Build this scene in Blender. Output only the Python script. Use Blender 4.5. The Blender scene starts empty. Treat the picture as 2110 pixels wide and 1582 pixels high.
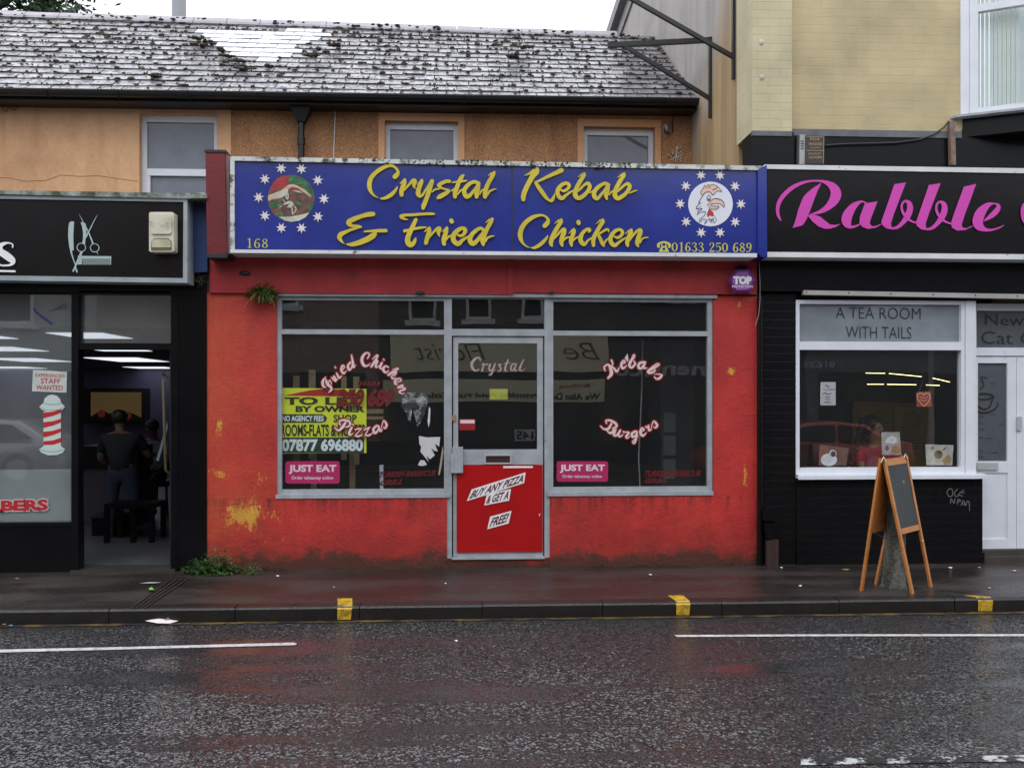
import bpy, bmesh, math, random
from mathutils import Vector, Matrix, noise as mnoise
random.seed(7)
R = math.radians
scn = bpy.context.scene
C = scn.collection
# ---------------------------------------------------------------- camera
F, CX, HY, CAMH, YAW = 1900.0, 1055.0, 820.0, 1.55, R(3.2)
cam_d = bpy.data.cameras.new('camera'); cam = bpy.data.objects.new('camera', cam_d); C.objects.link(cam)
cam_d.sensor_fit = 'HORIZONTAL'; cam_d.sensor_width = 36; cam_d.lens = 36*F/2110
cam_d.shift_y = (HY-791)/2110; cam_d.clip_start = 0.05; cam_d.clip_end = 500
cam.location = (0, 0, CAMH); cam.rotation_euler = (R(90), 0, -YAW)
scn.camera = cam
# ---------------------------------------------------------------- world, sun, exposure
w = bpy.data.worlds.new('World'); scn.world = w; w.use_nodes = True
nt = w.node_tree; nt.nodes.clear()
sky = nt.nodes.new('ShaderNodeTexSky'); sky.sky_type = 'NISHITA'; sky.sun_disc = False
sky.sun_elevation = R(52); sky.sun_rotation = R(200)
mx = nt.nodes.new('ShaderNodeMixRGB'); mx.inputs[0].default_value = 0.9; mx.inputs[2].default_value = (17.5, 18.3, 19.4, 1)
bg = nt.nodes.new('ShaderNodeBackground'); bg.inputs[1].default_value = 0.1
ow = nt.nodes.new('ShaderNodeOutputWorld')
# overcast sky: about three times brighter overhead than at the horizon
wtc = nt.nodes.new('ShaderNodeTexCoord'); wsp = nt.nodes.new('ShaderNodeSeparateXYZ'); wmr = nt.nodes.new('ShaderNodeMapRange')
wmr.inputs[1].default_value = 0; wmr.inputs[2].default_value = 1; wmr.inputs[3].default_value = .5; wmr.inputs[4].default_value = 1.55
wsc = nt.nodes.new('ShaderNodeVectorMath'); wsc.operation = 'SCALE'
nt.links.new(wtc.outputs['Generated'], wsp.inputs[0]); nt.links.new(wsp.outputs[2], wmr.inputs[0]); nt.links.new(wmr.outputs[0], wsc.inputs['Scale'])
nt.links.new(sky.outputs[0], mx.inputs[1]); nt.links.new(mx.outputs[0], wsc.inputs[0]); nt.links.new(wsc.outputs[0], bg.inputs[0]); nt.links.new(bg.outputs[0], ow.inputs[0])
sd = bpy.data.lights.new('sun', 'SUN'); sd.energy = 0.5; sd.angle = R(25); sd.color = (1, .97, .93)
so = bpy.data.objects.new('sun', sd); C.objects.link(so); so.rotation_euler = (R(38), 0, R(-20))
scn.view_settings.view_transform = 'Standard'; scn.view_settings.look = 'None'
scn.view_settings.exposure = 0.0; scn.view_settings.gamma = 1.0
scn.render.engine = 'CYCLES'
scn.cycles.max_bounces = 8; scn.cycles.transparent_max_bounces = 16

# ---------------------------------------------------------------- projection helpers (photo pixels -> points at a real depth)
cs, sn = math.cos(YAW), math.sin(YAW)
def ray(px, py):
    dx, dz = (px-CX)/F, -(py-HY)/F
    return Vector((dx*cs+sn, -dx*sn+cs, dz))
def P(px, py, Y):
    d = ray(px, py); t = Y/d.y
    return Vector((d.x*t, Y, CAMH+d.z*t))
def PZ(px, py, Z):
    d = ray(px, py); t = (Z-CAMH)/d.z
    return Vector((d.x*t, d.y*t, Z))
def PXp(px, py, X):
    d = ray(px, py); t = X/d.x
    return Vector((X, d.y*t, CAMH+d.z*t))
def X_(px, Y): return P(px, HY, Y).x
def Z_(px, py, Y): return P(px, py, Y).z
def lin(c): return tuple(((v/255)/12.92 if v/255 <= .04045 else ((v/255+.055)/1.055)**2.4) for v in c)

# ---------------------------------------------------------------- materials
MATS = {}
def _n(t, ty): return t.nodes.new(ty)
def mat(name, col, rough=.6, var=.25, vs=3.0, bump=0.0, bs=60.0, metal=0.0, spec=.5, col2=None, c2s=2.0, c2t=.55, c2w=.08,
        coat=0.0, sheenstretch=None, emit=None, es=1.0, dirt=0.0):
    if name in MATS: return MATS[name]
    m = bpy.data.materials.new(name); m.use_nodes = True; t = m.node_tree; b = t.nodes['Principled BSDF']
    b.inputs['Roughness'].default_value = rough; b.inputs['Metallic'].default_value = metal
    b.inputs['Specular IOR Level'].default_value = spec
    if coat: b.inputs['Coat Weight'].default_value = coat; b.inputs['Coat Roughness'].default_value = .08
    tc = _n(t, 'ShaderNodeTexCoord'); vec = tc.outputs['Object']
    if sheenstretch:
        mp = _n(t, 'ShaderNodeMapping'); mp.inputs['Scale'].default_value = sheenstretch
        t.links.new(vec, mp.inputs[0]); vec = mp.outputs[0]
    n1 = _n(t, 'ShaderNodeTexNoise'); n1.inputs['Scale'].default_value = vs; n1.inputs['Detail'].default_value = 8; n1.inputs['Roughness'].default_value = .65
    t.links.new(vec, n1.inputs['Vector'])
    mr = _n(t, 'ShaderNodeMapRange'); mr.inputs[1].default_value = .3; mr.inputs[2].default_value = .7
    mr.inputs[3].default_value = 1-var; mr.inputs[4].default_value = 1+var*.6
    t.links.new(n1.outputs[0], mr.inputs[0])
    base = _n(t, 'ShaderNodeRGB'); base.outputs[0].default_value = (*col, 1); cout = base.outputs[0]
    if col2 is not None:
        n2 = _n(t, 'ShaderNodeTexNoise'); n2.inputs['Scale'].default_value = c2s; n2.inputs['Detail'].default_value = 9; n2.inputs['Roughness'].default_value = .7
        mp2 = _n(t, 'ShaderNodeMapping'); mp2.inputs['Location'].default_value = (13.1, 4.2, 7.7)
        t.links.new(vec, mp2.inputs[0]); t.links.new(mp2.outputs[0], n2.inputs['Vector'])
        r2 = _n(t, 'ShaderNodeMapRange'); r2.inputs[1].default_value = c2t-c2w; r2.inputs[2].default_value = c2t+c2w
        t.links.new(n2.outputs[0], r2.inputs[0])
        m2 = _n(t, 'ShaderNodeMixRGB'); m2.inputs[2].default_value = (*col2, 1)
        t.links.new(r2.outputs[0], m2.inputs[0]); t.links.new(cout, m2.inputs[1]); cout = m2.outputs[0]
    mu = _n(t, 'ShaderNodeVectorMath'); mu.operation = 'SCALE'
    t.links.new(cout, mu.inputs[0]); t.links.new(mr.outputs[0], mu.inputs['Scale'])
    t.links.new(mu.outputs[0], b.inputs['Base Color'])
    if bump:
        n3 = _n(t, 'ShaderNodeTexNoise'); n3.inputs['Scale'].default_value = bs; n3.inputs['Detail'].default_value = 5
        t.links.new(tc.outputs['Object'], n3.inputs['Vector'])
        bp = _n(t, 'ShaderNodeBump'); bp.inputs['Strength'].default_value = bump; bp.inputs['Distance'].default_value = .02
        t.links.new(n3.outputs[0], bp.inputs['Height']); t.links.new(bp.outputs[0], b.inputs['Normal'])
    if emit:
        b.inputs['Emission Color'].default_value = (*emit, 1); b.inputs['Emission Strength'].default_value = es
    MATS[name] = m; return m

def glass(name, tint=(.75, .78, .78), ior=1.5, boost=1.0, rough=0.0, base=0.0, film=None, filmfac=0.0):
    m = bpy.data.materials.new(name); m.use_nodes = True; t = m.node_tree; t.nodes.clear()
    o = _n(t, 'ShaderNodeOutputMaterial'); tr = _n(t, 'ShaderNodeBsdfTransparent'); tr.inputs[0].default_value = (*tint, 1)
    g = _n(t, 'ShaderNodeBsdfGlossy'); g.inputs['Roughness'].default_value = rough
    # Schlick reflectance, the same from both sides of the pane
    ge = _n(t, 'ShaderNodeNewGeometry'); dt = _n(t, 'ShaderNodeVectorMath'); dt.operation = 'DOT_PRODUCT'
    t.links.new(ge.outputs['Normal'], dt.inputs[0]); t.links.new(ge.outputs['Incoming'], dt.inputs[1])
    ab = _n(t, 'ShaderNodeMath'); ab.operation = 'ABSOLUTE'; t.links.new(dt.outputs['Value'], ab.inputs[0])
    su = _n(t, 'ShaderNodeMath'); su.operation = 'SUBTRACT'; su.inputs[0].default_value = 1; t.links.new(ab.outputs[0], su.inputs[1])
    pw = _n(t, 'ShaderNodeMath'); pw.operation = 'POWER'; pw.inputs[1].default_value = 5; t.links.new(su.outputs[0], pw.inputs[0])
    fr = _n(t, 'ShaderNodeMath'); fr.operation = 'MULTIPLY_ADD'; fr.inputs[1].default_value = .96; fr.inputs[2].default_value = .04; t.links.new(pw.outputs[0], fr.inputs[0])
    ma = _n(t, 'ShaderNodeMath'); ma.operation = 'MULTIPLY_ADD'; ma.inputs[1].default_value = boost; ma.inputs[2].default_value = base; ma.use_clamp = True
    tc = _n(t, 'ShaderNodeTexCoord'); nz = _n(t, 'ShaderNodeTexNoise'); nz.inputs['Scale'].default_value = 1.3
    bp = _n(t, 'ShaderNodeBump'); bp.inputs['Strength'].default_value = .05; bp.inputs['Distance'].default_value = .02
    t.links.new(tc.outputs['Object'], nz.inputs['Vector']); t.links.new(nz.outputs[0], bp.inputs['Height']); t.links.new(bp.outputs[0], g.inputs['Normal'])
    mixs = _n(t, 'ShaderNodeMixShader')
    t.links.new(fr.outputs[0], ma.inputs[0]); t.links.new(ma.outputs[0], mixs.inputs[0])
    src = tr.outputs[0]
    if film:
        df = _n(t, 'ShaderNodeBsdfDiffuse'); df.inputs[0].default_value = (*film, 1)
        m3 = _n(t, 'ShaderNodeMixShader')
        # mottled diffuse film: painted haze on clear panes, frosting on the vinyl ones
        n2 = _n(t, 'ShaderNodeTexNoise'); n2.inputs['Scale'].default_value = 5; n2.inputs['Detail'].default_value = 8
        r2 = _n(t, 'ShaderNodeMapRange'); r2.inputs[1].default_value = .3; r2.inputs[2].default_value = .75
        r2.inputs[3].default_value = filmfac*.85; r2.inputs[4].default_value = filmfac*1.15
        t.links.new(tc.outputs['Object'], n2.inputs['Vector']); t.links.new(n2.outputs[0], r2.inputs[0]); t.links.new(r2.outputs[0], m3.inputs[0])
        t.links.new(tr.outputs[0], m3.inputs[1]); t.links.new(df.outputs[0], m3.inputs[2]); src = m3.outputs[0]
    t.links.new(src, mixs.inputs[1]); t.links.new(g.outputs[0], mixs.inputs[2]); t.links.new(mixs.outputs[0], o.inputs[0])
    MATS[name] = m; return m

# ---------------------------------------------------------------- object helpers
class MB:
    def __init__(s): s.v = []; s.f = []; s.mi = []; s.sm = []
    def add(s, vs, fs, mi=0, sm=False):
        o = len(s.v); s.v += [Vector(v) for v in vs]
        for f in fs: s.f.append([i+o for i in f]); s.mi.append(mi); s.sm.append(sm)
    def hexa(s, fr, dep, mi=0):           # front quad (4 pts) pushed back along +Y by dep
        bk = [Vector(p)+Vector((0, dep, 0)) for p in fr]
        s.add(list(fr)+bk, [(0, 1, 2, 3), (7, 6, 5, 4), (0, 4, 5, 1), (1, 5, 6, 2), (2, 6, 7, 3), (3, 7, 4, 0)], mi)
    def wbox(s, a, b, mi=0):
        x0, y0, z0 = a; x1, y1, z1 = b
        s.hexa([(x0, y0, z0), (x1, y0, z0), (x1, y0, z1), (x0, y0, z1)], y1-y0, mi)
    def box(s, x0, x1, y0, y1, Y, d, mi=0):   # photo px box at depth Y, axis aligned in the world
        xm, ym = (x0+x1)/2, (y0+y1)/2
        xm = min(max(xm, 0), 2110)
        s.wbox((X_(x0, Y), Y, Z_(xm, y1, Y)), (X_(x1, Y), Y+d, Z_(xm, y0, Y)), mi)
    def quadpx(s, pts, Y, d, mi=0): s.poly(pts, Y, d, mi)
    def poly(s, pts, Y, d=0.0, mi=0):
        vs = [P(x, y, Y) for x, y in pts]; n = len(vs)
        if d <= 0: s.add(vs, [tuple(range(n))], mi); return
        bk = [v+Vector((0, d, 0)) for v in vs]
        s.add(vs+bk, [tuple(range(n)), tuple(range(2*n-1, n-1, -1))]+[(i, (i+n), (i+1) % n+n, (i+1) % n) for i in range(n)], mi)
    def tube(s, pts, r, seg=8, mi=0, cap=True):
        pts = [Vector(p) for p in pts]; n = len(pts); rs = r if isinstance(r, (list, tuple)) else [r]*n
        rings = []; up = Vector((0, 0, 1))
        for i in range(n):
            d = (pts[min(i+1, n-1)]-pts[max(i-1, 0)]).normalized()
            a = d.cross(up) if abs(d.dot(up)) < .95 else d.cross(Vector((1, 0, 0)))
            a.normalize(); b = d.cross(a).normalized()
            rings.append([pts[i]+(a*math.cos(2*math.pi*k/seg)+b*math.sin(2*math.pi*k/seg))*rs[i] for k in range(seg)])
        vs = [v for rg in rings for v in rg]; fs = []
        for i in range(n-1):
            for k in range(seg):
                fs.append((i*seg+k, i*seg+(k+1) % seg, (i+1)*seg+(k+1) % seg, (i+1)*seg+k))
        s.add(vs, fs, mi, True)
        if cap: s.add(rings[0], [tuple(range(seg))], mi); s.add(rings[-1], [tuple(range(seg))], mi)
    def ball(s, c, r, seg=10, rings=7, mi=0, sc=(1, 1, 1), jit=0):
        vs = []; fs = []
        for i in range(rings+1):
            th = math.pi*i/rings
            for k in range(seg):
                ph = 2*math.pi*k/seg
                rr = r*(1+(random.uniform(-jit, jit) if jit else 0))
                vs.append((c[0]+rr*sc[0]*math.sin(th)*math.cos(ph), c[1]+rr*sc[1]*math.sin(th)*math.sin(ph), c[2]+rr*sc[2]*math.cos(th)))
        for i in range(rings):
            for k in range(seg):
                fs.append((i*seg+k, (i+1)*seg+k, (i+1)*seg+(k+1) % seg, i*seg+(k+1) % seg))
        s.add(vs, fs, mi, True)
    def ribbon(s, pts, fn, th=0.0, mi=0, grow=0.0, sub=5, eps=0.00004, caps=True):
        # pts (x,y,w) in a 2D plane, fn(x,y,off)->3D with off towards the viewer
        q = []
        n = len(pts)
        if n == 2: pts = [pts[0], tuple((a+b)/2 for a, b in zip(*pts)), pts[1]]; n = 3
        for i in range(n-1):
            p0, p1, p2, p3 = pts[max(i-1, 0)], pts[i], pts[i+1], pts[min(i+2, n-1)]
            for k in range(sub):
                t = k/sub
                q.append(tuple(.5*((2*b)+(-a+c)*t+(2*a-5*b+4*c-d)*t*t+(-a+3*b-3*c+d)*t**3) for a, b, c, d in zip(p0, p1, p2, p3)))
        q.append(tuple(pts[-1]))
        L = []; Rr = []
        m = len(q)
        for i in range(m):
            a, b = q[max(i-1, 0)], q[min(i+1, m-1)]
            dx, dy = b[0]-a[0], b[1]-a[1]; l = math.hypot(dx, dy) or 1
            nx, ny = -dy/l, dx/l; h = max(q[i][2], .2)/2+grow
            L.append((q[i][0]+nx*h, q[i][1]+ny*h)); Rr.append((q[i][0]-nx*h, q[i][1]-ny*h))
        def cap(i, sgn):
            a, b = q[max(i-1, 0)], q[min(i+1, m-1)]
            ang = math.atan2(b[1]-a[1], b[0]-a[0]); h = max(q[i][2], .2)/2+grow; out = []
            for k in range(1, 5):
                th_ = ang+sgn*(math.pi/2+ -0)-sgn*math.pi*0
                out.append(k)
            return ang, h
        vs = []; fs = []
        for i in range(m):
            e = eps*i
            vs += [fn(*L[i], th+e), fn(*Rr[i], th+e)]
        for i in range(m-1): fs.append((2*i, 2*i+1, 2*i+3, 2*i+2))
        s.add(vs, fs, mi)
        if th > 0.001:
            vs2 = []; 
            for i in range(m): vs2 += [fn(*L[i], th+eps*i), fn(*L[i], 0), fn(*Rr[i], th+eps*i), fn(*Rr[i], 0)]
            fs2 = []
            for i in range(m-1): fs2 += [(4*i, 4*i+1, 4*i+5, 4*i+4), (4*i+2, 4*i+3, 4*i+7, 4*i+6)]
            s.add(vs2, fs2, mi)
        if caps:
            for i, sg in ((0, -1), (m-1, 1)):
                ang, h = cap(i, sg); c = q[i]; arc = []
                for k in range(0, 7):
                    a = ang+sg*0+(-math.pi/2+math.pi*k/6 if sg > 0 else math.pi/2+math.pi*k/6)
                    arc.append((c[0]+math.cos(a)*h, c[1]+math.sin(a)*h))
                s.add([fn(x, y, th+eps*i) for x, y in arc], [tuple(range(7))], mi)
                if th > .001:
                    vv = []
                    for x, y in arc: vv += [fn(x, y, th+eps*i), fn(x, y, 0)]
                    s.add(vv, [(2*k, 2*k+1, 2*k+3, 2*k+2) for k in range(6)], mi)
    def build(s, name, m, parent=None, **kw):
        me = bpy.data.meshes.new(name); me.from_pydata([tuple(v) for v in s.v], [], s.f)
        ms = m if isinstance(m, (list, tuple)) else [m]
        for x in ms: me.materials.append(x)
        for i, p in enumerate(me.polygons): p.material_index = s.mi[i]; p.use_smooth = s.sm[i]
        me.update()
        return link(name, me, parent, **kw)
def root_of(o):
    while o.parent: o = o.parent
    return o
def link(name, me, parent=None, label=None, cat=None, group=None, kind=None):
    o = bpy.data.objects.new(name, me); C.objects.link(o)
    if parent:
        o.parent = parent
        if parent.type == 'EMPTY': o.location = -parent.location
    tag(o, label, cat, group, kind); return o
def tag(o, label=None, cat=None, group=None, kind=None):
    if label: o['label'] = label
    if cat: o['category'] = cat
    if group: o['group'] = group
    if kind: o['kind'] = kind
def thing(name, loc, label, cat, group=None):
    o = bpy.data.objects.new(name, None); C.objects.link(o); o.location = loc; o.empty_display_size = .1
    tag(o, label, cat, group); return o
def fin(mb, name, m, parent=None, fix=True, **kw):
    o = mb.build(name, m, parent, **kw)
    if fix:
        bm = bmesh.new(); bm.from_mesh(o.data); bmesh.ops.recalc_face_normals(bm, faces=bm.faces); bm.to_mesh(o.data); bm.free()
    return o
_tc = {}
def text2d(s, bold=0.0, shear=0.0):
    k = (s, bold, shear)
    if k in _tc: return _tc[k]
    cu = bpy.data.curves.new('tmp', 'FONT'); cu.body = s; cu.offset = bold; cu.shear = shear; cu.resolution_u = 3
    ob = bpy.data.objects.new('tmp', cu); C.objects.link(ob)
    dg = bpy.context.evaluated_depsgraph_get(); dg.update()
    me = bpy.data.meshes.new_from_object(ob.evaluated_get(dg))
    vs = [(v.co.x, v.co.y) for v in me.vertices]; fs = [tuple(p.vertices) for p in me.polygons]
    bpy.data.objects.remove(ob); bpy.data.curves.remove(cu); bpy.data.meshes.remove(me)
    x0 = min(v[0] for v in vs); x1 = max(v[0] for v in vs); y0 = min(v[1] for v in vs); y1 = max(v[1] for v in vs)
    vs = [((x-x0)/(x1-x0), (y-y0)/(y1-y0)) for x, y in vs]
    _tc[k] = (vs, fs); return vs, fs
def text(mb, s, q, Y, bold=0.0, shear=0.0, mi=0, th=0.0, fn=None):
    # q: px rect (x0,y0,x1,y1) or corners TL,TR,BR,BL
    if len(q) == 4 and not isinstance(q[0], (tuple, list)):
        x0, y0, x1, y1 = q; sl = -(HY-(y0+y1)/2)*0.0000 ; q = [(x0, y0), (x1, y0), (x1, y1), (x0, y1)]
    vs, fs = text2d(s, bold, shear)
    out = []
    for u, v in vs:
        x = (q[3][0]*(1-u)+q[2][0]*u)*(1-v)+(q[0][0]*(1-u)+q[1][0]*u)*v
        y = (q[3][1]*(1-u)+q[2][1]*u)*(1-v)+(q[0][1]*(1-u)+q[1][1]*u)*v
        out.append(fn(x, y) if fn else P(x, y, Y))
    mb.add(out, fs, mi)
def strokes(mb, lst, ox, oy, s, Y, th=0.0, mi=0, grow=0.0, e0=0.0):
    k = 0
    for st in lst:
        e = e0+k*.0003; k += 1
        fn = lambda x, y, off, e=e: P(x, y, Y) - Vector((0, off+e, 0))
        mb.ribbon([(ox+x/s, oy+y/s, w_/s) for x, y, w_ in st], fn, th, mi, grow/s)

# depths
YF = 8.44; YS = 8.16; YU = 10.9; YE = 10.62; YRG = 13.1; YK = 6.93; ZR = -0.106

# ================================================================ MATERIALS
def road_mat():
    # wet chipped stone: every chip is a small facet with its own tilt and wetness
    m = bpy.data.materials.new('wet_asphalt'); m.use_nodes = True; t = m.node_tree; b = t.nodes['Principled BSDF']
    tc = _n(t, 'ShaderNodeTexCoord')
    def mapn(sc, scale, det, rough=.5):
        mp = _n(t, 'ShaderNodeMapping'); mp.inputs['Scale'].default_value = sc; n = _n(t, 'ShaderNodeTexNoise'); n.inputs['Scale'].default_value = scale; n.inputs['Detail'].default_value = det; n.inputs['Roughness'].default_value = rough
        t.links.new(tc.outputs['Object'], mp.inputs[0]); t.links.new(mp.outputs[0], n.inputs['Vector']); return n.outputs[0]
    def rng(i, a, c, lo, hi):
        r = _n(t, 'ShaderNodeMapRange'); r.inputs[1].default_value = a; r.inputs[2].default_value = c; r.inputs[3].default_value = lo; r.inputs[4].default_value = hi
        t.links.new(i, r.inputs[0]); return r.outputs[0]
    def vm(op, a, c):
        n = _n(t, 'ShaderNodeVectorMath'); n.operation = op
        for k, x in enumerate((a, c)):
            if x is None: continue
            if isinstance(x, tuple): n.inputs[k].default_value = x
            else: t.links.new(x, n.inputs[k])
        return n
    vo = _n(t, 'ShaderNodeTexVoronoi'); vo.inputs['Scale'].default_value = 78; t.links.new(tc.outputs['Object'], vo.inputs['Vector'])
    vo2 = _n(t, 'ShaderNodeTexVoronoi'); vo2.inputs['Scale'].default_value = 145; t.links.new(tc.outputs['Object'], vo2.inputs['Vector'])
    streak = mapn((.28, 2.1, 1), 1.5, 6, .6); patch = mapn((.8, 1, 1), .55, 5, .6); fine = mapn((1, 1, 1), 30, 3)
    wet = _n(t, 'ShaderNodeMath'); wet.operation = 'MULTIPLY'; t.links.new(rng(streak, .38, .53, .16, 1), wet.inputs[0]); t.links.new(rng(patch, .34, .62, .45, 1.2), wet.inputs[1])
    c1 = vm('SUBTRACT', vo.outputs['Color'], (.5, .5, .5)); c2 = vm('SUBTRACT', vo2.outputs['Color'], (.5, .5, .5))
    s2 = vm('SCALE', c2.outputs[0], None); s2.inputs['Scale'].default_value = .6
    sm = vm('ADD', c1.outputs[0], s2.outputs[0]); sk = vm('MULTIPLY', sm.outputs[0], (.85, .85, 0))
    sw_ = vm('SCALE', sk.outputs[0], None); t.links.new(wet.outputs[0], sw_.inputs['Scale'])
    nn = vm('NORMALIZE', vm('ADD', sw_.outputs[0], (0, 0, 1)).outputs[0], None)
    bp = _n(t, 'ShaderNodeBump'); bp.inputs['Distance'].default_value = .010; t.links.new(wet.outputs[0], bp.inputs['Strength']); t.links.new(fine, bp.inputs['Height']); t.links.new(nn.outputs[0], bp.inputs['Normal'])
    t.links.new(bp.outputs[0], b.inputs['Normal'])
    sp = _n(t, 'ShaderNodeSeparateXYZ'); t.links.new(vo2.outputs['Color'], sp.inputs[0])
    cr = _n(t, 'ShaderNodeValToRGB'); cr.color_ramp.elements[0].position = .0; cr.color_ramp.elements[0].color = (.007, .006, .006, 1); cr.color_ramp.elements[1].position = 1; cr.color_ramp.elements[1].color = (.055, .052, .054, 1)
    t.links.new(sp.outputs[2], cr.inputs[0]); t.links.new(cr.outputs[0], b.inputs['Base Color'])
    t.links.new(rng(sp.outputs[0], 0, 1, .05, .2), b.inputs['Roughness'])
    b.inputs['IOR'].default_value = 1.75; b.inputs['Specular IOR Level'].default_value = .6
    return m
M_road = road_mat()
def pave_mat():
    m = bpy.data.materials.new('wet_pavement'); m.use_nodes = True; t = m.node_tree; b = t.nodes['Principled BSDF']
    tc = _n(t, 'ShaderNodeTexCoord')
    n1 = _n(t, 'ShaderNodeTexNoise'); n1.inputs['Scale'].default_value = 90; n1.inputs['Detail'].default_value = 3
    mp = _n(t, 'ShaderNodeMapping'); mp.inputs['Scale'].default_value = (.7, 1.6, 1)
    n3 = _n(t, 'ShaderNodeTexNoise'); n3.inputs['Scale'].default_value = 1.5; n3.inputs['Detail'].default_value = 8
    t.links.new(tc.outputs['Object'], n1.inputs['Vector']); t.links.new(tc.outputs['Object'], mp.inputs[0]); t.links.new(mp.outputs[0], n3.inputs['Vector'])
    cr = _n(t, 'ShaderNodeValToRGB'); cr.color_ramp.elements[0].position = .3; cr.color_ramp.elements[0].color = (.013, .010, .009, 1)
    cr.color_ramp.elements[1].position = .7; cr.color_ramp.elements[1].color = (.048, .039, .035, 1)
    mixn = _n(t, 'ShaderNodeMath'); mixn.operation = 'MULTIPLY_ADD'; mixn.inputs[1].default_value = .45; 
    t.links.new(n1.outputs[0], mixn.inputs[0]); sc = _n(t, 'ShaderNodeMath'); sc.operation = 'MULTIPLY'; sc.inputs[1].default_value = .55
    t.links.new(n3.outputs[0], sc.inputs[0]); t.links.new(sc.outputs[0], mixn.inputs[2]); t.links.new(mixn.outputs[0], cr.inputs[0]); t.links.new(cr.outputs[0], b.inputs['Base Color'])
    rr = _n(t, 'ShaderNodeMapRange'); rr.inputs[1].default_value = .4; rr.inputs[2].default_value = .62; rr.inputs[3].default_value = .16; rr.inputs[4].default_value = .5
    t.links.new(n3.outputs[0], rr.inputs[0]); t.links.new(rr.outputs[0], b.inputs['Roughness'])
    bp = _n(t, 'ShaderNodeBump'); bp.inputs['Distance'].default_value = .008; bp.inputs['Strength'].default_value = .5
    t.links.new(n1.outputs[0], bp.inputs['Height']); t.links.new(bp.outputs[0], b.inputs['Normal'])
    return m
M_pave = pave_mat()
M_kerb = mat('kerb_stone', (.016, .013, .012), .3, .4, 6, .3, 80)
zsl = P(1000, 1026, 8.44).z
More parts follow.
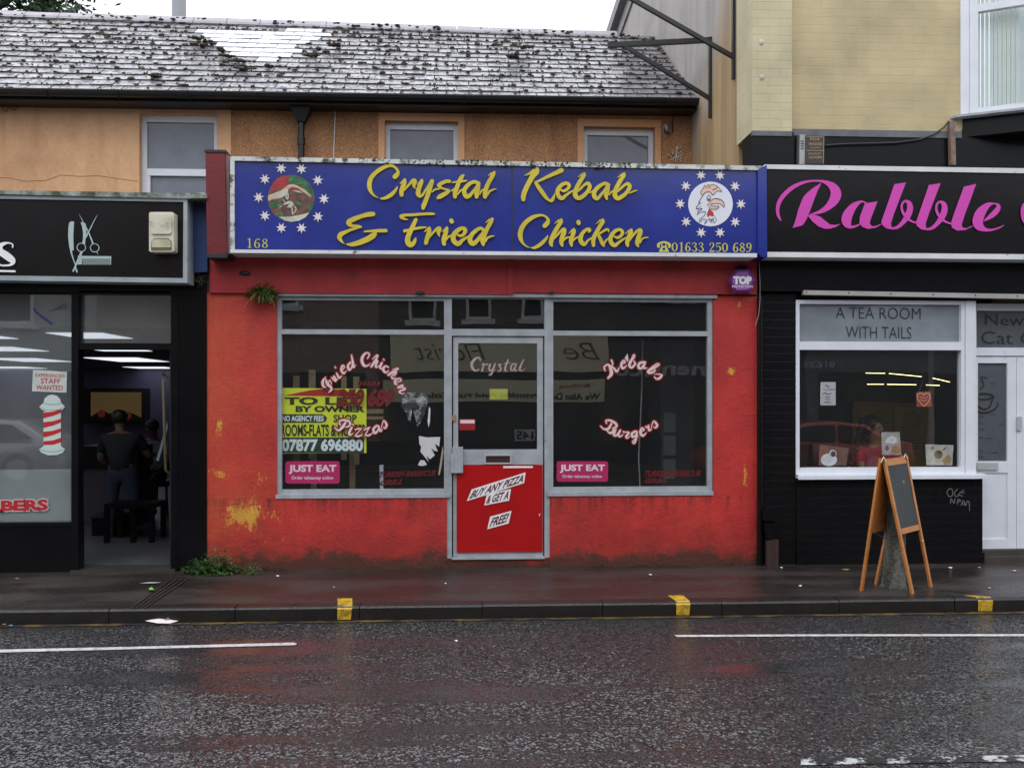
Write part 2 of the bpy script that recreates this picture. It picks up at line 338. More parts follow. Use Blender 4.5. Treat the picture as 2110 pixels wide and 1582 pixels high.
def wall_masks_mat(name, base, base2, patches, patchcol, algae=True, rough=.55):
    """painted render with worn patches (px centres) and algae at its foot"""
    m = bpy.data.materials.new(name); m.use_nodes = True; t = m.node_tree; b = t.nodes['Principled BSDF']
    tc = _n(t, 'ShaderNodeTexCoord'); V = tc.outputs['Object']
    def noise(s, d=8, r=.65, loc=(0, 0, 0), scale=(1, 1, 1)):
        mp = _n(t, 'ShaderNodeMapping'); mp.inputs['Location'].default_value = loc; mp.inputs['Scale'].default_value = scale
        n = _n(t, 'ShaderNodeTexNoise'); n.inputs['Scale'].default_value = s; n.inputs['Detail'].default_value = d; n.inputs['Roughness'].default_value = r
        t.links.new(V, mp.inputs[0]); t.links.new(mp.outputs[0], n.inputs['Vector']); return n.outputs[0]
    def rng(i, a, c, lo=0, hi=1):
        r = _n(t, 'ShaderNodeMapRange'); r.inputs[1].default_value = a; r.inputs[2].default_value = c; r.inputs[3].default_value = lo; r.inputs[4].default_value = hi
        t.links.new(i, r.inputs[0]); return r.outputs[0]
    def mth(op, a, c):
        n = _n(t, 'ShaderNodeMath'); n.operation = op
        for k, x in enumerate((a, c)):
            if isinstance(x, (int, float)): n.inputs[k].default_value = x
            else: t.links.new(x, n.inputs[k])
        if op == 'MULTIPLY_ADD': n.inputs[2].default_value = -.7
        return n.outputs[0]
    def mix(f, a, c):
        n = _n(t, 'ShaderNodeMixRGB')
        t.links.new(f, n.inputs[0])
        for k, x in ((1, a), (2, c)):
            if isinstance(x, tuple): n.inputs[k].default_value = (*x, 1)
            else: t.links.new(x, n.inputs[k])
        return n.outputs[0]
    sep = _n(t, 'ShaderNodeSeparateXYZ'); t.links.new(V, sep.inputs[0]); Xo, Yo, Zo = sep.outputs
    col = mix(rng(noise(1.3, 9, .7), .38, .62), base, base2)
    # left side has faded to orange
    fade = mth('MULTIPLY', rng(Xo, X_(610, YF), X_(430, YF)), rng(noise(2.1, 9, .75, (3, 3, 3)), .35, .6, .1, 1))
    if algae: col = mix(mth('MULTIPLY', fade, .7), col, (.50, .085, .022))
    col = mix(rng(noise(5, 9, .8, (7, 0, 2), (2.5, 1, .35)), .52, .75, 0, .55), col, tuple(v*.45 for v in base))
    col = mix(rng(noise(2.6, 10, .8, (4, 6, 2)), .5, .68, 0, .3), col, (.58, .065, .03))
    col = mix(rng(noise(14, 8, .8, (1, 6, 9)), .6, .72, 0, .35), col, (.25, .02, .015))
    nz = mth('ADD', noise(8, 10, .85, (1, 5, 2), (1.5, 1, .7)), mth('MULTIPLY', mth('SUBTRACT', noise(45, 4, .7), .5), .22))
    for (px, py, rx, rz, thr) in patches:
        c = P(px, py, YF)
        dx = mth('DIVIDE', mth('SUBTRACT', Xo, c.x), rx); dz = mth('DIVIDE', mth('SUBTRACT', Zo, c.z), rz)
        d = mth('SQRT', mth('ADD', mth('MULTIPLY', dx, dx), mth('MULTIPLY', dz, dz)), 0)
        v = mth('SUBTRACT', mth('MULTIPLY_ADD', nz, 2.4), mth('MULTIPLY', d, .42))
        col = mix(rng(v, thr, thr+.09, 0, .92), col, patchcol)
    if algae:
        dr = noise(7, 6, .7, (2, 2, 2), (1.6, 1, .12))
        below = mth('MULTIPLY', rng(Zo, .45, zsl, 0, 1), rng(Zo, zsl+.02, zsl, 0, 1))
        col = mix(mth('MULTIPLY', rng(dr, .46, .6, 0, .75), below), col, (.10, .012, .010))
        col = mix(mth('MULTIPLY', rng(noise(3.2, 9, .8, (8, 8, 1)), .52, .62, 0, .5), rng(Zo, .9, .2, 0, 1)), col, (.16, .016, .012))
        vo = _n(t, 'ShaderNodeTexVoronoi'); vo.feature = 'DISTANCE_TO_EDGE'; vo.inputs['Scale'].default_value = 1.7
        wv = _n(t, 'ShaderNodeVectorMath'); wv.operation = 'MULTIPLY_ADD'; wv.inputs[1].default_value = (.35, .35, .35)
        wn = _n(t, 'ShaderNodeTexNoise'); wn.inputs['Scale'].default_value = 5; wn.inputs['Detail'].default_value = 6; t.links.new(V, wn.inputs['Vector'])
        t.links.new(wn.outputs[1], wv.inputs[0]); t.links.new(V, wv.inputs[2]); t.links.new(wv.outputs[0], vo.inputs['Vector'])
        ck = mth('MULTIPLY', rng(vo.outputs['Distance'], .0035, .001, 0, .6), rng(noise(1.4, 3, .5, (5, 5, 5)), .5, .56))
        col = mix(ck, col, (.06, .008, .008))
        zz = mth('ADD', Zo, mth('MULTIPLY', mth('SUBTRACT', noise(2.4, 10, .75, (9, 1, 1)), .5), .6))
        col = mix(rng(zz, .16, .07, 0, .9), col, (.020, .026, .012))
        col = mix(rng(mth('ADD', Zo, mth('MULTIPLY', mth('SUBTRACT', noise(4, 9, .7, (2, 1, 8)), .5), .9)), .45, .1, 0, .35), col, (.12, .02, .015))
    t.links.new(col, b.inputs['Base Color']); b.inputs['Roughness'].default_value = rough
    bp = _n(t, 'ShaderNodeBump'); bp.inputs['Strength'].default_value = .35; bp.inputs['Distance'].default_value = .02
    t.links.new(mth('ADD', noise(40, 6, .7), mth('MULTIPLY', noise(4, 4, .6), 1.6)), bp.inputs['Height']); t.links.new(bp.outputs[0], b.inputs['Normal'])
    return m
M_redwall = wall_masks_mat('red_painted_render', (.54, .030, .024), (.38, .018, .016),
    [(498, 1062, .25, .18, .31), (545, 985, .12, .1, .45), (450, 975, .14, .10, .42), (1508, 765, .06, .05, .30), (1522, 628, .14, .09, .44), (1535, 980, .05, .16, .47), (610, 1075, .22, .1, .5), (455, 880, .1, .25, .5), (520, 1165, .12, .06, .40), (540, 1060, .35, .3, .47), (600, 1110, .3, .08, .5)],
    (.66, .34, .04))
M_redboard = mat('red_painted_board', (.36, .013, .017), .5, .3, 4, .1, 30, col2=(.1, .01, .01), c2s=3, c2t=.66)
M_redpost = mat('red_post_paint', (.15, .007, .011), .45, .25, 3, .1, 40)
M_alu = mat('grey_aluminium', (.36, .38, .41), .45, .2, 8, .05, 50, col2=(.12, .12, .12), c2s=9, c2t=.68, c2w=.05)
M_aludk = mat('door_seal', (.03, .03, .03), .6, .2)
M_upvc = mat('white_upvc', (.72, .74, .80), .35, .08, 4, col2=(.4, .4, .4), c2s=6, c2t=.72)
M_white = mat('sign_frame_white', (.66, .67, .68), .5, .12, 4, col2=(.06, .07, .05), c2s=7, c2t=.66, c2w=.04)
M_whitedirty = mat('sign_frame_mossy', (.60, .61, .60), .6, .2, 4, col2=(.04, .055, .03), c2s=9, c2t=.55, c2w=.05)
M_blue = mat('blue_sign_face', (.017, .032, .245), .22, .3, 1.2, .22, 1.6, coat=.3)
M_yel = mat('yellow_letters', (.62, .49, .035), .4, .18, 6)
M_yelflat = mat('yellow_flat', (.55, .5, .1), .45, .1)
M_star = mat('star_white', (.75, .68, .68), .5, .1)
M_black = mat('black_paint', (.005, .005, .006), .28, .4, 3, .04, 60, spec=.22)
M_blacksign = mat('black_sign_face', (.007, .006, .007), .24, .4, 2, .2, 1.6, spec=.3)
M_blackbrick = None
M_blueboard = mat('blue_board', (.012, .045, .16), .5, .3, 3)
M_metaldk = mat('dark_metal', (.02, .02, .021), .45, .3, 5)
M_gutter = mat('black_gutter', (.006, .006, .007), .4, .3, 3)
M_pink = mat('magenta_letters', (.62, .055, .42), .4, .05)
M_justeat = mat('pink_sticker', (.42, .02, .11), .4, .08)
M_wht = mat('white_print', (.8, .8, .8), .5, .06)
M_wht2 = mat('pinkish_white_vinyl', (.72, .58, .58), .5, .1)
M_glow = mat('dark_red_vinyl', (.28, .008, .012), .5, .1)
M_redtxt = mat('red_print', (.5, .015, .02), .5, .1)
M_blk = mat('black_print', (.012, .012, .012), .5, .1)
M_lime = mat('lime_board', (.78, .84, .03), .5, .12, 3)
M_dkgreen = mat('dark_green_print', (.02, .05, .03), .5, .1)
M_glass = glass('shop_glass', (.98, .985, .985), 1.5, 1.35, film=(.30, .31, .31), filmfac=.022)  # thin grey film puts a slight haze into the pane colour
M_glassb = glass('barber_glass', (.93, .95, .95), 1.5, 2.0, film=(.38, .40, .41), filmfac=.15)  # stronger grey film paints in the pale, hazy reflection on this glass
M_glassup = glass('upper_glass', (.5, .53, .58), 1.5, 1.3, film=(.28, .3, .36), filmfac=.55)
M_frost = glass('frosted_vinyl_glass', (.4, .42, .43), 1.5, 1.5, film=(.36, .41, .45), filmfac=.6)
M_frost2 = glass('frosted_dim', (.6, .62, .62), 1.5, 1.3, film=(.22, .24, .27), filmfac=.4)
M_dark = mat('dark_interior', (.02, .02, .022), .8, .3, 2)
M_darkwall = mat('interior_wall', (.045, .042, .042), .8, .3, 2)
M_timber = mat('plank_wood', (.36, .27, .14), .6, .3, 6, .1, 40)
M_orangewood = mat('orange_varnished_wood', (.48, .17, .03), .35, .3, 8, .08, 60)
M_slate = mat('wet_slate', (.17, .165, .18), .26, .55, 7, .12, 30, spec=.8, col2=(.34, .31, .32), c2s=3.2, c2t=.55)
M_slatew = mat('bare_pale_slate', (.80, .81, .86), .28, .12, 4, spec=.8)
def lichen(m, col, scale, thr):
    t = m.node_tree; b = t.nodes['Principled BSDF']; old = b.inputs['Base Color'].links[0].from_socket
    tc = _n(t, 'ShaderNodeTexCoord'); n = _n(t, 'ShaderNodeTexNoise'); n.inputs['Scale'].default_value = scale; n.inputs['Detail'].default_value = 6; n.inputs['Roughness'].default_value = .7
    t.links.new(tc.outputs['Object'], n.inputs['Vector']); r = _n(t, 'ShaderNodeMapRange'); r.inputs[1].default_value = thr; r.inputs[2].default_value = thr+.05; t.links.new(n.outputs[0], r.inputs[0])
    mi = _n(t, 'ShaderNodeMixRGB'); mi.inputs[2].default_value = (*col, 1); t.links.new(r.outputs[0], mi.inputs[0]); t.links.new(old, mi.inputs[1]); t.links.new(mi.outputs[0], b.inputs['Base Color'])
    r2 = _n(t, 'ShaderNodeMapRange'); r2.inputs[1].default_value = thr-.02; r2.inputs[2].default_value = thr+.03; r2.inputs[3].default_value = .24; r2.inputs[4].default_value = .9; t.links.new(n.outputs[0], r2.inputs[0]); t.links.new(r2.outputs[0], b.inputs['Roughness'])
lichen(M_slate, (.07, .058, .045), 15, .55)
M_ridge = mat('ridge_tile', (.30, .28, .31), .35, .25, 5, .1, 40)
M_moss = mat('roof_moss', (.075, .062, .045), .95, .5, 9)
M_leafA = mat('weed_leaf', (.045, .115, .024), .5, .6, 7)
M_leafB = mat('tree_leaf', (.03, .07, .025), .55, .6, 3)
M_bark = mat('bark', (.07, .06, .04), .9, .4, 12, .6, 50, col2=(.05, .07, .03), c2s=6)
M_tar = mat('tar_black', (.02, .02, .022), .5, .3)
M_yelpaint = mat('yellow_road_paint', (.60, .36, .02), .35, .35, 12, .3, 60, col2=(.09, .06, .02), c2s=16, c2t=.57)
M_whitepaint = mat('white_road_paint', (.62, .6, .6), .25, .3, 10, .4, 70, col2=(.08, .08, .08), c2s=22, c2t=.62)
M_yelold = mat('old_yellow_line', (.16, .095, .025), .4, .4, 5, col2=(.02, .02, .02), c2s=7, c2t=.46)

def brick_mat(name, c1, c2, mortar, bw=.215, bh=.075, ms=.006, bump=.5, rot=None, rough=.6):
    m = bpy.data.materials.new(name); m.use_nodes = True; t = m.node_tree; b = t.nodes['Principled BSDF']
    tc = _n(t, 'ShaderNodeTexCoord'); sep = _n(t, 'ShaderNodeSeparateXYZ'); cb = _n(t, 'ShaderNodeCombineXYZ'); ad = _n(t, 'ShaderNodeMath')
    t.links.new(tc.outputs['Object'], sep.inputs[0]); t.links.new(sep.outputs[0], ad.inputs[0]); t.links.new(sep.outputs[1], ad.inputs[1])
    t.links.new(ad.outputs[0], cb.inputs[0]); t.links.new(sep.outputs[2], cb.inputs[1])
    br = _n(t, 'ShaderNodeTexBrick'); br.inputs['Scale'].default_value = 1; br.inputs['Brick Width'].default_value = bw; br.inputs['Row Height'].default_value = bh
    br.inputs['Mortar Size'].default_value = ms; br.inputs['Mortar Smooth'].default_value = .6
    br.inputs['Color1'].default_value = (*c1, 1); br.inputs['Color2'].default_value = (*c2, 1); br.inputs['Mortar'].default_value = (*mortar, 1)
    dn = _n(t, 'ShaderNodeTexNoise'); dn.inputs['Scale'].default_value = 3; 
    t.links.new(tc.outputs['Object'], dn.inputs['Vector'])
    dm = _n(t, 'ShaderNodeVectorMath'); dm.operation = 'MULTIPLY_ADD'; dm.inputs[1].default_value = (.012, .012, 0)
    t.links.new(dn.outputs[1], dm.inputs[0]); t.links.new(cb.outputs[0], dm.inputs[2])
    t.links.new(dm.outputs[0], br.inputs['Vector'])
    n = _n(t, 'ShaderNodeTexNoise'); n.inputs['Scale'].default_value = 2.2; n.inputs['Detail'].default_value = 8
    t.links.new(tc.outputs['Object'], n.inputs['Vector'])
    mr = _n(t, 'ShaderNodeMapRange'); mr.inputs[1].default_value = .3; mr.inputs[2].default_value = .7; mr.inputs[3].default_value = .8; mr.inputs[4].default_value = 1.12
    t.links.new(n.outputs[0], mr.inputs[0]); mu = _n(t, 'ShaderNodeVectorMath'); mu.operation = 'SCALE'
    t.links.new(br.outputs[0], mu.inputs[0]); t.links.new(mr.outputs[0], mu.inputs['Scale']); t.links.new(mu.outputs[0], b.inputs['Base Color'])
    bp = _n(t, 'ShaderNodeBump'); bp.invert = True; bp.inputs['Strength'].default_value = bump; bp.inputs['Distance'].default_value = .006
    t.links.new(br.outputs['Fac'], bp.inputs['Height']); t.links.new(bp.outputs[0], b.inputs['Normal']); b.inputs['Roughness'].default_value = rough
    return m
M_yelbrick = brick_mat('yellow_painted_brick', (.51, .415, .235), (.50, .405, .23), (.455, .37, .205), .225, .079, .004, .3)
M_pilbrick = brick_mat('pale_pilaster_brick', (.56, .49, .31), (.55, .48, .30), (.50, .43, .27), .225, .079, .005, .35)  # slightly paler copy of the yellow brick, used on the pilaster
M_blackbrick = brick_mat('black_painted_brick', (.006, .006, .007), (.007, .007, .008), (.009, .009, .010), .225, .079, .006, .22, rough=.3)
M_blackbrick.node_tree.nodes['Principled BSDF'].inputs['Specular IOR Level'].default_value = .2
M_redbrick = brick_mat('opposite_brick', (.24, .16, .12), (.28, .2, .15), (.3, .28, .25), .225, .075, .008, .3, rough=.8)

def render_wall_mat(name, base, stain, stains, pebble=False):
    m = bpy.data.materials.new(name); m.use_nodes = True; t = m.node_tree; b = t.nodes['Principled BSDF']
    tc = _n(t, 'ShaderNodeTexCoord')
    n = _n(t, 'ShaderNodeTexNoise'); n.inputs['Scale'].default_value = 1.1; n.inputs['Detail'].default_value = 8; n.inputs['Roughness'].default_value = .6
    t.links.new(tc.outputs['Object'], n.inputs['Vector'])
    r = _n(t, 'ShaderNodeMapRange'); r.inputs[1].default_value = .45; r.inputs[2].default_value = .75; r.inputs[4].default_value = stains
    t.links.new(n.outputs[0], r.inputs[0])
    mp = _n(t, 'ShaderNodeMapping'); mp.inputs['Scale'].default_value = (2.2, 2.2, .25)
    n2 = _n(t, 'ShaderNodeTexNoise'); n2.inputs['Scale'].default_value = 1.6; n2.inputs['Detail'].default_value = 8
    t.links.new(tc.outputs['Object'], mp.inputs[0]); t.links.new(mp.outputs[0], n2.inputs['Vector'])
    r2 = _n(t, 'ShaderNodeMapRange'); r2.inputs[1].default_value = .52; r2.inputs[2].default_value = .8; r2.inputs[4].default_value = stains
    t.links.new(n2.outputs[0], r2.inputs[0])
    mx_ = _n(t, 'ShaderNodeMath'); mx_.operation = 'MAXIMUM'; t.links.new(r.outputs[0], mx_.inputs[0]); t.links.new(r2.outputs[0], mx_.inputs[1])
    mi = _n(t, 'ShaderNodeMixRGB'); mi.inputs[1].default_value = (*base, 1); mi.inputs[2].default_value = (*stain, 1); t.links.new(mx_.outputs[0], mi.inputs[0])
    n3 = _n(t, 'ShaderNodeTexNoise'); n3.inputs['Scale'].default_value = 55 if pebble else 25; n3.inputs['Detail'].default_value = 3
    t.links.new(tc.outputs['Object'], n3.inputs['Vector'])
    r3 = _n(t, 'ShaderNodeMapRange'); r3.inputs[1].default_value = .3; r3.inputs[2].default_value = .7; r3.inputs[3].default_value = .6 if pebble else .94; r3.inputs[4].default_value = 1.3 if pebble else 1.05
    t.links.new(n3.outputs[0], r3.inputs[0])
    mu = _n(t, 'ShaderNodeVectorMath'); mu.operation = 'SCALE'; t.links.new(mi.outputs[0], mu.inputs[0]); t.links.new(r3.outputs[0], mu.inputs['Scale'])
    t.links.new(mu.outputs[0], b.inputs['Base Color']); b.inputs['Roughness'].default_value = .8
    bp = _n(t, 'ShaderNodeBump'); bp.inputs['Strength'].default_value = .8 if pebble else .25; bp.inputs['Distance'].default_value = .02 if pebble else .01
    t.links.new(n3.outputs[0], bp.inputs['Height']); t.links.new(bp.outputs[0], b.inputs['Normal'])
    return m
M_owall = render_wall_mat('orange_smooth_render', (.68, .39, .21), (.40, .21, .10), .85)
M_opeb = render_wall_mat('orange_pebbledash', (.45, .22, .10), (.22, .10, .05), .95, True)
M_oband = render_wall_mat('orange_window_band', (.62, .32, .17), (.46, .24, .12), .5)
def gable_mat():
    m = render_wall_mat('gable_render', (.40, .36, .34), (.2, .18, .17), .8)
    t = m.node_tree; b = t.nodes['Principled BSDF']; old = b.inputs['Base Color'].links[0].from_socket
    tc = _n(t, 'ShaderNodeTexCoord'); sp = _n(t, 'ShaderNodeSeparateXYZ'); t.links.new(tc.outputs['Object'], sp.inputs[0])
    mp = _n(t, 'ShaderNodeMapping'); mp.inputs['Scale'].default_value = (3, 3, .2)
    nz = _n(t, 'ShaderNodeTexNoise'); nz.inputs['Scale'].default_value = 2.5; nz.inputs['Detail'].default_value = 6
    t.links.new(tc.outputs['Object'], mp.inputs[0]); t.links.new(mp.outputs[0], nz.inputs['Vector'])
    # ochre paint is lower/nearer, bare grey render higher/further
    m1 = _n(t, 'ShaderNodeMath'); m1.operation = 'MULTIPLY_ADD'; m1.inputs[1].default_value = .9
    t.links.new(sp.outputs[1], m1.inputs[0]); t.links.new(sp.outputs[2], m1.inputs[2])
    m2 = _n(t, 'ShaderNodeMath'); m2.operation = 'MULTIPLY_ADD'; m2.inputs[1].default_value = 1.6
    t.links.new(nz.outputs[0], m2.inputs[0]); t.links.new(m1.outputs[0], m2.inputs[2])
    r = _n(t, 'ShaderNodeMapRange'); r.inputs[1].default_value = 14.6; r.inputs[2].default_value = 15.5
    t.links.new(m2.outputs[0], r.inputs[0])
    mi = _n(t, 'ShaderNodeMixRGB'); t.links.new(r.outputs[0], mi.inputs[0])
    st = _n(t, 'ShaderNodeMixRGB'); st.inputs[1].default_value = (.44, .30, .15, 1); st.inputs[2].default_value = (.30, .19, .09, 1)
    r4 = _n(t, 'ShaderNodeMapRange'); r4.inputs[1].default_value = .4; r4.inputs[2].default_value = .65; t.links.new(nz.outputs[0], r4.inputs[0]); t.links.new(r4.outputs[0], st.inputs[0])
    t.links.new(st.outputs[0], mi.inputs[1]); t.links.new(old, mi.inputs[2]); t.links.new(mi.outputs[0], b.inputs['Base Color'])
    return m
M_gable = gable_mat()
exec_parts = []
# ================================================================ SETTING
mb = MB(); mb.add([(-40, -7, ZR), (40, -7, ZR), (40, YK+.02, ZR), (-40, YK+.02, ZR)], [(0, 1, 2, 3)])
fin(mb, 'road', M_road, kind='structure')
mb = MB(); mb.add([(-60, -30, ZR-.12), (60, -30, ZR-.12), (60, 80, ZR-.12), (-60, 80, ZR-.12)], [(0, 1, 2, 3)])
fin(mb, 'ground', mat('ground_soil', (.06, .055, .05), .8), kind='structure')
mb = MB(); mb.wbox((-30, YK+.13, -.2), (30, YF+.1, 0.0))
fin(mb, 'pavement', M_pave, kind='structure')
# kerb stones, one after another with fine joints
mb = MB(); x = -30.0
while x < 30:
    l = .914; z = random.uniform(-.002, .002); c = .018
    y0 = YK+random.uniform(-.003, .003)
    prof = [(y0, -.2), (y0, z-c), (y0+c*.4, z-c*.3), (y0+c*1.3, z), (YK+.128, z)]
    vs = [(x+.003, a, b_) for a, b_ in prof]+[(x+l-.003, a, b_) for a, b_ in prof]
    n = len(prof); mb.add(vs, [(i, i+1, i+1+n, i+n) for i in range(n-1)]+[tuple(range(n)), tuple(range(n, 2*n))])
    x += l
fin(mb, 'kerb', M_kerb, kind='structure')
mb = MB(); mb.wbox((-30, -7, -.2), (30, -2.4, 0.0)); fin(mb, 'far_pavement', M_pave, kind='structure')
# road paint
def zquad(mb, pts, z): mb.add([PZ(x, y, z) for x, y in pts], [tuple(range(len(pts)))])
mb = MB(); zquad(mb, [(-200, 1346), (0, 1337.5), (300, 1331), (606, 1323), (612, 1325), (608, 1328.5), (300, 1336), (0, 1343.5), (-200, 1352)], ZR+.004); fin(mb, 'white_bay_line', M_whitepaint, kind='structure')
mb = MB(); zquad(mb, [(1390, 1307.5), (1700, 1306), (2110, 1305.5), (2400, 1305), (2400, 1309.5), (2110, 1310), (1700, 1310), (1395, 1311.5)], ZR+.004); fin(mb, 'white_bay_line', M_whitepaint, kind='structure')
mb = MB(); a = PZ(1050, 1577, ZR+.004); 
zquad(mb, [(1650, 1562), (2200, 1553), (2200, 1566), (1650, 1575)], ZR+.004); fin(mb, 'white_centre_line', mat('worn_white_paint', (.5, .5, .5), .15, .3, 10, .6, 70, col2=(.02, .02, .02), c2s=11, c2t=.47, c2w=.03), kind='structure')
mb = MB(); mb.add([(-20, YK-.075, ZR+.004), (20, YK-.075, ZR+.004), (20, YK-.015, ZR+.004), (-20, YK-.015, ZR+.004)], [(0, 1, 2, 3)]); fin(mb, 'yellow_kerb_line', M_yelold, kind='structure')
# yellow loading dashes over the kerb
def dash(top, xk0, xk1):
    mb = MB(); z = .0045
    k0, k1 = P(xk0, 1246, YK+.018), P(xk1, 1246, YK+.018)
    t0, t1 = PZ(top[0][0], top[0][1], z), PZ(top[1][0], top[1][1], z)
    a0 = Vector((k0.x, YK+.022, z)); a1 = Vector((k1.x, YK+.022, z))
    b0 = Vector((k0.x, YK-.006, -.02)); b1 = Vector((k1.x, YK-.006, -.02)); c0 = Vector((k0.x, YK-.006, -.098)); c1 = Vector((k1.x-.01, YK-.006, -.098))
    mb.add([t0, t1, a1, a0, b0, b1, c1, c0], [(0, 1, 2, 3), (3, 2, 5, 4), (4, 5, 6, 7)])
    fin(mb, 'yellow_kerb_dash', M_yelpaint, kind='structure')
dash([(695, 1232), (726, 1232)], 696, 726); dash([(1376, 1226), (1408, 1226)], 1392, 1421); dash([(1984, 1226), (2020, 1226)], 2012, 2043)
# drain grooves in the pavement
mb = MB()
for k in range(4):
    a = PZ(268+k*9, 1252, .003); b_ = PZ(352+k*11, 1192, .003)
    d = Vector((.006, 0, 0)); mb.add([a, a+d*2.5, b_+d*2.5, b_], [(0, 1, 2, 3)])
    mb.add([a+d*2.5+Vector((0, 0, 0)), a+d*3.4+Vector((0, 0, .006)), b_+d*3.4+Vector((0, 0, .006)), b_+d*2.5], [(0, 1, 2, 3)])
fin(mb, 'drain_channel', mat('iron_channel', (.05, .035, .025), .5, .4, 20), kind='structure')

# ================================================================ UPPER ORANGE HOUSE
def Q(x, y, Y): return P(x, y, Y)
XG = X_(1521, 9.06)          # plane of the tall building's gable wall
h = thing('terraced_house', (0, YU, 0), 'orange rendered terraced house set back under a mossy slate roof', 'house')
XL = -9.0; XS = X_(452, YU); XR = XG-.003
WT = Z_(720, 196, YU)+.06
wins = [(287, 447, 234, 470), (793, 944, 250, 480), (1203, 1349, 262, 490)]
def wall_holes(mb, x0, x1, z0, z1, holes, Y, d):
    # vertical wall with rectangular openings (world coords), built as butted blocks
    xs = sorted(holes)
    cur = x0
    for (a, b_, c, e) in xs:
        if a > cur: mb.wbox((cur, Y, z0), (a, Y+d, z1))
        if c > z0: mb.wbox((a, Y, z0), (b_, Y+d, c))
        if e < z1: mb.wbox((a, Y, e), (b_, Y+d, z1))
        cur = b_
    if cur < x1: mb.wbox((cur, Y, z0), (x1, Y+d, z1))
wh = []
for (a, b_, c, e) in wins:
    xm = (a+b_)/2; wh.append((X_(a, YU), X_(b_, YU), Z_(xm, e, YU), Z_(xm, c, YU)))
mb = MB(); wall_holes(mb, XL, XS, 2.9, WT, [wh[0]], YU, .3); fin(mb, 'wall', M_owall, h)
mb = MB(); wall_holes(mb, XS, XR, 2.9, WT, wh[1:], YU+.004, .3); o = fin(mb, 'wall', M_opeb, h); tag(o, 'rough pebbledash part of the upper wall')
# smooth painted bands round the two small windows and on the party line
for (a, b_, c, e) in wh[1:]:
    mb = MB(); t_ = .075; Y0 = YU-.012
    mb.wbox((a-t_, Y0, c-.1), (a, YU+.002, e+.09)); mb.wbox((b_, Y0, c-.1), (b_+t_, YU+.002, e+.09)); mb.wbox((a, Y0, e), (b_, YU+.002, e+.09))
    fin(mb, 'window_surround', M_oband, h)
mb = MB(); mb.box(447, 476, 216, 400, YU-.01, .012); mb.box(XR and 476, 800, 216, 226, YU-.01, .012); fin(mb, 'painted_band', M_owall, h)
for i, (a, b_, c, e) in enumerate(wh):
    mb = MB(); Y0 = YU+.09; f = .055
    mb.wbox((a, Y0, c), (a+f, Y0+.06, e)); mb.wbox((b_-f, Y0, c), (b_, Y0+.06, e)); mb.wbox((a+f, Y0, e-.075), (b_-f, Y0+.06, e)); mb.wbox((a+f, Y0, c), (b_-f, Y0+.06, c+f))
    zt = Z_(367, 352, YU) if i == 0 else c+.30
    mb.wbox((a+f, Y0-.012, zt-.04), (b_-f, Y0+.05, zt+.04))
    if i == 0: mb.wbox((a+f, Y0-.008, c+.05), (a+f+.04, Y0+.04, zt-.04))
    wd = fin(mb, 'window', M_upvc, h)
    mb = MB(); mb.wbox((a+f, Y0+.03, c+f), (b_-f, Y0+.036, e-.075)); fin(mb, 'pane', M_glassup, wd)
    mb = MB(); mb.wbox((a-.3, YU+.9, c-.4), (b_+.3, YU+.92, e+.3)); mb.wbox((a-.3, YU+.3, e+.02), (b_+.3, YU+.9, e+.04)); fin(mb, 'room_backing', mat('room_dark', (.16, .17, .2), .9), wd)  # plain dark sheets behind the pane, standing in for the dim room
# roof: bilinear patch of individual slates
EL, ER = P(0, 186, YE), P(1443, 207, YE); RL, RR = P(0, 30, YRG), P(1352, 76, YRG)
sl = (ER-EL)/(ER.x-EL.x); EL = EL+sl*(-9.6-EL.x); sl2 = (RR-RL)/(RR.x-RL.x); RL = RL+sl2*(-9.6-RL.x)
ER = EL+sl*(XG-.01-EL.x); RR = RL+sl2*(XG-.01-RL.x)
nrm = ((ER-EL).cross(RL-EL)).normalized()
if nrm.z < 0: nrm = -nrm
def RP(u, v): return (EL*(1-u)+ER*u)*(1-v)+(RL*(1-u)+RR*u)*v
W = (ER-EL).length; SL = (RL-EL).length; rows = 15; sw = .262
mb = MB(); mb.add([RP(0, -.01)-nrm*.03, RP(1, -.01)-nrm*.03, RP(1, 1)-nrm*.03, RP(0, 1)-nrm*.03], [(0, 1, 2, 3)]); fin(mb, 'roof_deck', M_tar, h)
rf = None; mb = MB(); joints = []
def px_of(p):
    v = p-Vector((0, 0, CAMH)); dx = v.x*cs-v.y*sn; dy = v.x*sn+v.y*cs
    return CX+F*dx/dy, HY-F*v.z/dy
for r_ in range(rows):
    v0 = r_/rows; v1 = (r_+1.25)/rows
    off = (r_ % 2)*.5*sw+random.uniform(-.01, .01)
    n = int(W/sw)+2
    for k in range(n):
        a = max((k*sw-off)/W, 0); b_ = min(((k+1)*sw-off-.010)/W, 1)
        if b_ <= a: continue
        jit = random.uniform(-.004, .004); lift = random.uniform(.010, .018); tw = random.uniform(-.004, .004)
        p = [RP(a, v0+jit)+nrm*lift, RP(b_, v0+jit)+nrm*(lift+tw), RP(b_, min(v1, 1))-nrm*.002, RP(a, min(v1, 1))-nrm*.002]
        cx_, cy_ = px_of(RP((a+b_)/2, v0+.5/rows))
        # the re-slated stepped triangle under the ridge
        f_ = (cy_-62)/(134-62); inside = 0 <= f_ <= 1.0 and (380+155*f_) < cx_ < (690-120*f_)
        mi = 1 if inside else 0
        q = [x_-nrm*.007 for x_ in p]
        mb.add(p+q, [(0, 1, 2, 3), (0, 4, 5, 1), (0, 3, 7, 4), (1, 5, 6, 2)], mi)
        if not inside: joints.append((a, b_, v0))
rf = fin(mb, 'roof', [M_slate, M_slatew], h)
mb = MB(); n = 0; 
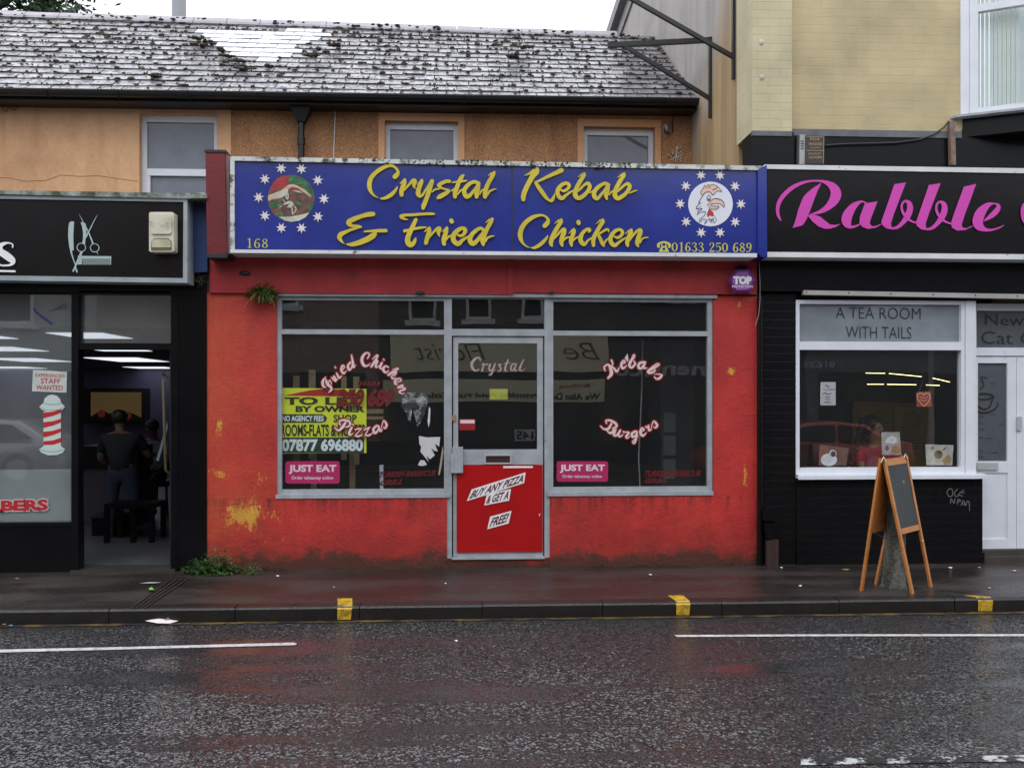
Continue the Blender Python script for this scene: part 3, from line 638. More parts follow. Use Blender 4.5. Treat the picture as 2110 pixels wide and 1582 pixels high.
for (a, b_, v0) in joints:
    c = px_of(RP(a, v0)); 
    if c[0] < -120: continue
    dens = 4.5+6.5*v0
    if mnoise.noise(Vector((a*14, v0*4, 3))) > .1: dens *= 1.9
    k = int(dens*random.random()+random.random())
    if c[0] > 1200: k = int(k*1.2)
    for _ in range(k):
        u = a+random.choice([0, 0, random.random()])*(b_-a)+random.gauss(0, .012/W*1); v = v0+random.choice([.01, .01, random.random()])/rows*.8+.004
        if not (0 < u < 1 and 0 < v < 1): continue
        r0 = random.uniform(.004, .015)*(1+.3*v0) if random.random() < .9 else random.uniform(.012, .026)
        p = RP(u, v)+nrm*(.018)
        mb.ball(p, r0, 6, 4, sc=(random.uniform(1, 1.9), 1, .7), jit=.25)
# fuller clumps and tufts at the patch edge and below it
for (px, py, s_) in [(415, 95, .10), (430, 90, .08), (455, 105, .08), (470, 118, .06), (495, 130, .09), (480, 128, .08), (405, 82, .06), (640, 118, .09), (665, 108, .08), (690, 95, .07), (555, 140, .06), (505, 145, .08), (320, 160, .05), (1060, 120, .08), (1085, 100, .07)]:
    d = ray(px, py); o_ = Vector((0, 0, CAMH)); t_ = (EL-o_).dot(nrm)/d.dot(nrm); c = o_+d*t_
    for _ in range(14): mb.ball(c+Vector((random.gauss(0, s_*.7), random.gauss(0, s_*.5), 0))+nrm*.02, random.uniform(.010, .026), 6, 4, sc=(1.5, 1, .8), jit=.3)
for k in range(260):
    u = random.random(); p = RP(u, .965)+nrm*.02; 
    if mnoise.noise(Vector((u*20, 0, 0))) > -.1: mb.ball(p+Vector((0, random.uniform(-.12, .05), 0)), random.uniform(.008, .022), 6, 4, sc=(1.8, 1, .8), jit=.3)
moss = fin(mb, 'moss', M_moss, rf, fix=False, kind='stuff')
# ridge tiles
mb = MB(); L = (RR-RL).length; rl = .455; k = 0; t_ = 0
while t_ < L-.7:
    a, b_ = RL+sl2.normalized()*t_, RL+sl2.normalized()*min(t_+rl-.008, L)
    up = Vector((0, 0, 1)); vs = []
    for e_, q in ((0, a), (1, b_)):
        j = random.uniform(-.006, .006)
        for (dy, dz) in ((-.15, -.085), (-.13, -.045), (-.05, .035+j), (.0, .05+j), (.05, .035), (.13, -.06)): vs.append(q+Vector((0, dy, dz)))
    mb.add(vs, [(i, i+1, i+7, i+6) for i in range(5)]+[(0, 1, 2, 3, 4, 5), (6, 7, 8, 9, 10, 11)]); t_ += rl; k += 1
fin(mb, 'ridge_tiles', M_ridge, rf)
mb = MB(); bk = RP(0, 1)+Vector((0, 3.2, -2.2)); bk2 = RP(1, 1)+Vector((0, 3.2, -2.2)); mb.add([RP(0, 1), RP(1, 1), bk2, bk], [(0, 1, 2, 3)]); fin(mb, 'rear_roof_slope', M_slate, h)
# gutter with fascia, hopper and downpipe
mb = MB(); g0 = EL+Vector((0, -.03, -.02)); g1 = ER+Vector((0, -.03, -.02)); prof = [(.06*math.cos(a_)-.02, .06*math.sin(a_)) for a_ in [math.pi+math.pi*k/6 for k in range(7)]]
vs = [g0+Vector((0, y_, z_)) for y_, z_ in prof]+[g1+Vector((0, y_, z_)) for y_, z_ in prof]
mb.add(vs, [(i, i+1, i+8, i+7) for i in range(6)])
mb.add([g0+Vector((0, -.085, .012)), g1+Vector((0, -.085, .012)), g1+Vector((0, -.07, .012)), g0+Vector((0, -.07, .012)), g0+Vector((0, -.085, -.004)), g1+Vector((0, -.085, -.004))], [(0, 1, 2, 3), (0, 4, 5, 1)])
for k in range(16):
    q = g0+(g1-g0)*((k+.5)/16); mb.tube([q+Vector((-.012, y_, z_))*1 for y_, z_ in [(p_[0]*1.12, p_[1]*1.12) for p_ in prof]], .007, 5)
mb.hexa([g0+Vector((0, .05, -.085)), g1+Vector((0, .05, -.085)), g1+Vector((0, .05, .0)), g0+Vector((0, .05, .0))], .03)
mb.hexa([g0+Vector((0, .08, -.085)), g1+Vector((0, .08, -.085)), g1+Vector((0, .08, -.065)), g0+Vector((0, .08, -.065))], .35)
fin(mb, 'gutter', M_gutter, h)
mb = MB(); Yd = YU-.10; hx, hz = X_(621, Yd), Z_(621, 228, Yd)
mb.add([(hx-.12, Yd-.09, hz+.03), (hx+.12, Yd-.09, hz+.03), (hx+.12, Yd+.09, hz+.03), (hx-.12, Yd+.09, hz+.03), (hx-.045, Yd-.05, hz-.14), (hx+.045, Yd-.05, hz-.14), (hx+.045, Yd+.05, hz-.14), (hx-.045, Yd+.05, hz-.14)], [(0, 1, 5, 4), (1, 2, 6, 5), (2, 3, 7, 6), (3, 0, 4, 7)])
mb.tube([(hx, Yd, hz-.1), (hx, Yd, 2.4)], .036, 10); mb.tube([(hx, Yd, hz-.32), (hx, Yd, hz-.4)], .045, 10); mb.tube([(hx, Yd-.02, hz+.2), (hx, Yd, hz)], .035, 8)
fin(mb, 'downpipe', M_gutter, h)
# cables, bracket ring, graffiti tag, cracks
mb = MB(); c = P(1372, 264, YU-.02)
mb.ball(c, .045, 10, 6, sc=(.8, .5, 1)); fin(mb, 'cable_gland', mat('grey_plastic', (.4, .4, .42), .5, .1), h)
mb = MB(); cp = [P(x_, y_, YU-.03) for x_, y_ in [(1369, 262), (1371, 272), (1378, 277), (1386, 272), (1386, 250), (1388, 240), (1396, 236), (1438, 237)]]
mb.tube(cp, .010, 6); fin(mb, 'cable', M_metaldk, h)
mb = MB(); mb.tube([P(691, 226, YU-.02), P(687, 330, YU-.02)], .005, 5); fin(mb, 'cable', M_upvc, h)
mb = MB(); cp = [P(17+12*math.cos(a_), 209+10*math.sin(a_), YU-.02) for a_ in [2*math.pi*k/16 for k in range(17)]]; mb.tube(cp, .008, 5)
mb.tube([P(x_, y_, YU-.02) for x_, y_ in [(8, 213), (5, 225), (12, 232), (18, 222), (28, 228), (38, 220), (44, 211), (60, 210)]], .006, 5); fin(mb, 'cable', mat('rusty_wire', (.2, .1, .05), .6), h)
mb = MB()
g_ = [(1385, 318), (1398, 302), (1388, 326), (1404, 312)], [(1382, 330), (1408, 318)], [(1396, 300), (1392, 334)], [(1386, 310), (1376, 322), (1392, 318), (1386, 334)], [(1398, 322), (1396, 334), (1404, 324), (1402, 334)], [(1375, 318), (1384, 324)], [(1390, 306), (1404, 304)]
for l_ in g_: mb.tube([P(a_, b_, YU-.008) for a_, b_ in l_], .005, 4)
fin(mb, 'graffiti', mat('white_scrawl', (.85, .8, .75), .7), h)
mb = MB(); zz = Z_(0, 365, YU)
def crack(pts, r=.0025): mb.tube([P(a_, b_, YU-.001) for a_, b_ in pts], r, 4)
crs = []
def crack(pts, r=.0025):
    mb = MB(); mb.tube([P(a_, b_, YU-.001) for a_, b_ in pts], r, 4); fin(mb, 'plaster_crack', mat('crack_dark', (.16, .08, .04), .9), h)
crack([(-20, 366), (20, 367), (50, 374), (95, 372), (125, 361), (165, 364), (200, 362), (240, 368), (284, 374)]); crack([(452, 220), (452, 260), (450, 310)]); crack([(0, 208), (60, 212), (140, 214), (270, 218)])

# flue behind the ridge
t0 = thing('flue_pipe', P(369, 60, 15.2), 'tall pale grey vent pipe standing behind the roof ridge', 'pipe')
mb = MB(); c = P(369, 60, 15.2); mb.tube([(c.x, c.y, 0), (c.x, c.y, c.z+2.6)], .112, 20); fin(mb, 'pipe', mat('flue_grey', (.34, .34, .36), .5, .15, 3), t0)
mb = MB(); mb.tube([(c.x, c.y, c.z+2.6), (c.x, c.y, c.z+2.7)], [.16, .15], 20); fin(mb, 'cowl', M_metaldk, t0)

# ================================================================ TALL YELLOW BUILDING (right)
YP = 8.56; YW = 8.68
tb = thing('corner_building', (X_(1700, YW), YW, 0), 'tall building of cream painted brick with a bay window above the purple lettered shop', 'building')
XP0, XP1 = X_(1550, YP), X_(1632, YP)
zb = Z_(1600, 272, YP); HT = 9.5
# gable side wall (real polygon at XG)
G1, G2 = PXp(1262, 76, XG), PXp(1288, 0, XG)
sl_ = (G2-G1); G3 = G1+sl_*4.2; G0 = G1-sl_*1.5
yb = [(XG, 9.04, 0), (XG, 9.04, HT), (XG, G3.y, G3.z), tuple(G1), tuple(G0), (XG, G0.y, 0)]
mb = MB(); mb.add(yb+[(x_+.3, y_, z_) for x_, y_, z_ in yb], [(0, 1, 2, 3, 4, 5), (6, 7, 8, 9, 10, 11), (0, 1, 7, 6), (2, 3, 9, 8), (3, 4, 10, 9), (4, 5, 11, 10), (1, 2, 8, 7)])
fin(mb, 'gable_wall', M_gable, tb)
mb = MB(); e_ = (G3-G0).normalized(); pr = e_.cross(Vector((1, 0, 0))).normalized()
if pr.z < 0: pr = -pr
for (o1, o2, x0_, x1_) in ((-.10, .10, -.12, .35), (-.42, -.30, -.03, .0)):
    vs = []
    for q in (G0, G3):
        for xx in (x0_, x1_):
            for o1_ in (o1, o2): vs.append(Vector((XG+xx, q.y, q.z))+pr*o1_)
    mb.add(vs, [(0, 1, 3, 2), (4, 5, 7, 6), (0, 1, 5, 4), (2, 3, 7, 6), (0, 2, 6, 4), (1, 3, 7, 5)])
fin(mb, 'verge', mat('verge_grey', (.17, .17, .17), .5, .3), tb)
mb = MB(); mb.wbox((XP0, YP, zb), (XP1, 9.05, HT)); fin(mb, 'pilaster', M_pilbrick, tb)
# taper under pilaster foot
xw1 = X_(1981, YW)
mb = MB(); mb.wbox((XP1, YW, Z_(1800, 275, YW)), (xw1, YW+.3, HT)); mb.wbox((xw1, YW+.002, Z_(1990, 268, YW)), (xw1+4.5, YW+.3, Z_(2045, 236, YW)+.02)); mb.wbox((xw1+.9, YW+.9, 2), (xw1+4.5, YW+1.0, HT)); fin(mb, 'front_wall', M_yelbrick, tb)
mb = MB(); mb.box(1602, 1982, 268, 282, YW-.035, .05); mb.box(1550, 1632, 270, 280, YP-.012, .04); fin(mb, 'lead_flashing', mat('lead_grey', (.12, .13, .14), .5, .35, 8), tb)
mb = MB(); mb.wbox((XP0-.002, YP+.004, 2.6), (XP1+.02, YP+.3, zb)); mb.wbox((XP1+.02, YW-.02, 2.6), (xw1+4.5, YW+.25, Z_(1800, 276, YW))); fin(mb, 'black_band', M_black, tb)
# bay window: its angled left side is seen
A = Vector((X_(1979, YW), YW, 0)); B = Vector((X_(2140, 8.37), 8.37, 0)); D_ = B+Vector((1.6, 0, 0))
zs = Z_(1985, 241, YW); z1_ = HT-1
def seg(mb, a, b_, z0, z1, t_=.05, out=0.0):
    n_ = (b_-a).cross(Vector((0, 0, 1))).normalized(); a = a+n_*out; b_ = b_+n_*out; n_ = -n_*t_
    vs = [Vector((q.x, q.y, z)) for z in (z0, z1) for q in (a, b_, b_+n_, a+n_)]
    mb.add(vs, [(0, 1, 5, 4), (1, 2, 6, 5), (2, 3, 7, 6), (3, 0, 4, 7), (0, 1, 2, 3), (4, 5, 6, 7)])
def along(t_): return A+(B-A)*t_
zt = Z_(2050, 20, 8.55); zpb = Z_(2020, 222, 8.6)
mb = MB(); seg(mb, along(0), along(.115), zs, z1_, .06, .004); seg(mb, along(.12), along(.235), zs, z1_, .07, .0)
seg(mb, along(.235), along(.92), zs, zpb, .06); seg(mb, along(.92), B, zs, z1_, .06); seg(mb, along(.235), along(.92), zt, zt+.07, .06)
seg(mb, B, B+Vector((.1, 0, 0)), zs, z1_); seg(mb, B+Vector((.1, 0, 0)), D_, zs, zs+.1); seg(mb, D_-Vector((.1, 0, 0)), D_, zs+.1, z1_)
bw = fin(mb, 'bay_window', M_upvc, tb)
mb = MB(); seg(mb, along(.235), along(.92), zpb, zt, .01, -.03); seg(mb, along(.235), along(.92), zt+.07, z1_, .01, -.03); seg(mb, B+Vector((.1, 0, 0)), D_-Vector((.1, 0, 0)), zs+.1, z1_, .01, -.03)
fin(mb, 'pane', glass('bay_glass', (.96, .98, .98), 1.5, 1.2), bw)
mb = MB()
for k in range(26):
    a_ = along(.2+k*.028); b2 = along(.2+k*.028+.03)+Vector((0, .012, 0)); seg(mb, a_, b2, zs, z1_, .004, -.16-.004*(k % 2))
seg(mb, along(.9), along(1.0)+Vector((.9, 0, 0)), zs, z1_, .004, -.2)
fin(mb, 'vertical_blind', mat('blind_fabric', (.72, .77, .75), .8, .08), bw)
mb = MB(); off = Vector((-.1, 0, 0))
vs = [A+Vector((-.10, 0, zs)), A+Vector((-.07, -.06, zs)), B+Vector((-.03, -.07, zs)), D_+Vector((0, -.07, zs)), D_+Vector((0, .3, zs)), A+Vector((-.1, .1, zs))]
mb.add(vs+[v+Vector((0, 0, -.022)) for v in vs], [(0, 1, 2, 3, 4, 5), (6, 7, 8, 9, 10, 11)]+[(i, (i+1) % 6, (i+1) % 6+6, i+6) for i in range(6)]); fin(mb, 'sill', M_alu, bw)
mb = MB(); za = Z_(2040, 279, 8.6)
vs = [A+Vector((.02, .0, 0)), B+Vector((.0, .02, 0)), D_+Vector((0, .02, 0)), D_+Vector((0, .5, 0)), A+Vector((.02, .5, 0))]
mb.add([v+Vector((0, 0, za)) for v in vs]+[v+Vector((0, 0, zs-.023)) for v in vs], [(0, 1, 2, 3, 4), (5, 6, 7, 8, 9)]+[(i, (i+1) % 5, (i+1) % 5+5, i+5) for i in range(5)]); fin(mb, 'apron', M_black, tb)
mb = MB(); mb.quadpx([(1958, 250), (1968, 250), (1970, 340), (1960, 340)], YW-.08, .05); fin(mb, 'bare_post', mat('peeling_wood', (.22, .13, .09), .8, .4, 8, col2=(.3, .3, .32), c2s=7, c2t=.55), tb)
mb = MB(); mb.tube([P(x_, y_, YW-.05) for x_, y_ in [(1955, 250), (1945, 263), (1925, 277), (1895, 288), (1850, 294), (1790, 296), (1740, 297), (1700, 300)]], .009, 6); fin(mb, 'cable', M_metaldk, tb)
mb = MB()
for (x_, y_) in ((1569, 88), (1570, 160)): mb = MB(); mb.ball(P(x_, y_, YP-.0), .024, 8, 5, sc=(1, .5, 1.2)); fin(mb, 'filled_hole', mat('filler', (.6, .52, .5), .8), tb)
# steel brackets projecting from the gable over the lower roof
def bracket(xp, arm_px, arm_y, ytop, ybot, braced, lab):
    Yb = PXp(xp, 200, XG).y; c = P(xp, ybot, Yb)
    t = thing('steel_bracket', c, lab, 'bracket', 'steel brackets on the gable wall')
    def bar(a, b_, wd=.045):
        mb = MB(); a = Vector(a); b_ = Vector(b_); d = (b_-a).normalized(); n_ = d.cross(Vector((0, 1, 0))).normalized()*wd/2*1.0
        q = [a-n_, b_-n_, b_+n_, a+n_]; q = [v+Vector((0, -wd/2, 0)) for v in q]; mb.hexa(q, wd); return mb
    s_ = .052 if not braced else .056
    fin(bar(P(xp, ytop, Yb), P(xp, ybot, Yb), s_), 'post', M_metaldk, t)
    if arm_y is not None: fin(bar(P(xp, arm_y, Yb), P(arm_px, arm_y+11, Yb), s_*.9), 'arm', M_metaldk, t)
    fin(bar(P(xp+1, braced[1], Yb)+Vector((0, .0, 0)), P(braced[2], braced[3], Yb), s_*.7), 'brace', M_metaldk, t)
bracket(1466, 1252, 83, 78, 243, (0, 206, 1278, 90), 'rusty steel bracket overhanging the slate roof, the lower one by the orange wall')
bracket(1514, 1240, -60, -80, 163, (0, 120, 1296, -5), 'rusty steel bracket high on the gable, the nearer one beside the cream pilaster')

# ================================================================ KEBAB SHOP FRONT
ks = thing('takeaway_shopfront', (0, YF, 0), 'red painted takeaway shopfront with worn yellow patches between the two black shops', 'shopfront')
xa, xb = X_(425, YF), X_(1560, YF)
wx0, wx1 = X_(570, YF), X_(1470, YF)          # opening
dx0, dx1 = X_(921, YF), X_(1133, YF)
zc = Z_(1000, 607, YF); zsill = Z_(1000, 1018, YF)
mb = MB(); mb.wbox((xa, YF, -.05), (wx0, YF+.25, zc)); mb.wbox((wx1, YF, -.05), (xb, YF+.25, zc)); mb.wbox((wx0, YF, -.05), (dx0, YF+.25, zsill)); mb.wbox((dx1, YF, -.05), (wx1, YF+.25, zsill)); mb.wbox((dx0, YF+.01, -.05), (dx1, YF+.25, .085))
# chipped edges
fin(mb, 'wall', M_redwall, ks)
mb = MB(); mb.box(432, 1046, 526, 605, YF-.035, .06); mb.box(1058, 1560, 526, 605, YF-.035, .06); mb.box(1046, 1058, 526, 606, YF-.05, .08)
o = fin(mb, 'fascia_board', M_redboard, ks)
for (x_, y_, r_) in ((504, 563, .035), (866, 604, .03), (1135, 603, .02)):
    mb = MB(); mb.ball(P(x_, y_, YF-.045), r_, 8, 5, sc=(1.4, .5, .6), jit=.1); fin(mb, 'tar_blob', M_tar, o)
mb = MB(); mb.wbox((xa, YF, zc+.0), (xb, YF+.2, Z_(1000, 340, YF))); mb.wbox((xa, YF+.2, Z_(1000, 345, YF)-.06), (xb, YU, Z_(1000, 345, YF)-.02)); fin(mb, 'flat_roof', M_tar, ks)
def frame(mb, x0, x1, y0, y1, Y, d, l, r_, t_, b_):     # px frame with member widths in px
    mb.box(x0, x0+l, y0, y1, Y, d); mb.box(x1-r_, x1, y0, y1, Y, d)
    xm = (x0+x1)/2
    X0, X1 = X_(x0+l, Y), X_(x1-r_, Y); mb.wbox((X0, Y+.001, Z_(xm, y0+t_, Y)), (X1, Y+d, Z_(xm, y0, Y))); mb.wbox((X0, Y+.001, Z_(xm, y1, Y)), (X1, Y+d, Z_(xm, y1-b_, Y)))
YW2 = YF+.02
def shop_window(x0, x1, y0, y1, ymid, lbl):
    mb = MB(); frame(mb, x0, x1, y0, y1, YW2, .06, 10, 10, 8, 12)
    xm = (x0+x1)/2; X0, X1 = X_(x0+10, YW2), X_(x1-10, YW2); mb.wbox((X0, YW2-.006, Z_(xm, ymid+5, YW2)), (X1, YW2+.05, Z_(xm, ymid-5, YW2)))
    wd = fin(mb, 'window', M_alu, ks); tag(wd, lbl)
    mb = MB(); mb.box(x0+9, x1-9, y0+7, ymid-4, YW2+.03, .006); mb.box(x0+9, x1-9, ymid+4, y1-11, YW2+.03, .006); fin(mb, 'pane', M_glass, wd)
    mb = MB(); mb.box(x0-2, x1+2, y1-2, y1+6, YW2-.03, .06); fin(mb, 'sill', M_alu, wd)
    return wd
wl = shop_window(570, 925, 611, 1020, 684, 'left display window of the red shop')
wr = shop_window(1130, 1468, 614, 1015, 687, 'right display window of the red shop')
mb = MB(); mb.box(572, 1478, 605, 612, YF-.02, .08); fin(mb, 'head_strip', M_alu, ks)
# door set
mb = MB(); mb.box(921, 931, 611, 1150, YW2-.008, .08); mb.box(1122, 1133, 611, 1150, YW2-.008, .08); X0, X1 = X_(931, YW2), X_(1122, YW2)
def hb(mb, y0, y1, Y, d, X0=X0, X1=X1, xm=1027): mb.wbox((X0, Y, Z_(xm, y1, Y)), (X1, Y+d, Z_(xm, y0, Y)))
hb(mb, 678, 692, YW2-.004, .07); hb(mb, 611, 616, YW2, .07); hb(mb, 1148, 1152, YW2-.03, .09)
ft = fin(mb, 'door_frame', M_alu, ks)
mb = MB(); mb.box(931, 1122, 614, 680, YW2+.03, .006); fin(mb, 'pane', M_glass, ft)
YD = YW2+.012
mb = MB(); mb.box(934, 944, 694, 1146, YD, .045); mb.box(1107, 1119, 694, 1146, YD, .045); a0, a1 = X_(944, YD), X_(1107, YD)
for (y0, y1) in ((694, 707), (926, 957), (1136, 1146)): hb(mb, y0, y1, YD+.001, .044, a0, a1)
mb.wbox((a0, YD+.012, Z_(1027, 1137, YD)), (a1, YD+.03, Z_(1027, 956, YD)))
dr = fin(mb, 'door', M_alu, ks)
mb = MB(); mb.box(931, 934, 692, 1148, YD+.02, .03); mb.box(1119, 1122, 692, 1148, YD+.02, .03); fin(mb, 'gasket', M_aludk, dr)
mb = MB(); mb.box(943, 1108, 706, 927, YD+.02, .006); fin(mb, 'pane', M_glass, dr)
M_kick = mat('red_kick_panel', (.42, .006, .008), .25, .15, 3)
mb = MB(); mb.box(941, 1118, 958, 1137, YD-.014, .013); fin(mb, 'kick_panel', M_kick, dr)
mb = MB(); mb.box(932, 954, 921, 974, YD-.055, .05); mb.box(929, 935, 935, 974, YD-.06, .02); fin(mb, 'handle', M_alu, dr)
mb = MB(); frame(mb, 998, 1054, 936, 956, YD-.02, .02, 3, 3, 3, 3); lb = fin(mb, 'letterbox', mat('satin_metal', (.42, .43, .45), .35, .1), dr)
mb = MB(); mb.box(1001, 1051, 939, 953, YD-.008, .006); fin(mb, 'flap', mat('letterbox_dark', (.05, .02, .02), .4), lb)
mb = MB(); mb.box(1037, 1098, 960, 964, YD-.018, .003); fin(mb, 'tape_strip', M_wht, dr)
mb = MB(); mb.box(929, 939, 855, 867, YD-.014, .012); fin(mb, 'lock', mat('brass_lock', (.3, .22, .1), .4), dr)
mb = MB()
for q, s_ in (([(972, 1008), (1083, 973), (1080, 995), (962, 1032)], ''), ([(1003, 1018), (1053, 1007), (1049, 1031), (998, 1041)], ''), ([(1010, 1064), (1054, 1052), (1048, 1078), (1004, 1090)], '')): mb.poly(q, YD-.0185, .003)
fin(mb, 'lettering', M_wht, dr)
mb = MB(); text(mb, 'BUY ANY PIZZA', [(974, 1011), (1080, 977), (1077, 993), (966, 1028)], YD-.0195, .03, .25); text(mb, '& GET A', [(1005, 1021), (1050, 1010), (1046, 1028), (1001, 1038)], YD-.0195, .03, .25); text(mb, 'FREE!', [(1013, 1067), (1050, 1056), (1045, 1075), (1008, 1086)], YD-.0195, .03, .25)
fin(mb, 'lettering', mat('maroon_print', (.12, .005, .015), .4), dr, fix=False)
strokes_crystal = [[(236,430,9),(232,415,10),(212,417,14),(192,440,17),(192,465,17),(208,484,12),(228,478,9)],
 [(243,452,7),(256,446,10),(250,470,13),(246,486,11)],[(254,462,6),(270,448,9),(278,452,8)],
 [(290,448,11),(284,472,13),(292,485,10),(308,468,8)],[(316,446,11),(306,480,12),(296,505,10),(284,508,7),(290,498,5),(320,478,5)],
 [(350,450,10),(336,452,9),(346,466,12),(348,480,11),(334,487,9)],[(388,424,9),(376,455,13),(370,482,12),(384,484,6)],[(364,446,6),(400,441,7)],
 [(428,448,9),(414,447,10),(402,466,13),(408,484,11),(424,468,7)],[(432,447,10),(422,476,13),(430,486,8),(440,478,5)],[(472,424,8),(458,452,12),(450,478,13),(462,485,8),(482,470,4)]]
mb = MB(); strokes(mb, strokes_crystal, 900, 580, 2.636, YD+.019, grow=-1.2); fin(mb, 'lettering', mat('worn_pink_vinyl', (.42, .30, .29), .5, .3, 30), dr, fix=False)

# window lettering, traced in strokes
FC = [[(165,490,20),(120,560,50),(128,635,45),(165,655,28)],[(172,530,30),(195,600,58),(250,650,48),(262,695,40),(222,735,28)],[(195,610,26),(235,540,26),(262,600,24)],
 [(262,495,25),(300,530,40),(330,555,38)],[(300,545,24),(298,470,30),(340,530,38),(365,520,22)],
 [(348,430,38),(388,500,46),(425,470,24)],[(322,322,28),(330,340,28)],
 [(440,375,24),(472,325,30),(442,300,34),(420,370,46),(460,430,44),(500,390,22)],
 [(570,250,40),(530,310,46),(550,370,50),(590,335,34),(605,255,30)],[(588,130,28),(608,240,46),(620,330,46),(655,290,18)],
 [(850,185,30),(880,120,34),(832,95,36),(775,150,50),(758,230,56),(802,308,48),(868,292,28),(890,262,16)],
 [(930,195,20),(1000,135,34),(1012,155,34),(955,250,46),(912,320,44)],[(940,280,26),(1012,222,42),(985,290,46),(992,330,40),(1035,305,18)],
 [(1085,255,38),(1052,325,50),(1080,355,30),(1112,315,18)],[(1108,200,28),(1120,212,28)],
 [(1190,330,32),(1140,310,36),(1105,370,50),(1150,415,42),(1195,380,20)],
 [(1255,370,18),(1340,345,34),(1335,370,30),(1260,405,46),(1190,455,46)],[(1250,435,24),(1315,405,36),(1295,448,42),(1240,472,28),(1262,512,42),(1305,495,18)],
 [(1310,570,22),(1392,552,34),(1372,512,34),(1302,542,46),(1302,600,44),(1345,600,20)],
 [(1335,645,20),(1425,620,42),(1385,655,38),(1345,665,34)],[(1385,650,22),(1465,680,42),(1385,712,40),(1372,740,38),(1425,760,24),(1450,740,18)]]
PZs = [[(405,1268,30),(388,1215,34),(450,1188,40),(540,1205,44),(568,1262,40),(520,1300,32),(480,1300,22)],[(492,1225,36),(440,1305,56),(375,1358,40),(315,1312,28)],
 [(590,1310,44),(550,1400,52),(572,1432,38),(615,1400,18)],[(605,1262,28),(620,1272,28)],[(648,1345,28),(700,1330,34),(745,1330,30)],[(742,1332,22),(650,1440,26)],[(650,1445,30),(705,1452,40),(765,1425,22)],
 [(790,1350,26),(840,1328,34),(885,1308,30)],[(880,1310,22),(812,1430,26)],[(812,1436,28),(870,1438,40),(935,1395,18)],
 [(1000,1280,40),(945,1335,46),(970,1400,50),(1020,1355,34),(1030,1290,30)],[(1028,1285,38),(1060,1370,42),(1092,1335,18)],[(1070,1330,18),(1112,1200,28),(1160,1265,46),(1135,1322,36),(1105,1300,20)]]
KB = [[(165,365,28),(150,310,34),(212,272,36),(248,330,56),(262,415,58),(212,482,36)],[(262,205,34),(282,262,30),(250,305,26)],[(262,292,26),(310,340,40),(348,380,40),(388,310,18)],
 [(418,262,22),(472,240,34),(452,207,34),(415,270,46),(440,330,46),(500,285,20)],[(540,260,20),(605,125,30),(620,150,28),(562,220,50),(542,290,50),(580,318,44),(628,258,36),(605,210,24),(655,280,16)],
 [(765,235,44),(702,250,46),(682,310,48),(722,330,44),(780,255,30)],[(785,235,38),(760,320,44),(812,325,20)],[(860,330,20),(968,262,30),(1002,278,30),(905,330,48),(835,370,50),(850,402,44),(925,380,38),(935,342,22),(905,410,18)],
 [(930,420,18),(1040,430,32),(1012,480,46),(960,495,34),(928,460,24)]]
BG = [[(188,1185,28),(178,1142,34),(240,1138,40),(320,1178,44),(342,1228,44),(285,1262,30),(300,1300,48),(245,1332,44),(198,1300,26)],[(265,1185,36),(212,1268,50),(142,1268,34),(95,1225,26)],
 [(328,1275,38),(300,1350,50),(332,1372,38),(395,1300,32)],[(400,1290,38),(368,1360,44),(402,1386,34),(445,1350,18)],[(452,1315,38),(480,1320,24),(532,1325,38),(492,1385,44),(512,1410,32),(552,1375,16)],
 [(635,1305,40),(580,1342,46),(590,1392,44),(632,1372,34),(662,1310,26)],[(660,1312,36),(642,1420,44),(618,1490,34),(592,1462,26),(690,1365,16)],[(718,1315,22),(768,1280,34),(732,1255,34),(710,1320,46),(750,1375,44),(805,1325,18)],
 [(798,1235,36),(828,1250,24),(840,1215,30)],[(835,1222,36),(845,1290,42),(885,1275,18)],[(868,1300,16),(912,1152,28),(970,1210,46),(942,1252,34),(912,1232,18)]]
YL = YW2+.029
for (st, ox, oy, sc, wd_) in ((FC, 650, 715, 7.91, wl), (PZs, 650, 715, 7.91, wl), (KB, 1225, 715, 7.53, wr), (BG, 1225, 715, 7.53, wr)):
    mb = MB(); strokes(mb, st, ox, oy, sc, YL, grow=14); g_ = fin(mb, 'lettering_outline', M_glow, wd_, fix=False)
    mb = MB(); strokes(mb, st, ox, oy, sc, YL-.009, grow=-4.5); fin(mb, 'lettering', M_wht2, wd_, fix=False)
# red vinyl phone number and small slanted lines
M_dimred = mat('faded_red_vinyl', (.13, .006, .008), .5, .15)
mb = MB(); text(mb, '250 689', [(696, 800), (814, 800), (810, 839), (692, 839)], YL-.001, .05, .15)
text(mb, '01633', [(737, 785), (784, 785), (783, 795), (736, 795)], YL-.001, .05, .1)
fin(mb, 'lettering', M_dimred, wl, fix=False)
mb = MB(); text(mb, 'TURKISH BARBECUE', [(783, 972), (900, 968), (899, 980), (781, 984)], YL-.001, .04, .3); text(mb, 'GRILL', [(784, 989), (831, 987), (829, 998), (782, 1000)], YL-.001, .04, .3)
fin(mb, 'lettering', M_dimred, wl, fix=False)
mb = MB(); text(mb, 'TURKISH BARBECUE', [(1330, 969), (1446, 969), (1444, 981), (1327, 982)], YL-.001, .04, .3); text(mb, 'GRILL', [(1329, 986), (1376, 984), (1374, 994), (1327, 996)], YL-.001, .04, .3)
fin(mb, 'lettering', M_dimred, wr, fix=False)

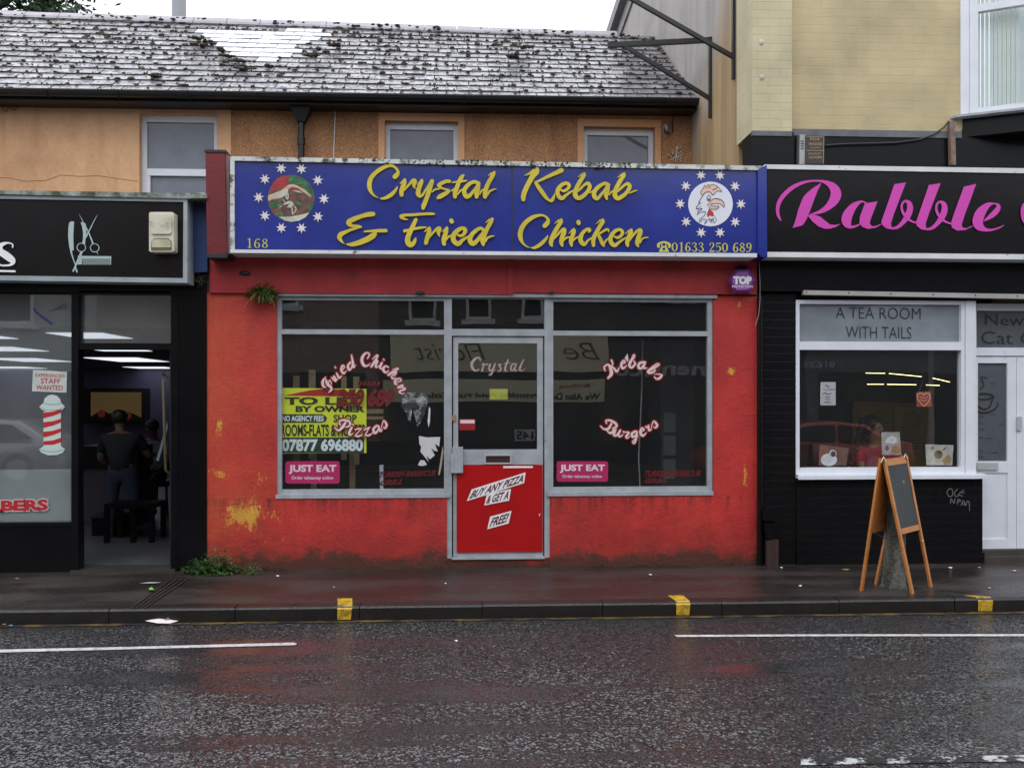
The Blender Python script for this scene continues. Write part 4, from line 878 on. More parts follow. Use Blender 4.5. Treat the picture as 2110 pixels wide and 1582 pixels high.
# ---- sign of the kebab shop
sg = thing('shop_sign', (X_(1030, YS), YS, Z_(1030, 525, YS)), 'long blue box sign with raised yellow script lettering and rings of white stars', 'sign')
c4 = [(474, 322), (1580, 343), (1580, 530), (474, 521)]
def lerp4(x, top):      # y of the sign's top / bottom edge at px x
    (xa_, ya_), (xb_, yb_) = (c4[0], c4[1]) if top else (c4[3], c4[2]); return ya_+(yb_-ya_)*(x-xa_)/(xb_-xa_)
mb = MB(); mb.poly([(483, 330), (1578, 351), (1578, 522), (483, 513)], YS+.012, .24); fin(mb, 'panel', M_blue, sg)
mb = MB(); mb.poly([(474, 322), (1572, 342), (1572, 351), (474, 331)], YS-.012, .3); mb.poly([(474, 331), (483, 331), (483, 514), (474, 514)], YS-.011, .3)
o = fin(mb, 'top_frame', M_whitedirty, sg)
mb = MB(); mb.poly([(474, 514), (1560, 522), (1560, 530), (474, 521)], YS-.012, .3); fin(mb, 'bottom_frame', M_white, sg)
mb = MB(); mb.poly([(1562, 349), (1580, 340), (1581, 530), (1570, 530), (1562, 522)], YS-.018, .28); fin(mb, 'end_cap', M_blue, sg)
mb = MB(); mb.poly([(1054, 341), (1056.5, 341), (1056.5, 519), (1054, 519)], YS+.009, .01); fin(mb, 'panel_joint', M_tar, sg)
# algae fringe hanging over the top of the frame
mb = MB()
for k in range(300):
    x_ = 740+random.random()**.8*560; 
    if mnoise.noise(Vector((x_*.035, 2, 0))) < -.12: continue
    y_ = lerp4(x_, True)+random.uniform(-2, 10)
    mb.ball(P(x_, y_, YS-.014), random.uniform(.002, .007), 5, 4, sc=(1.6, .4, 1.1), jit=.3)
fin(mb, 'algae', mat('sign_algae', (.035, .042, .022), .9, .4), o, fix=False, kind='stuff')
yl = YS+.010; TH = .016
def word(lst, name='letters', m=None):
    mb = MB(); k = 0
    for (ox, oy, s_, st) in lst: strokes(mb, st, ox, oy, s_, yl, th=TH, e0=k*.0001); k += 1
    return fin(mb, name, m or M_yel, sg, fix=False)
CR = [(740, 330, 13.18, [[(975,465,130),(1030,410,120),(1060,340,85),(1005,235,62),(900,170,78),(800,170,85),(620,240,105),(450,360,112),(330,500,118),(283,650,125),(297,800,110),(350,910,72),(430,990,42),(520,1035,22)],
  [(590,1055,40),(700,1045,80),(850,970,105),(960,870,88),(1030,765,48),(1042,722,14)],
  [(1240,545,80),(1228,630,118),(1190,740,128),(1155,860,125),(1155,960,105)],[(1230,840,28),(1290,760,50),(1380,655,66),(1470,560,90),(1515,600,118),(1490,700,88),(1522,790,18)],[(1110,655,18),(1190,590,60)],
  [(1705,570,85),(1680,650,112),(1625,780,122),(1605,920,130),(1650,1000,75),(1720,960,68),(1800,840,60),(1900,690,66),(1970,570,70)],[(1575,690,18),(1660,600,56)],[(1985,585,105),(1935,740,118),(1880,920,122),(1815,1100,120),(1755,1250,120),(1740,1320,88)]]),
 (880, 330, 13.18, [[(135,880,34),(220,810,50),(330,795,42)],[(610,590,88),(520,590,92),(400,640,104),(322,700,104),(380,765,62),(500,805,50),(600,835,62),(560,880,100),(450,950,118),(340,1010,118),(300,1040,80)],
  [(990,425,60),(935,480,108),(870,600,112),(812,750,118),(760,900,120),(760,1010,100)],[(688,622,34),(820,600,50),(960,588,60),(1060,575,48)],[(655,855,30),(735,800,56)],[(830,950,36),(900,850,50),(985,810,44)],
  [(1400,650,98),(1300,605,92),(1180,640,100),(1065,740,112),(1005,860,118),(1050,985,122),(1110,1005,110),(1200,930,90),(1310,790,72),(1390,660,84)],[(1395,690,100),(1380,800,112),(1345,920,120),(1345,1010,100)],[(1425,950,36),(1480,845,50),(1560,805,40)],
  [(1820,350,78),(1790,420,102),(1705,560,112),(1625,720,116),(1575,880,120),(1572,1010,108)],[(1660,442,18),(1745,375,50)],[(1625,970,60),(1695,865,60),(1790,820,42),(1872,800,26)]])]
FR = [(680, 420, 13.18, [[(1175,290,118),(1050,300,128),(900,335,108),(740,390,120),(600,450,132),(515,510,138),(545,580,108),(640,610,72),(760,625,80),(845,638,56)],[(800,645,70),(600,705,72),(420,780,92),(300,840,128),(258,920,120),(300,1000,80),(355,1065,38),(395,1090,14)],
  [(460,1110,36),(600,1110,108),(800,1060,138),(1000,980,150),(1150,890,158),(1215,820,125),(1205,760,60)],[(945,762,48),(1100,752,60),(1300,742,88),(1520,738,94)]]),
 (820, 420, 9.59, [[(200,322,12),(110,300,50),(60,255,66),(150,232,56),(300,226,56),(500,210,54),(680,206,48),(730,216,18)],
  [(355,320,70),(318,400,80),(262,520,90),(205,650,98),(195,750,110),(242,815,102),(300,795,82),(340,720,60),(355,682,22)],[(135,542,66),(225,525,50),(330,500,50),(450,480,48),(555,472,26)],
  [(620,485,56),(620,550,82),(585,660,86),(555,780,78)],[(600,700,28),(680,595,42),(770,505,60),(818,500,88),(800,580,70),(822,652,14)],[(520,562,14),(590,505,44)],
  [(968,485,56),(950,570,82),(905,700,86),(912,800,76)],[(875,562,14),(940,505,42)],[(1052,338,82),(1066,362,82)],[(940,730,40),(990,665,44),(1060,638,34)],
  [(1180,622,40),(1245,640,56),(1305,600,66),(1330,530,80),(1285,492,72),(1200,520,82),(1115,600,92),(1092,700,96),(1135,775,92),(1200,798,88),(1260,740,70),(1330,690,50),(1415,648,42)],
  [(1690,525,66),(1625,492,62),(1525,550,76),(1445,640,86),(1422,735,92),(1480,795,90),(1560,740,78),(1645,625,62),(1700,545,56)],[(1860,312,66),(1830,375,82),(1762,500,82),(1702,640,86),(1672,740,94),(1688,812,58)],[(1730,382,12),(1805,325,40)],[(1712,760,50),(1772,682,44),(1840,652,34),(1900,644,16)]])]
KE = [(1060, 330, 13.18, [[(612,255,100),(600,330,135),(490,450,145),(405,600,130),(312,780,132),(245,960,135),(238,1080,108)],[(280,432,20),(400,380,58),(520,300,88)],[(1265,290,128),(1120,362,110),(900,462,88),(700,562,68),(560,612,50)],[(580,625,88),(640,730,102),(745,880,112),(860,1035,90),(930,1095,62),(1000,1115,88),(1048,1050,88),(1078,960,38),(1085,912,12)],
  [(1235,815,44),(1330,850,70),(1430,800,78),(1482,710,90),(1420,642,88),(1300,672,96),(1195,780,112),(1165,900,112),(1210,1008,112),(1290,1050,108),(1380,980,80),(1500,890,58),(1600,840,44)],
  [(1890,372,58),(1880,430,102),(1795,560,112),(1712,710,116),(1652,860,122),(1645,960,130),(1720,1048,110),(1830,1008,110),(1960,890,100),(2038,745,108),(1990,645,90),(1890,692,70),(1780,800,58),(1722,870,26)],[(1720,482,12),(1835,395,48)]]),
 (1180, 330, 13.18, [[(460,900,36),(550,845,50)],[(960,690,104),(880,645,90),(765,690,96),(642,790,112),(572,910,112),(595,1018,120),(660,1065,80),(740,980,78),(855,840,70),(935,710,78)],[(950,710,104),(938,830,112),(900,960,116),(918,1070,58)],[(985,955,36),(1040,880,46),(1105,840,38)],
  [(1388,372,58),(1380,430,102),(1292,560,112),(1212,700,116),(1152,850,122),(1135,960,130),(1210,1055,110),(1320,1008,110),(1450,900,100),(1538,745,110),(1490,655,90),(1390,702,70),(1272,810,58),(1212,880,26)],[(1208,492,12),(1335,395,48)],[(1525,915,26),(1640,862,46),(1732,834,32)]])]
CH = [(1050, 420, 13.18, [[(950,605,120),(1020,530,120),(1040,440,82),(970,355,56),(880,322,58),(760,332,78),(600,392,110),(442,510,120),(332,660,130),(287,820,130),(302,960,110),(360,1080,60),(450,1160,36),(550,1200,10)],[(580,1200,22),(680,1198,78),(820,1120,100),(950,1000,88),(1020,905,48),(1026,862,12)],
  [(1398,435,60),(1390,495,110),(1302,640,112),(1212,800,122),(1142,960,126),(1120,1080,110),(1145,1150,60)],[(1220,547,12),(1335,455,48)],[(1210,965,26),(1300,850,60),(1420,720,68),(1478,705,98),(1470,790,122),(1422,920,122),(1400,1060,112),(1428,1150,58)],[(1455,1015,38),(1530,940,52),(1620,915,40)],
  [(1738,695,60),(1740,765,112),(1700,880,112),(1662,1020,116),(1678,1140,68)],[(1600,822,12),(1695,725,48)],[(1862,502,108),(1870,538,108)],[(1725,1015,38),(1790,942,50),(1870,915,38)]]),
 (1180, 420, 13.18, [[(425,790,26),(450,735,95),(440,705,86),(385,705,84),(300,762,92),(222,880,112),(212,1010,120),(290,1105,110),(345,1085,80),(415,1000,60),(522,935,46)],
  [(808,435,60),(808,495,110),(732,620,106),(652,770,112),(582,900,112),(552,1020,112),(560,1140,80)],[(630,557,12),(745,455,48)],[(968,775,24),(960,715,56),(900,712,68),(800,770,60),(690,845,54)],[(690,855,78),(742,960,90),(792,1070,100),(838,1150,58)],[(850,1090,46),(905,1000,50),(980,945,36)],
  [(1115,895,42),(1210,930,70),(1300,880,78),(1345,790,90),(1280,712,82),(1160,742,92),(1055,850,112),(1015,980,112),(1060,1095,112),(1140,1140,98),(1230,1070,78),(1340,990,58),(1460,925,44)],
  [(1580,715,70),(1570,790,112),(1512,920,116),(1472,1060,112),(1488,1150,68)],[(1418,832,12),(1520,738,48)],[(1550,1000,26),(1630,870,56),(1750,740,70),(1828,725,98),(1820,810,122),(1772,950,122),(1742,1080,112),(1768,1160,58)],[(1815,1060,58),(1870,970,50),(1950,932,38),(2042,925,22)]])]
word(CR); word(FR); word(KE); word(CH)
DG = {'0': [[(.31,.04,.05),(.12,.25,.13),(.08,.5,.15),(.12,.75,.13),(.31,.96,.05),(.5,.75,.13),(.54,.5,.15),(.5,.25,.13),(.31,.04,.05)]],
 '1': [[(.14,.15,.04),(.3,.08,.06)],[(.34,.05,.14),(.34,.94,.14)],[(.16,.96,.05),(.52,.96,.05)]],
 '6': [[(.52,.12,.1),(.38,.04,.05),(.18,.25,.12),(.1,.6,.15),(.16,.86,.11),(.31,.96,.05),(.48,.85,.12),(.52,.68,.13),(.44,.5,.1),(.3,.45,.05),(.16,.58,.06)]],
 '8': [[(.31,.46,.07),(.16,.34,.1),(.14,.2,.1),(.31,.04,.05),(.47,.16,.1),(.46,.32,.1),(.31,.46,.08),(.14,.62,.11),(.11,.78,.13),(.31,.96,.05),(.52,.8,.13),(.48,.6,.12),(.31,.46,.07)]],
 '3': [[(.1,.2,.08),(.28,.04,.05),(.46,.15,.12),(.45,.32,.11),(.26,.45,.05),(.45,.55,.11),(.52,.75,.14),(.42,.9,.09),(.24,.96,.05),(.08,.82,.09)]],
 '2': [[(.12,.26,.1),(.18,.08,.06),(.32,.04,.05),(.48,.15,.13),(.48,.35,.13),(.3,.6,.08),(.1,.88,.05)],[(.1,.9,.13),(.54,.9,.13)]],
 '5': [[(.16,.09,.11),(.52,.09,.11)],[(.15,.08,.06),(.12,.42,.05),(.3,.38,.06),(.48,.5,.13),(.52,.7,.14),(.4,.9,.09),(.24,.96,.05),(.08,.86,.09)]]}
DG['9'] = [[(.62-x_, 1-y_, w_) for x_, y_, w_ in l_] for l_ in DG['6']]
def digits(mb, s_, x0, y0, hgt, adv, Y, slope=0.0, xs=1.0):
    x_ = x0
    for ch in s_:
        if ch != ' ':
            strokes(mb, [[(x_+a*hgt*xs, y0+slope*(x_-x0)+b_*hgt, w_*hgt) for a, b_, w_ in l_] for l_ in DG[ch]], 0, 0, 1, Y)
            x_ += adv
        else: x_ += adv*.62
mb = MB(); digits(mb, '168', 507, 491, 20, 16, yl-.002, .02, 1.1); fin(mb, 'house_number', M_yelflat, sg, fix=False)
mb = MB(); digits(mb, '01633 250 689', 1384, 499, 20, 13.6, yl-.002, .008, .98)
q = [[(1357, 508, 6), (1357, 503, 5), (1368, 499, 4), (1379, 503, 5), (1379, 508, 6)]]
strokes(mb, q, 0, 0, 1, yl-.002)
mb.poly([(1363, 507), (1373, 507), (1379, 519), (1357, 519)], yl-.0025); strokes(mb, [[(1364, 503, 2.2), (1364, 508, 2.2)], [(1372, 503, 2.2), (1372, 508, 2.2)]], 0, 0, 1, yl-.002)
pn = fin(mb, 'phone_number', M_yelflat, sg, fix=False)
mb = MB(); mb.poly([(1368+3*math.cos(a_), 513+3*math.sin(a_)) for a_ in [2*math.pi*k/12 for k in range(12)]], yl-.0035); fin(mb, 'phone_dial', M_blue, pn, fix=False)
# stars and roundels
def star(x_, y_, r_=11.5):
    mb = MB(); pts = []
    for k in range(14):
        a_ = -math.pi/2+math.pi/7+math.pi*k/7; rr = r_ if k % 2 == 0 else r_*.42
        pts.append((x_+rr*math.cos(a_), y_+rr*math.sin(a_)))
    mb.poly(pts, yl-.004, .004); fin(mb, 'star', M_star, sg)
for (a, b_) in [(605,175),(1030,185),(1375,425),(1505,815),(1378,1190),(1033,1430),(608,1425),(264,1170),(130,785),(264,400)]: star(520+a/10.2, 330+b_/10.2)
for (a, b_) in [(568,142),(910,145),(1185,342),(1290,665),(1187,988),(912,1180),(570,1180),(298,985),(190,660),(292,338)]: star(1380+a/8.79, 345+b_/8.79, 11)
def disc(mb, cx_, cy_, r_, Y, n=36, mi=0): mb.poly([(cx_+r_*math.cos(a_), cy_+r_*math.sin(a_)) for a_ in [2*math.pi*k/n for k in range(n)]], Y, 0, mi)
kc = lambda l_: [(520+a/10.2, 330+b_/10.2) for a, b_ in l_]
m_meat = mat('picture_meat', (.13, .06, .05), .5, .7, 18, col2=(.2, .08, .04), c2s=14); m_green = mat('picture_lettuce', (.02, .13, .05), .5, .7, 20, col2=(.1, .3, .1), c2s=18, c2t=.6); m_bread = mat('picture_bread', (.55, .42, .3), .5, .3, 10)
m_tom = mat('picture_tomato', (.38, .03, .03), .4, .4, 12); m_onion = mat('picture_onion', (.55, .55, .45), .5, .3, 12)
mb = MB(); disc(mb, 600, 409, 48.5, yl-.001, mi=0)
mb.poly(kc([(400,560),(440,470),(520,390),(620,335),(760,325),(765,500),(650,590),(420,640),(370,640)]), yl-.0016, 0, 3)
mb.poly(kc([(765,325),(900,330),(1060,390),(1200,500),(1280,640),(1300,760),(1240,760),(1180,660),(1080,590),(930,520),(770,500)]), yl-.0017, 0, 1)
mb.poly(kc([(330,800),(335,740),(600,640),(760,520),(850,505),(950,540),(1130,640),(1240,770),(1230,780),(1100,690),(960,600),(830,560),(740,620),(560,760),(335,865)]), yl-.0021, 0, 2)
mb.poly(kc([(780,590),(850,560),(960,590),(1010,610),(960,630),(860,640)]), yl-.0026, 0, 3)
mb.poly(kc([(430,830),(600,700),(760,590),(740,700),(620,790)]), yl-.0027, 0, 4); mb.poly(kc([(830,640),(960,640),(1060,690),(960,680)]), yl-.0027, 0, 4)
mb.poly(kc([(350,900),(480,880),(620,920),(600,1000),(480,1010),(380,990)]), yl-.0023, 0, 1); mb.poly(kc([(890,880),(960,870),(1060,930),(1050,960),(960,940)]), yl-.0023, 0, 1)
mb.poly(kc([(470,1120),(640,1110),(660,1190),(560,1200)]), yl-.0023, 0, 1); mb.poly(kc([(1180,940),(1290,900),(1260,1010),(1200,1090),(1150,1040)]), yl-.0023, 0, 1)
mb.poly(kc([(560,1195),(800,1190),(1010,1150),(1200,1100),(1120,1200),(980,1275),(820,1298),(680,1270)]), yl-.0024, 0, 4)
strokes(mb, [[(700,760,20),(750,700,20),(740,820,30),(690,750,16)],[(660,930,20),(780,890,60),(850,940,40),(760,960,30),(830,1000,24),(840,1130,20)],[(880,970,18),(920,1040,22),(850,1140,20)],[(730,990,14),(800,990,14)],[(560,1010,14),(620,960,14)],[(480,780,14),(620,700,20),(720,640,16)],[(640,830,12),(700,900,14)]], 520, 330, 10.2, yl-.003, mi=4)
fin(mb, 'kebab_picture', [m_meat, m_green, m_bread, m_tom, m_onion], sg, fix=False)
hc = lambda l_: [(1380+a/8.79, 345+b_/8.79) for a, b_ in l_]
m_peach = mat('picture_peach', (.75, .52, .42), .5, .05); m_disc = mat('picture_white', (.72, .72, .8), .4, .05)
mb = MB(); disc(mb, 1464, 420.5, 46, yl-.001)
mb.poly(hc([(590,515),(565,460),(600,380),(650,325),(700,312),(780,305),(870,350),(940,430),(890,428),(830,450),(785,500),(730,445),(650,455)]), yl-.0017, 0, 1)
mb.poly(hc([(705,660),(760,590),(830,565),(930,590),(985,650),(985,725),(930,672),(860,655),(760,665),(760,695),(890,710),(840,757),(770,757),(690,705)]), yl-.0018, 0, 1)
mb.poly(hc([(715,750),(670,850),(690,912),(730,870),(765,892),(805,880),(790,820),(745,765)]), yl-.0019, 0, 2)
strokes(mb, [[(590,520,8),(562,450,12),(600,390,10),(640,320,8),(655,385,6),(700,312,8),(720,380,6),(760,310,8),(870,350,8),(780,410,14)],[(870,350,6),(945,440,10),(860,430,8),(785,500,12),(730,448,12),(650,455,12),(600,510,12),(525,640,12),(580,640,5)],
 [(545,650,10),(485,720,12),(495,755,10),(570,700,6)],[(495,760,8),(590,750,10),(520,800,12)],[(515,780,8),(505,870,12),(520,830,8),(640,805,12),(620,880,10),(540,950,12),(560,990,8),(590,945,8),(660,950,10),(630,1025,12)],[(640,1020,8),(720,925,10),(725,980,6),(760,930,8),(755,1005,8),(790,915,8),(800,1010,8),(845,950,8),(810,890,6)],
 [(680,680,16),(705,660,8),(760,590,10),(830,565,10),(930,590,12),(985,660,10),(982,722,8),(930,672,8),(860,655,8),(750,668,8),(770,700,8),(890,708,10),(840,757,12),(770,757,10),(700,712,8)],
 [(705,500,8),(672,550,10),(690,600,12),(730,590,10),(740,540,8),(705,500,8)],[(705,575,26),(712,590,26)],[(715,750,10),(705,800,6)]], 1380, 345, 8.79, yl-.0025, mi=3)
fin(mb, 'cockerel_picture', [m_disc, m_peach, m_redtxt if False else mat('picture_red', (.5, .03, .03), .5), M_blk], sg, fix=False)
# red upright box at the left end of the sign
t = thing('red_post_box', P(450, 530, YS+.05), 'dark red boxed end post standing up beside the left end of the blue sign', 'post')
mb = MB(); mb.poly([(423, 311), (463, 312), (468, 528), (427, 530)], YS+.03, .32); fin(mb, 'post', M_redpost, t)
mb = MB(); mb.poly([(463, 312), (472, 322), (474, 521), (468, 528)], YS+.05, .3); fin(mb, 'side_trim', mat('faded_pink_trim', (.25, .14, .14), .6, .4, 6), t)
mb = MB(); mb.poly([(421, 308), (465, 309), (465, 314), (421, 313)], YS+.02, .34); fin(mb, 'cap', M_tar, t); mb = MB(); mb.poly([(427, 524), (470, 522), (468, 531), (427, 531)], YS+.02, .34); fin(mb, 'cap', M_tar, t)

# ================================================================ ROOM helper
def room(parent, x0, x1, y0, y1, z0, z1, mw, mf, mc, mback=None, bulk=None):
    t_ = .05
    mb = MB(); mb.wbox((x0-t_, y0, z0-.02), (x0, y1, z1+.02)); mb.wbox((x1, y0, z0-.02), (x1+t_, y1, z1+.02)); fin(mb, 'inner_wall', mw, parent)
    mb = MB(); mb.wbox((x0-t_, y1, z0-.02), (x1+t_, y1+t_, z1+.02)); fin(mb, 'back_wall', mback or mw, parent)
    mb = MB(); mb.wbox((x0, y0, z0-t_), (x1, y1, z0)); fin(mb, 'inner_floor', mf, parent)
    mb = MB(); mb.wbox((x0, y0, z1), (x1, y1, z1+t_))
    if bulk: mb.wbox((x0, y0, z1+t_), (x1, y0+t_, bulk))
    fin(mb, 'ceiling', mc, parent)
M_floorg = mat('vinyl_floor', (.09, .09, .1), .35, .3, 3)
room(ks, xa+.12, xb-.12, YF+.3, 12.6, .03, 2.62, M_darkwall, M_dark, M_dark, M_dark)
# things in the empty kebab shop
t = thing('wooden_pallet', P(680, 950, 9.0), 'rough wooden pallet standing on end behind the yellow to-let board', 'pallet')
mb = MB()
for (a, b_, c, d) in [(605, 618, 776, 830), (637, 650, 763, 830), (703, 715, 775, 830), (728, 741, 776, 830), (605, 616, 920, 955), (594, 606, 930, 952), (718, 728, 925, 948), (729, 741, 925, 956)]: pass
for (a, b_, c, e) in [(604, 617, 774, 954), (636, 650, 762, 945), (703, 714, 775, 947), (728, 740, 776, 957)]:
    m1 = MB(); m1.box(a, b_, c, e, 8.92, .02); fin(m1, 'slat', M_timber, t)
for (c, e) in ((843, 852), (858, 864)):
    m1 = MB(); m1.box(596, 790, c, e, 8.945, .09); fin(m1, 'bearer', M_timber, t)
m1 = MB(); m1.box(640, 652, 930, 1080, 8.96, .02); m1.box(720, 732, 930, 1080, 8.96, .02)
fin(m1, 'leg', M_timber, t)
t = thing('fridge_cabinet', P(1380, 1010, 10.2), 'tall grey cabinet just visible inside the dark right display window', 'cabinet')
mb = MB(); mb.box(1362, 1452, 700, 1120, 10.3, .7); fin(mb, 'body', mat('cabinet_grey', (.09, .09, .1), .5), t)
for k in range(3):
    mb = MB(); mb.box(1368, 1392, 850+k*48, 890+k*48, 10.27, .03); fin(mb, 'shelf_box', mat('pale_box', (.3, .34, .34), .5), t)
t = thing('hanging_flex', P(1318, 760, 9.4), 'thin pale cable hanging down behind the burgers lettering', 'cable')
mb = MB(); mb.tube([P(x_, y_, 9.4) for x_, y_ in [(1324, 700), (1323, 780), (1320, 860), (1316, 940), (1319, 1010)]], .008, 6); fin(mb, 'cable', mat('pale_flex', (.4, .4, .42), .5), t)
# torn foil and paper on the glass
def torn(pts, Y, m, name, lab, cat='paper'):
    mb = MB(); mb.poly(pts, Y, .001); o = fin(mb, name, m); tag(o, lab, cat); return o
mf_ = mat('crumpled_foil', (.35, .38, .4), .35, .9, 14, .6, 20, col2=(.03, .03, .03), c2s=9, c2t=.5, c2w=.03)
torn([(825,810),(838,808),(850,809),(884,810),(882,830),(876,850),(868,868),(860,880),(856,862),(850,840),(846,868),(842,868),(836,850),(826,838),(829,822)], YL+.004, mf_, 'foil_scrap', 'crumpled dark foil scrap stuck to the glass beside the last letters of the chicken wording')
mp_ = mat('torn_paper', (.72, .7, .72), .7, .1)
torn([(863,898),(880,901),(907,900),(905,920),(896,914),(902,930),(894,928),(888,922),(896,938),(886,946),(878,938),(884,952),(866,930),(868,920),(864,915)], YL+.004, mp_, 'paper_scrap', 'largest torn white paper scrap on the glass left of the door')
torn([(861,958),(866,948),(874,948),(880,957),(870,960)], YL+.004, mp_, 'paper_scrap', 'tiny white paper scrap low on the glass left of the door')
torn([(912,918),(914,930),(910,960),(906,978),(903,978),(907,950)], YL+.004, mat('tape_buff', (.5, .42, .3), .5), 'tape_strip', 'narrow buff strip of old tape down the glass edge left of the door')
torn([(884,838),(887,842),(886,870),(883,880),(881,868)], YL+.004, mp_, 'tape_strip', 'thin white strip of torn paper right of the foil scrap')
torn([(782,958),(790,957),(790,1008),(783,1008)], YL+.004, mat('tape_bluegrey', (.3, .36, .42), .5), 'tape_strip', 'upright blue grey tape strip at the foot of the left display window')
torn([(1283,745),(1293,728),(1296,745)], YL+.004, mp_, 'paper_scrap', 'small triangular paper corner above the kebabs lettering')
# to let board
t = thing('to_let_board', P(666, 935, YL+.05), 'lime yellow to-let board with a red swoosh and black lettering in the left window', 'board')
Yb = YL+.03
mb = MB(); mb.poly([(578, 799), (755, 801), (755, 933), (578, 934)], Yb, .012); fin(mb, 'panel', M_lime, t)
mb = MB(); mb.poly([(582, 815), (640, 806), (700, 802), (752, 815), (700, 813)], Yb-.002, .001); mb.poly([(582, 815), (640, 804), (668, 801), (700, 808), (752, 817)], Yb-.001, .0005); fin(mb, 'swoosh', M_redtxt, t)
mb = MB(); mb.poly([(579, 901), (750, 901), (750, 933), (579, 933)], Yb-.0015, .001); mb.poly([(579, 853), (664, 853), (671, 857), (674, 862), (671, 868), (664, 871), (579, 871)], Yb-.0015, .001); fin(mb, 'text_panel', M_dkgreen, t)
mb = MB(); text(mb, 'TO LET', (586, 818, 746, 834), Yb-.003, .045); text(mb, 'BY OWNER', (609, 836, 752, 849), Yb-.003, .05); text(mb, 'SHOP', (687, 854, 735, 870), Yb-.003, .03); text(mb, 'ROOMS-FLATS & HOUSES', (579, 874, 752, 899), Yb-.003, .03)
fin(mb, 'lettering', mat('olive_black_print', (.02, .035, .01), .5), t, fix=False)
mb = MB(); text(mb, 'NO AGENCY FEES', (581, 856, 667, 868), Yb-.003, .03); text(mb, '07877 696880', (581, 904, 748, 930), Yb-.003, .045); fin(mb, 'lettering', mat('pale_blue_print', (.78, .88, .9), .5), t, fix=False)
def rrect(mb, x0, y0, x1, y1, r_, Y, d, mi=0):
    pts = []
    for cx_, cy_, a0 in ((x1-r_, y0+r_, -90), (x1-r_, y1-r_, 0), (x0+r_, y1-r_, 90), (x0+r_, y0+r_, 180)):
        for k in range(5): a_ = R(a0+k*22.5); pts.append((cx_+r_*math.cos(a_), cy_+r_*math.sin(a_)))
    mb.poly(pts, Y, d, mi)
for (x0, y0, x1, y1, lab) in ((588, 950, 700, 996, 'pink food delivery sticker at the foot of the left display window'), (1147, 950, 1253, 992, 'pink food delivery sticker at the foot of the right display window')):
    t = thing('window_sticker', P((x0+x1)/2, y1, YL), lab, 'sticker', 'pink stickers on the shop windows')
    mb = MB(); rrect(mb, x0, y0, x1, y1, 5, YL, .001); fin(mb, 'backing', M_justeat, t)
    w_ = x1-x0; h_ = y1-y0
    mb = MB(); text(mb, 'JUST EAT', (x0+w_*.06, y0+h_*.16, x1-w_*.06, y0+h_*.57), YL-.0015, .04); text(mb, 'Order takeaway online', (x0+w_*.11, y0+h_*.66, x1-w_*.12, y0+h_*.86), YL-.0015, .012); fin(mb, 'lettering', mat('pink_white_print', (.75, .6, .66), .5), t, fix=False)
t = thing('window_sticker', P(963, 885, YD+.018), 'small red and white sticker at the lower left of the door glass', 'sticker')
mb = MB(); mb.poly([(946, 863), (979, 863), (979, 886), (946, 886)], YD+.0185, .0008); fin(mb, 'backing', M_glow, t)
mb = MB(); mb.poly([(948, 865), (978, 865), (978, 872), (948, 872)], YD+.0175, .0005); fin(mb, 'band', M_wht2, t)
mb = MB(); mb.poly([(1009, 801), (1046, 801), (1046, 823), (1009, 823)], YD+.06, .002); o = fin(mb, 'yellow_card', mat('yellow_card', (.4, .42, .03), .6)); tag(o, 'small plain yellow card behind the door glass under the name lettering', 'card')
torn([(1004,958.5)][:0] or [(1110,1060),(1113,1057),(1112,1064)], YD-.018, mp_, 'paper_fleck', 'tiny white fleck on the right edge of the red door panel', 'paper')

# ================================================================ BARBER SHOP
bs = thing('barber_shopfront', (X_(200, YF), YF, 0), 'black barber shopfront with its door open and bright ceiling lights inside', 'shopfront')
YB = YF-.01; bxl = -12.2
mb = MB(); mb.box(366, 426, 545, 1172, YB, .2); mb.wbox((bxl, YB, Z_(200, 603, YB)), (X_(366, YB), YB+.2, Z_(200, 560, YB))); mb.wbox((bxl, YB, -.05), (X_(155, YB), YB+.2, Z_(70, 1081, YB)))
fin(mb, 'wall', mat('black_gloss_tile', (.005, .005, .006), .22, .35, 3, .03, 30, spec=.22), bs)
mb = MB(); mb.wbox((bxl, YB+.05, Z_(70, 605, YB)), (X_(147, YB), YB+.1, Z_(70, 600, YB))); mb.wbox((bxl, YB-.01, Z_(70, 1084, YB)), (X_(150, YB), YB+.12, Z_(70, 1076, YB))); mb.box(147, 161, 603, 1180, YB-.012, .12)
fwd = fin(mb, 'window', M_black, bs)
mb = MB(); mb.wbox((bxl, YB+.07, Z_(70, 1077, YB)), (X_(147, YB), YB+.078, Z_(70, 604, YB))); fin(mb, 'pane', M_glassb, fwd)
mb = MB(); mb.poly([(-200, 970), (146, 966), (146, 1077), (-200, 1082)], YB+.082, .001); fin(mb, 'frosted_band', mat('frost_band', (.42, .46, .46), .6, .15, 2), fwd)
mb = MB(); mb.box(352, 366, 603, 1172, YB-.006, .1); X0, X1 = X_(161, YB), X_(352, YB)
mb.wbox((X0, YB, Z_(260, 720, YB)), (X1, YB+.1, Z_(260, 707, YB))); mb.wbox((X0, YB, Z_(260, 606, YB)), (X1, YB+.1, Z_(260, 600, YB)))
dfr = fin(mb, 'door_frame', M_black, bs)
mb = MB(); mb.wbox((X0, YB+.06, Z_(260, 707, YB)), (X1, YB+.068, Z_(260, 606, YB))); fin(mb, 'pane', M_glassb, dfr)
mb = MB(); mb.wbox((X0-.05, YB-.05, -.02), (X1+.05, YB+.25, .02)); st_ = fin(mb, 'doorstep', mat('step_dark', (.05, .045, .04), .3), bs)
mb = MB(); mb.box(160, 345, 1183, 1187, YB-.055, .02); mb.box(185, 345, 1164.5, 1167.5, YB+.2, .02); fin(mb, 'metal_edge', mat('worn_alu', (.7, .7, .72), .3, .1, metal=.6), bs)
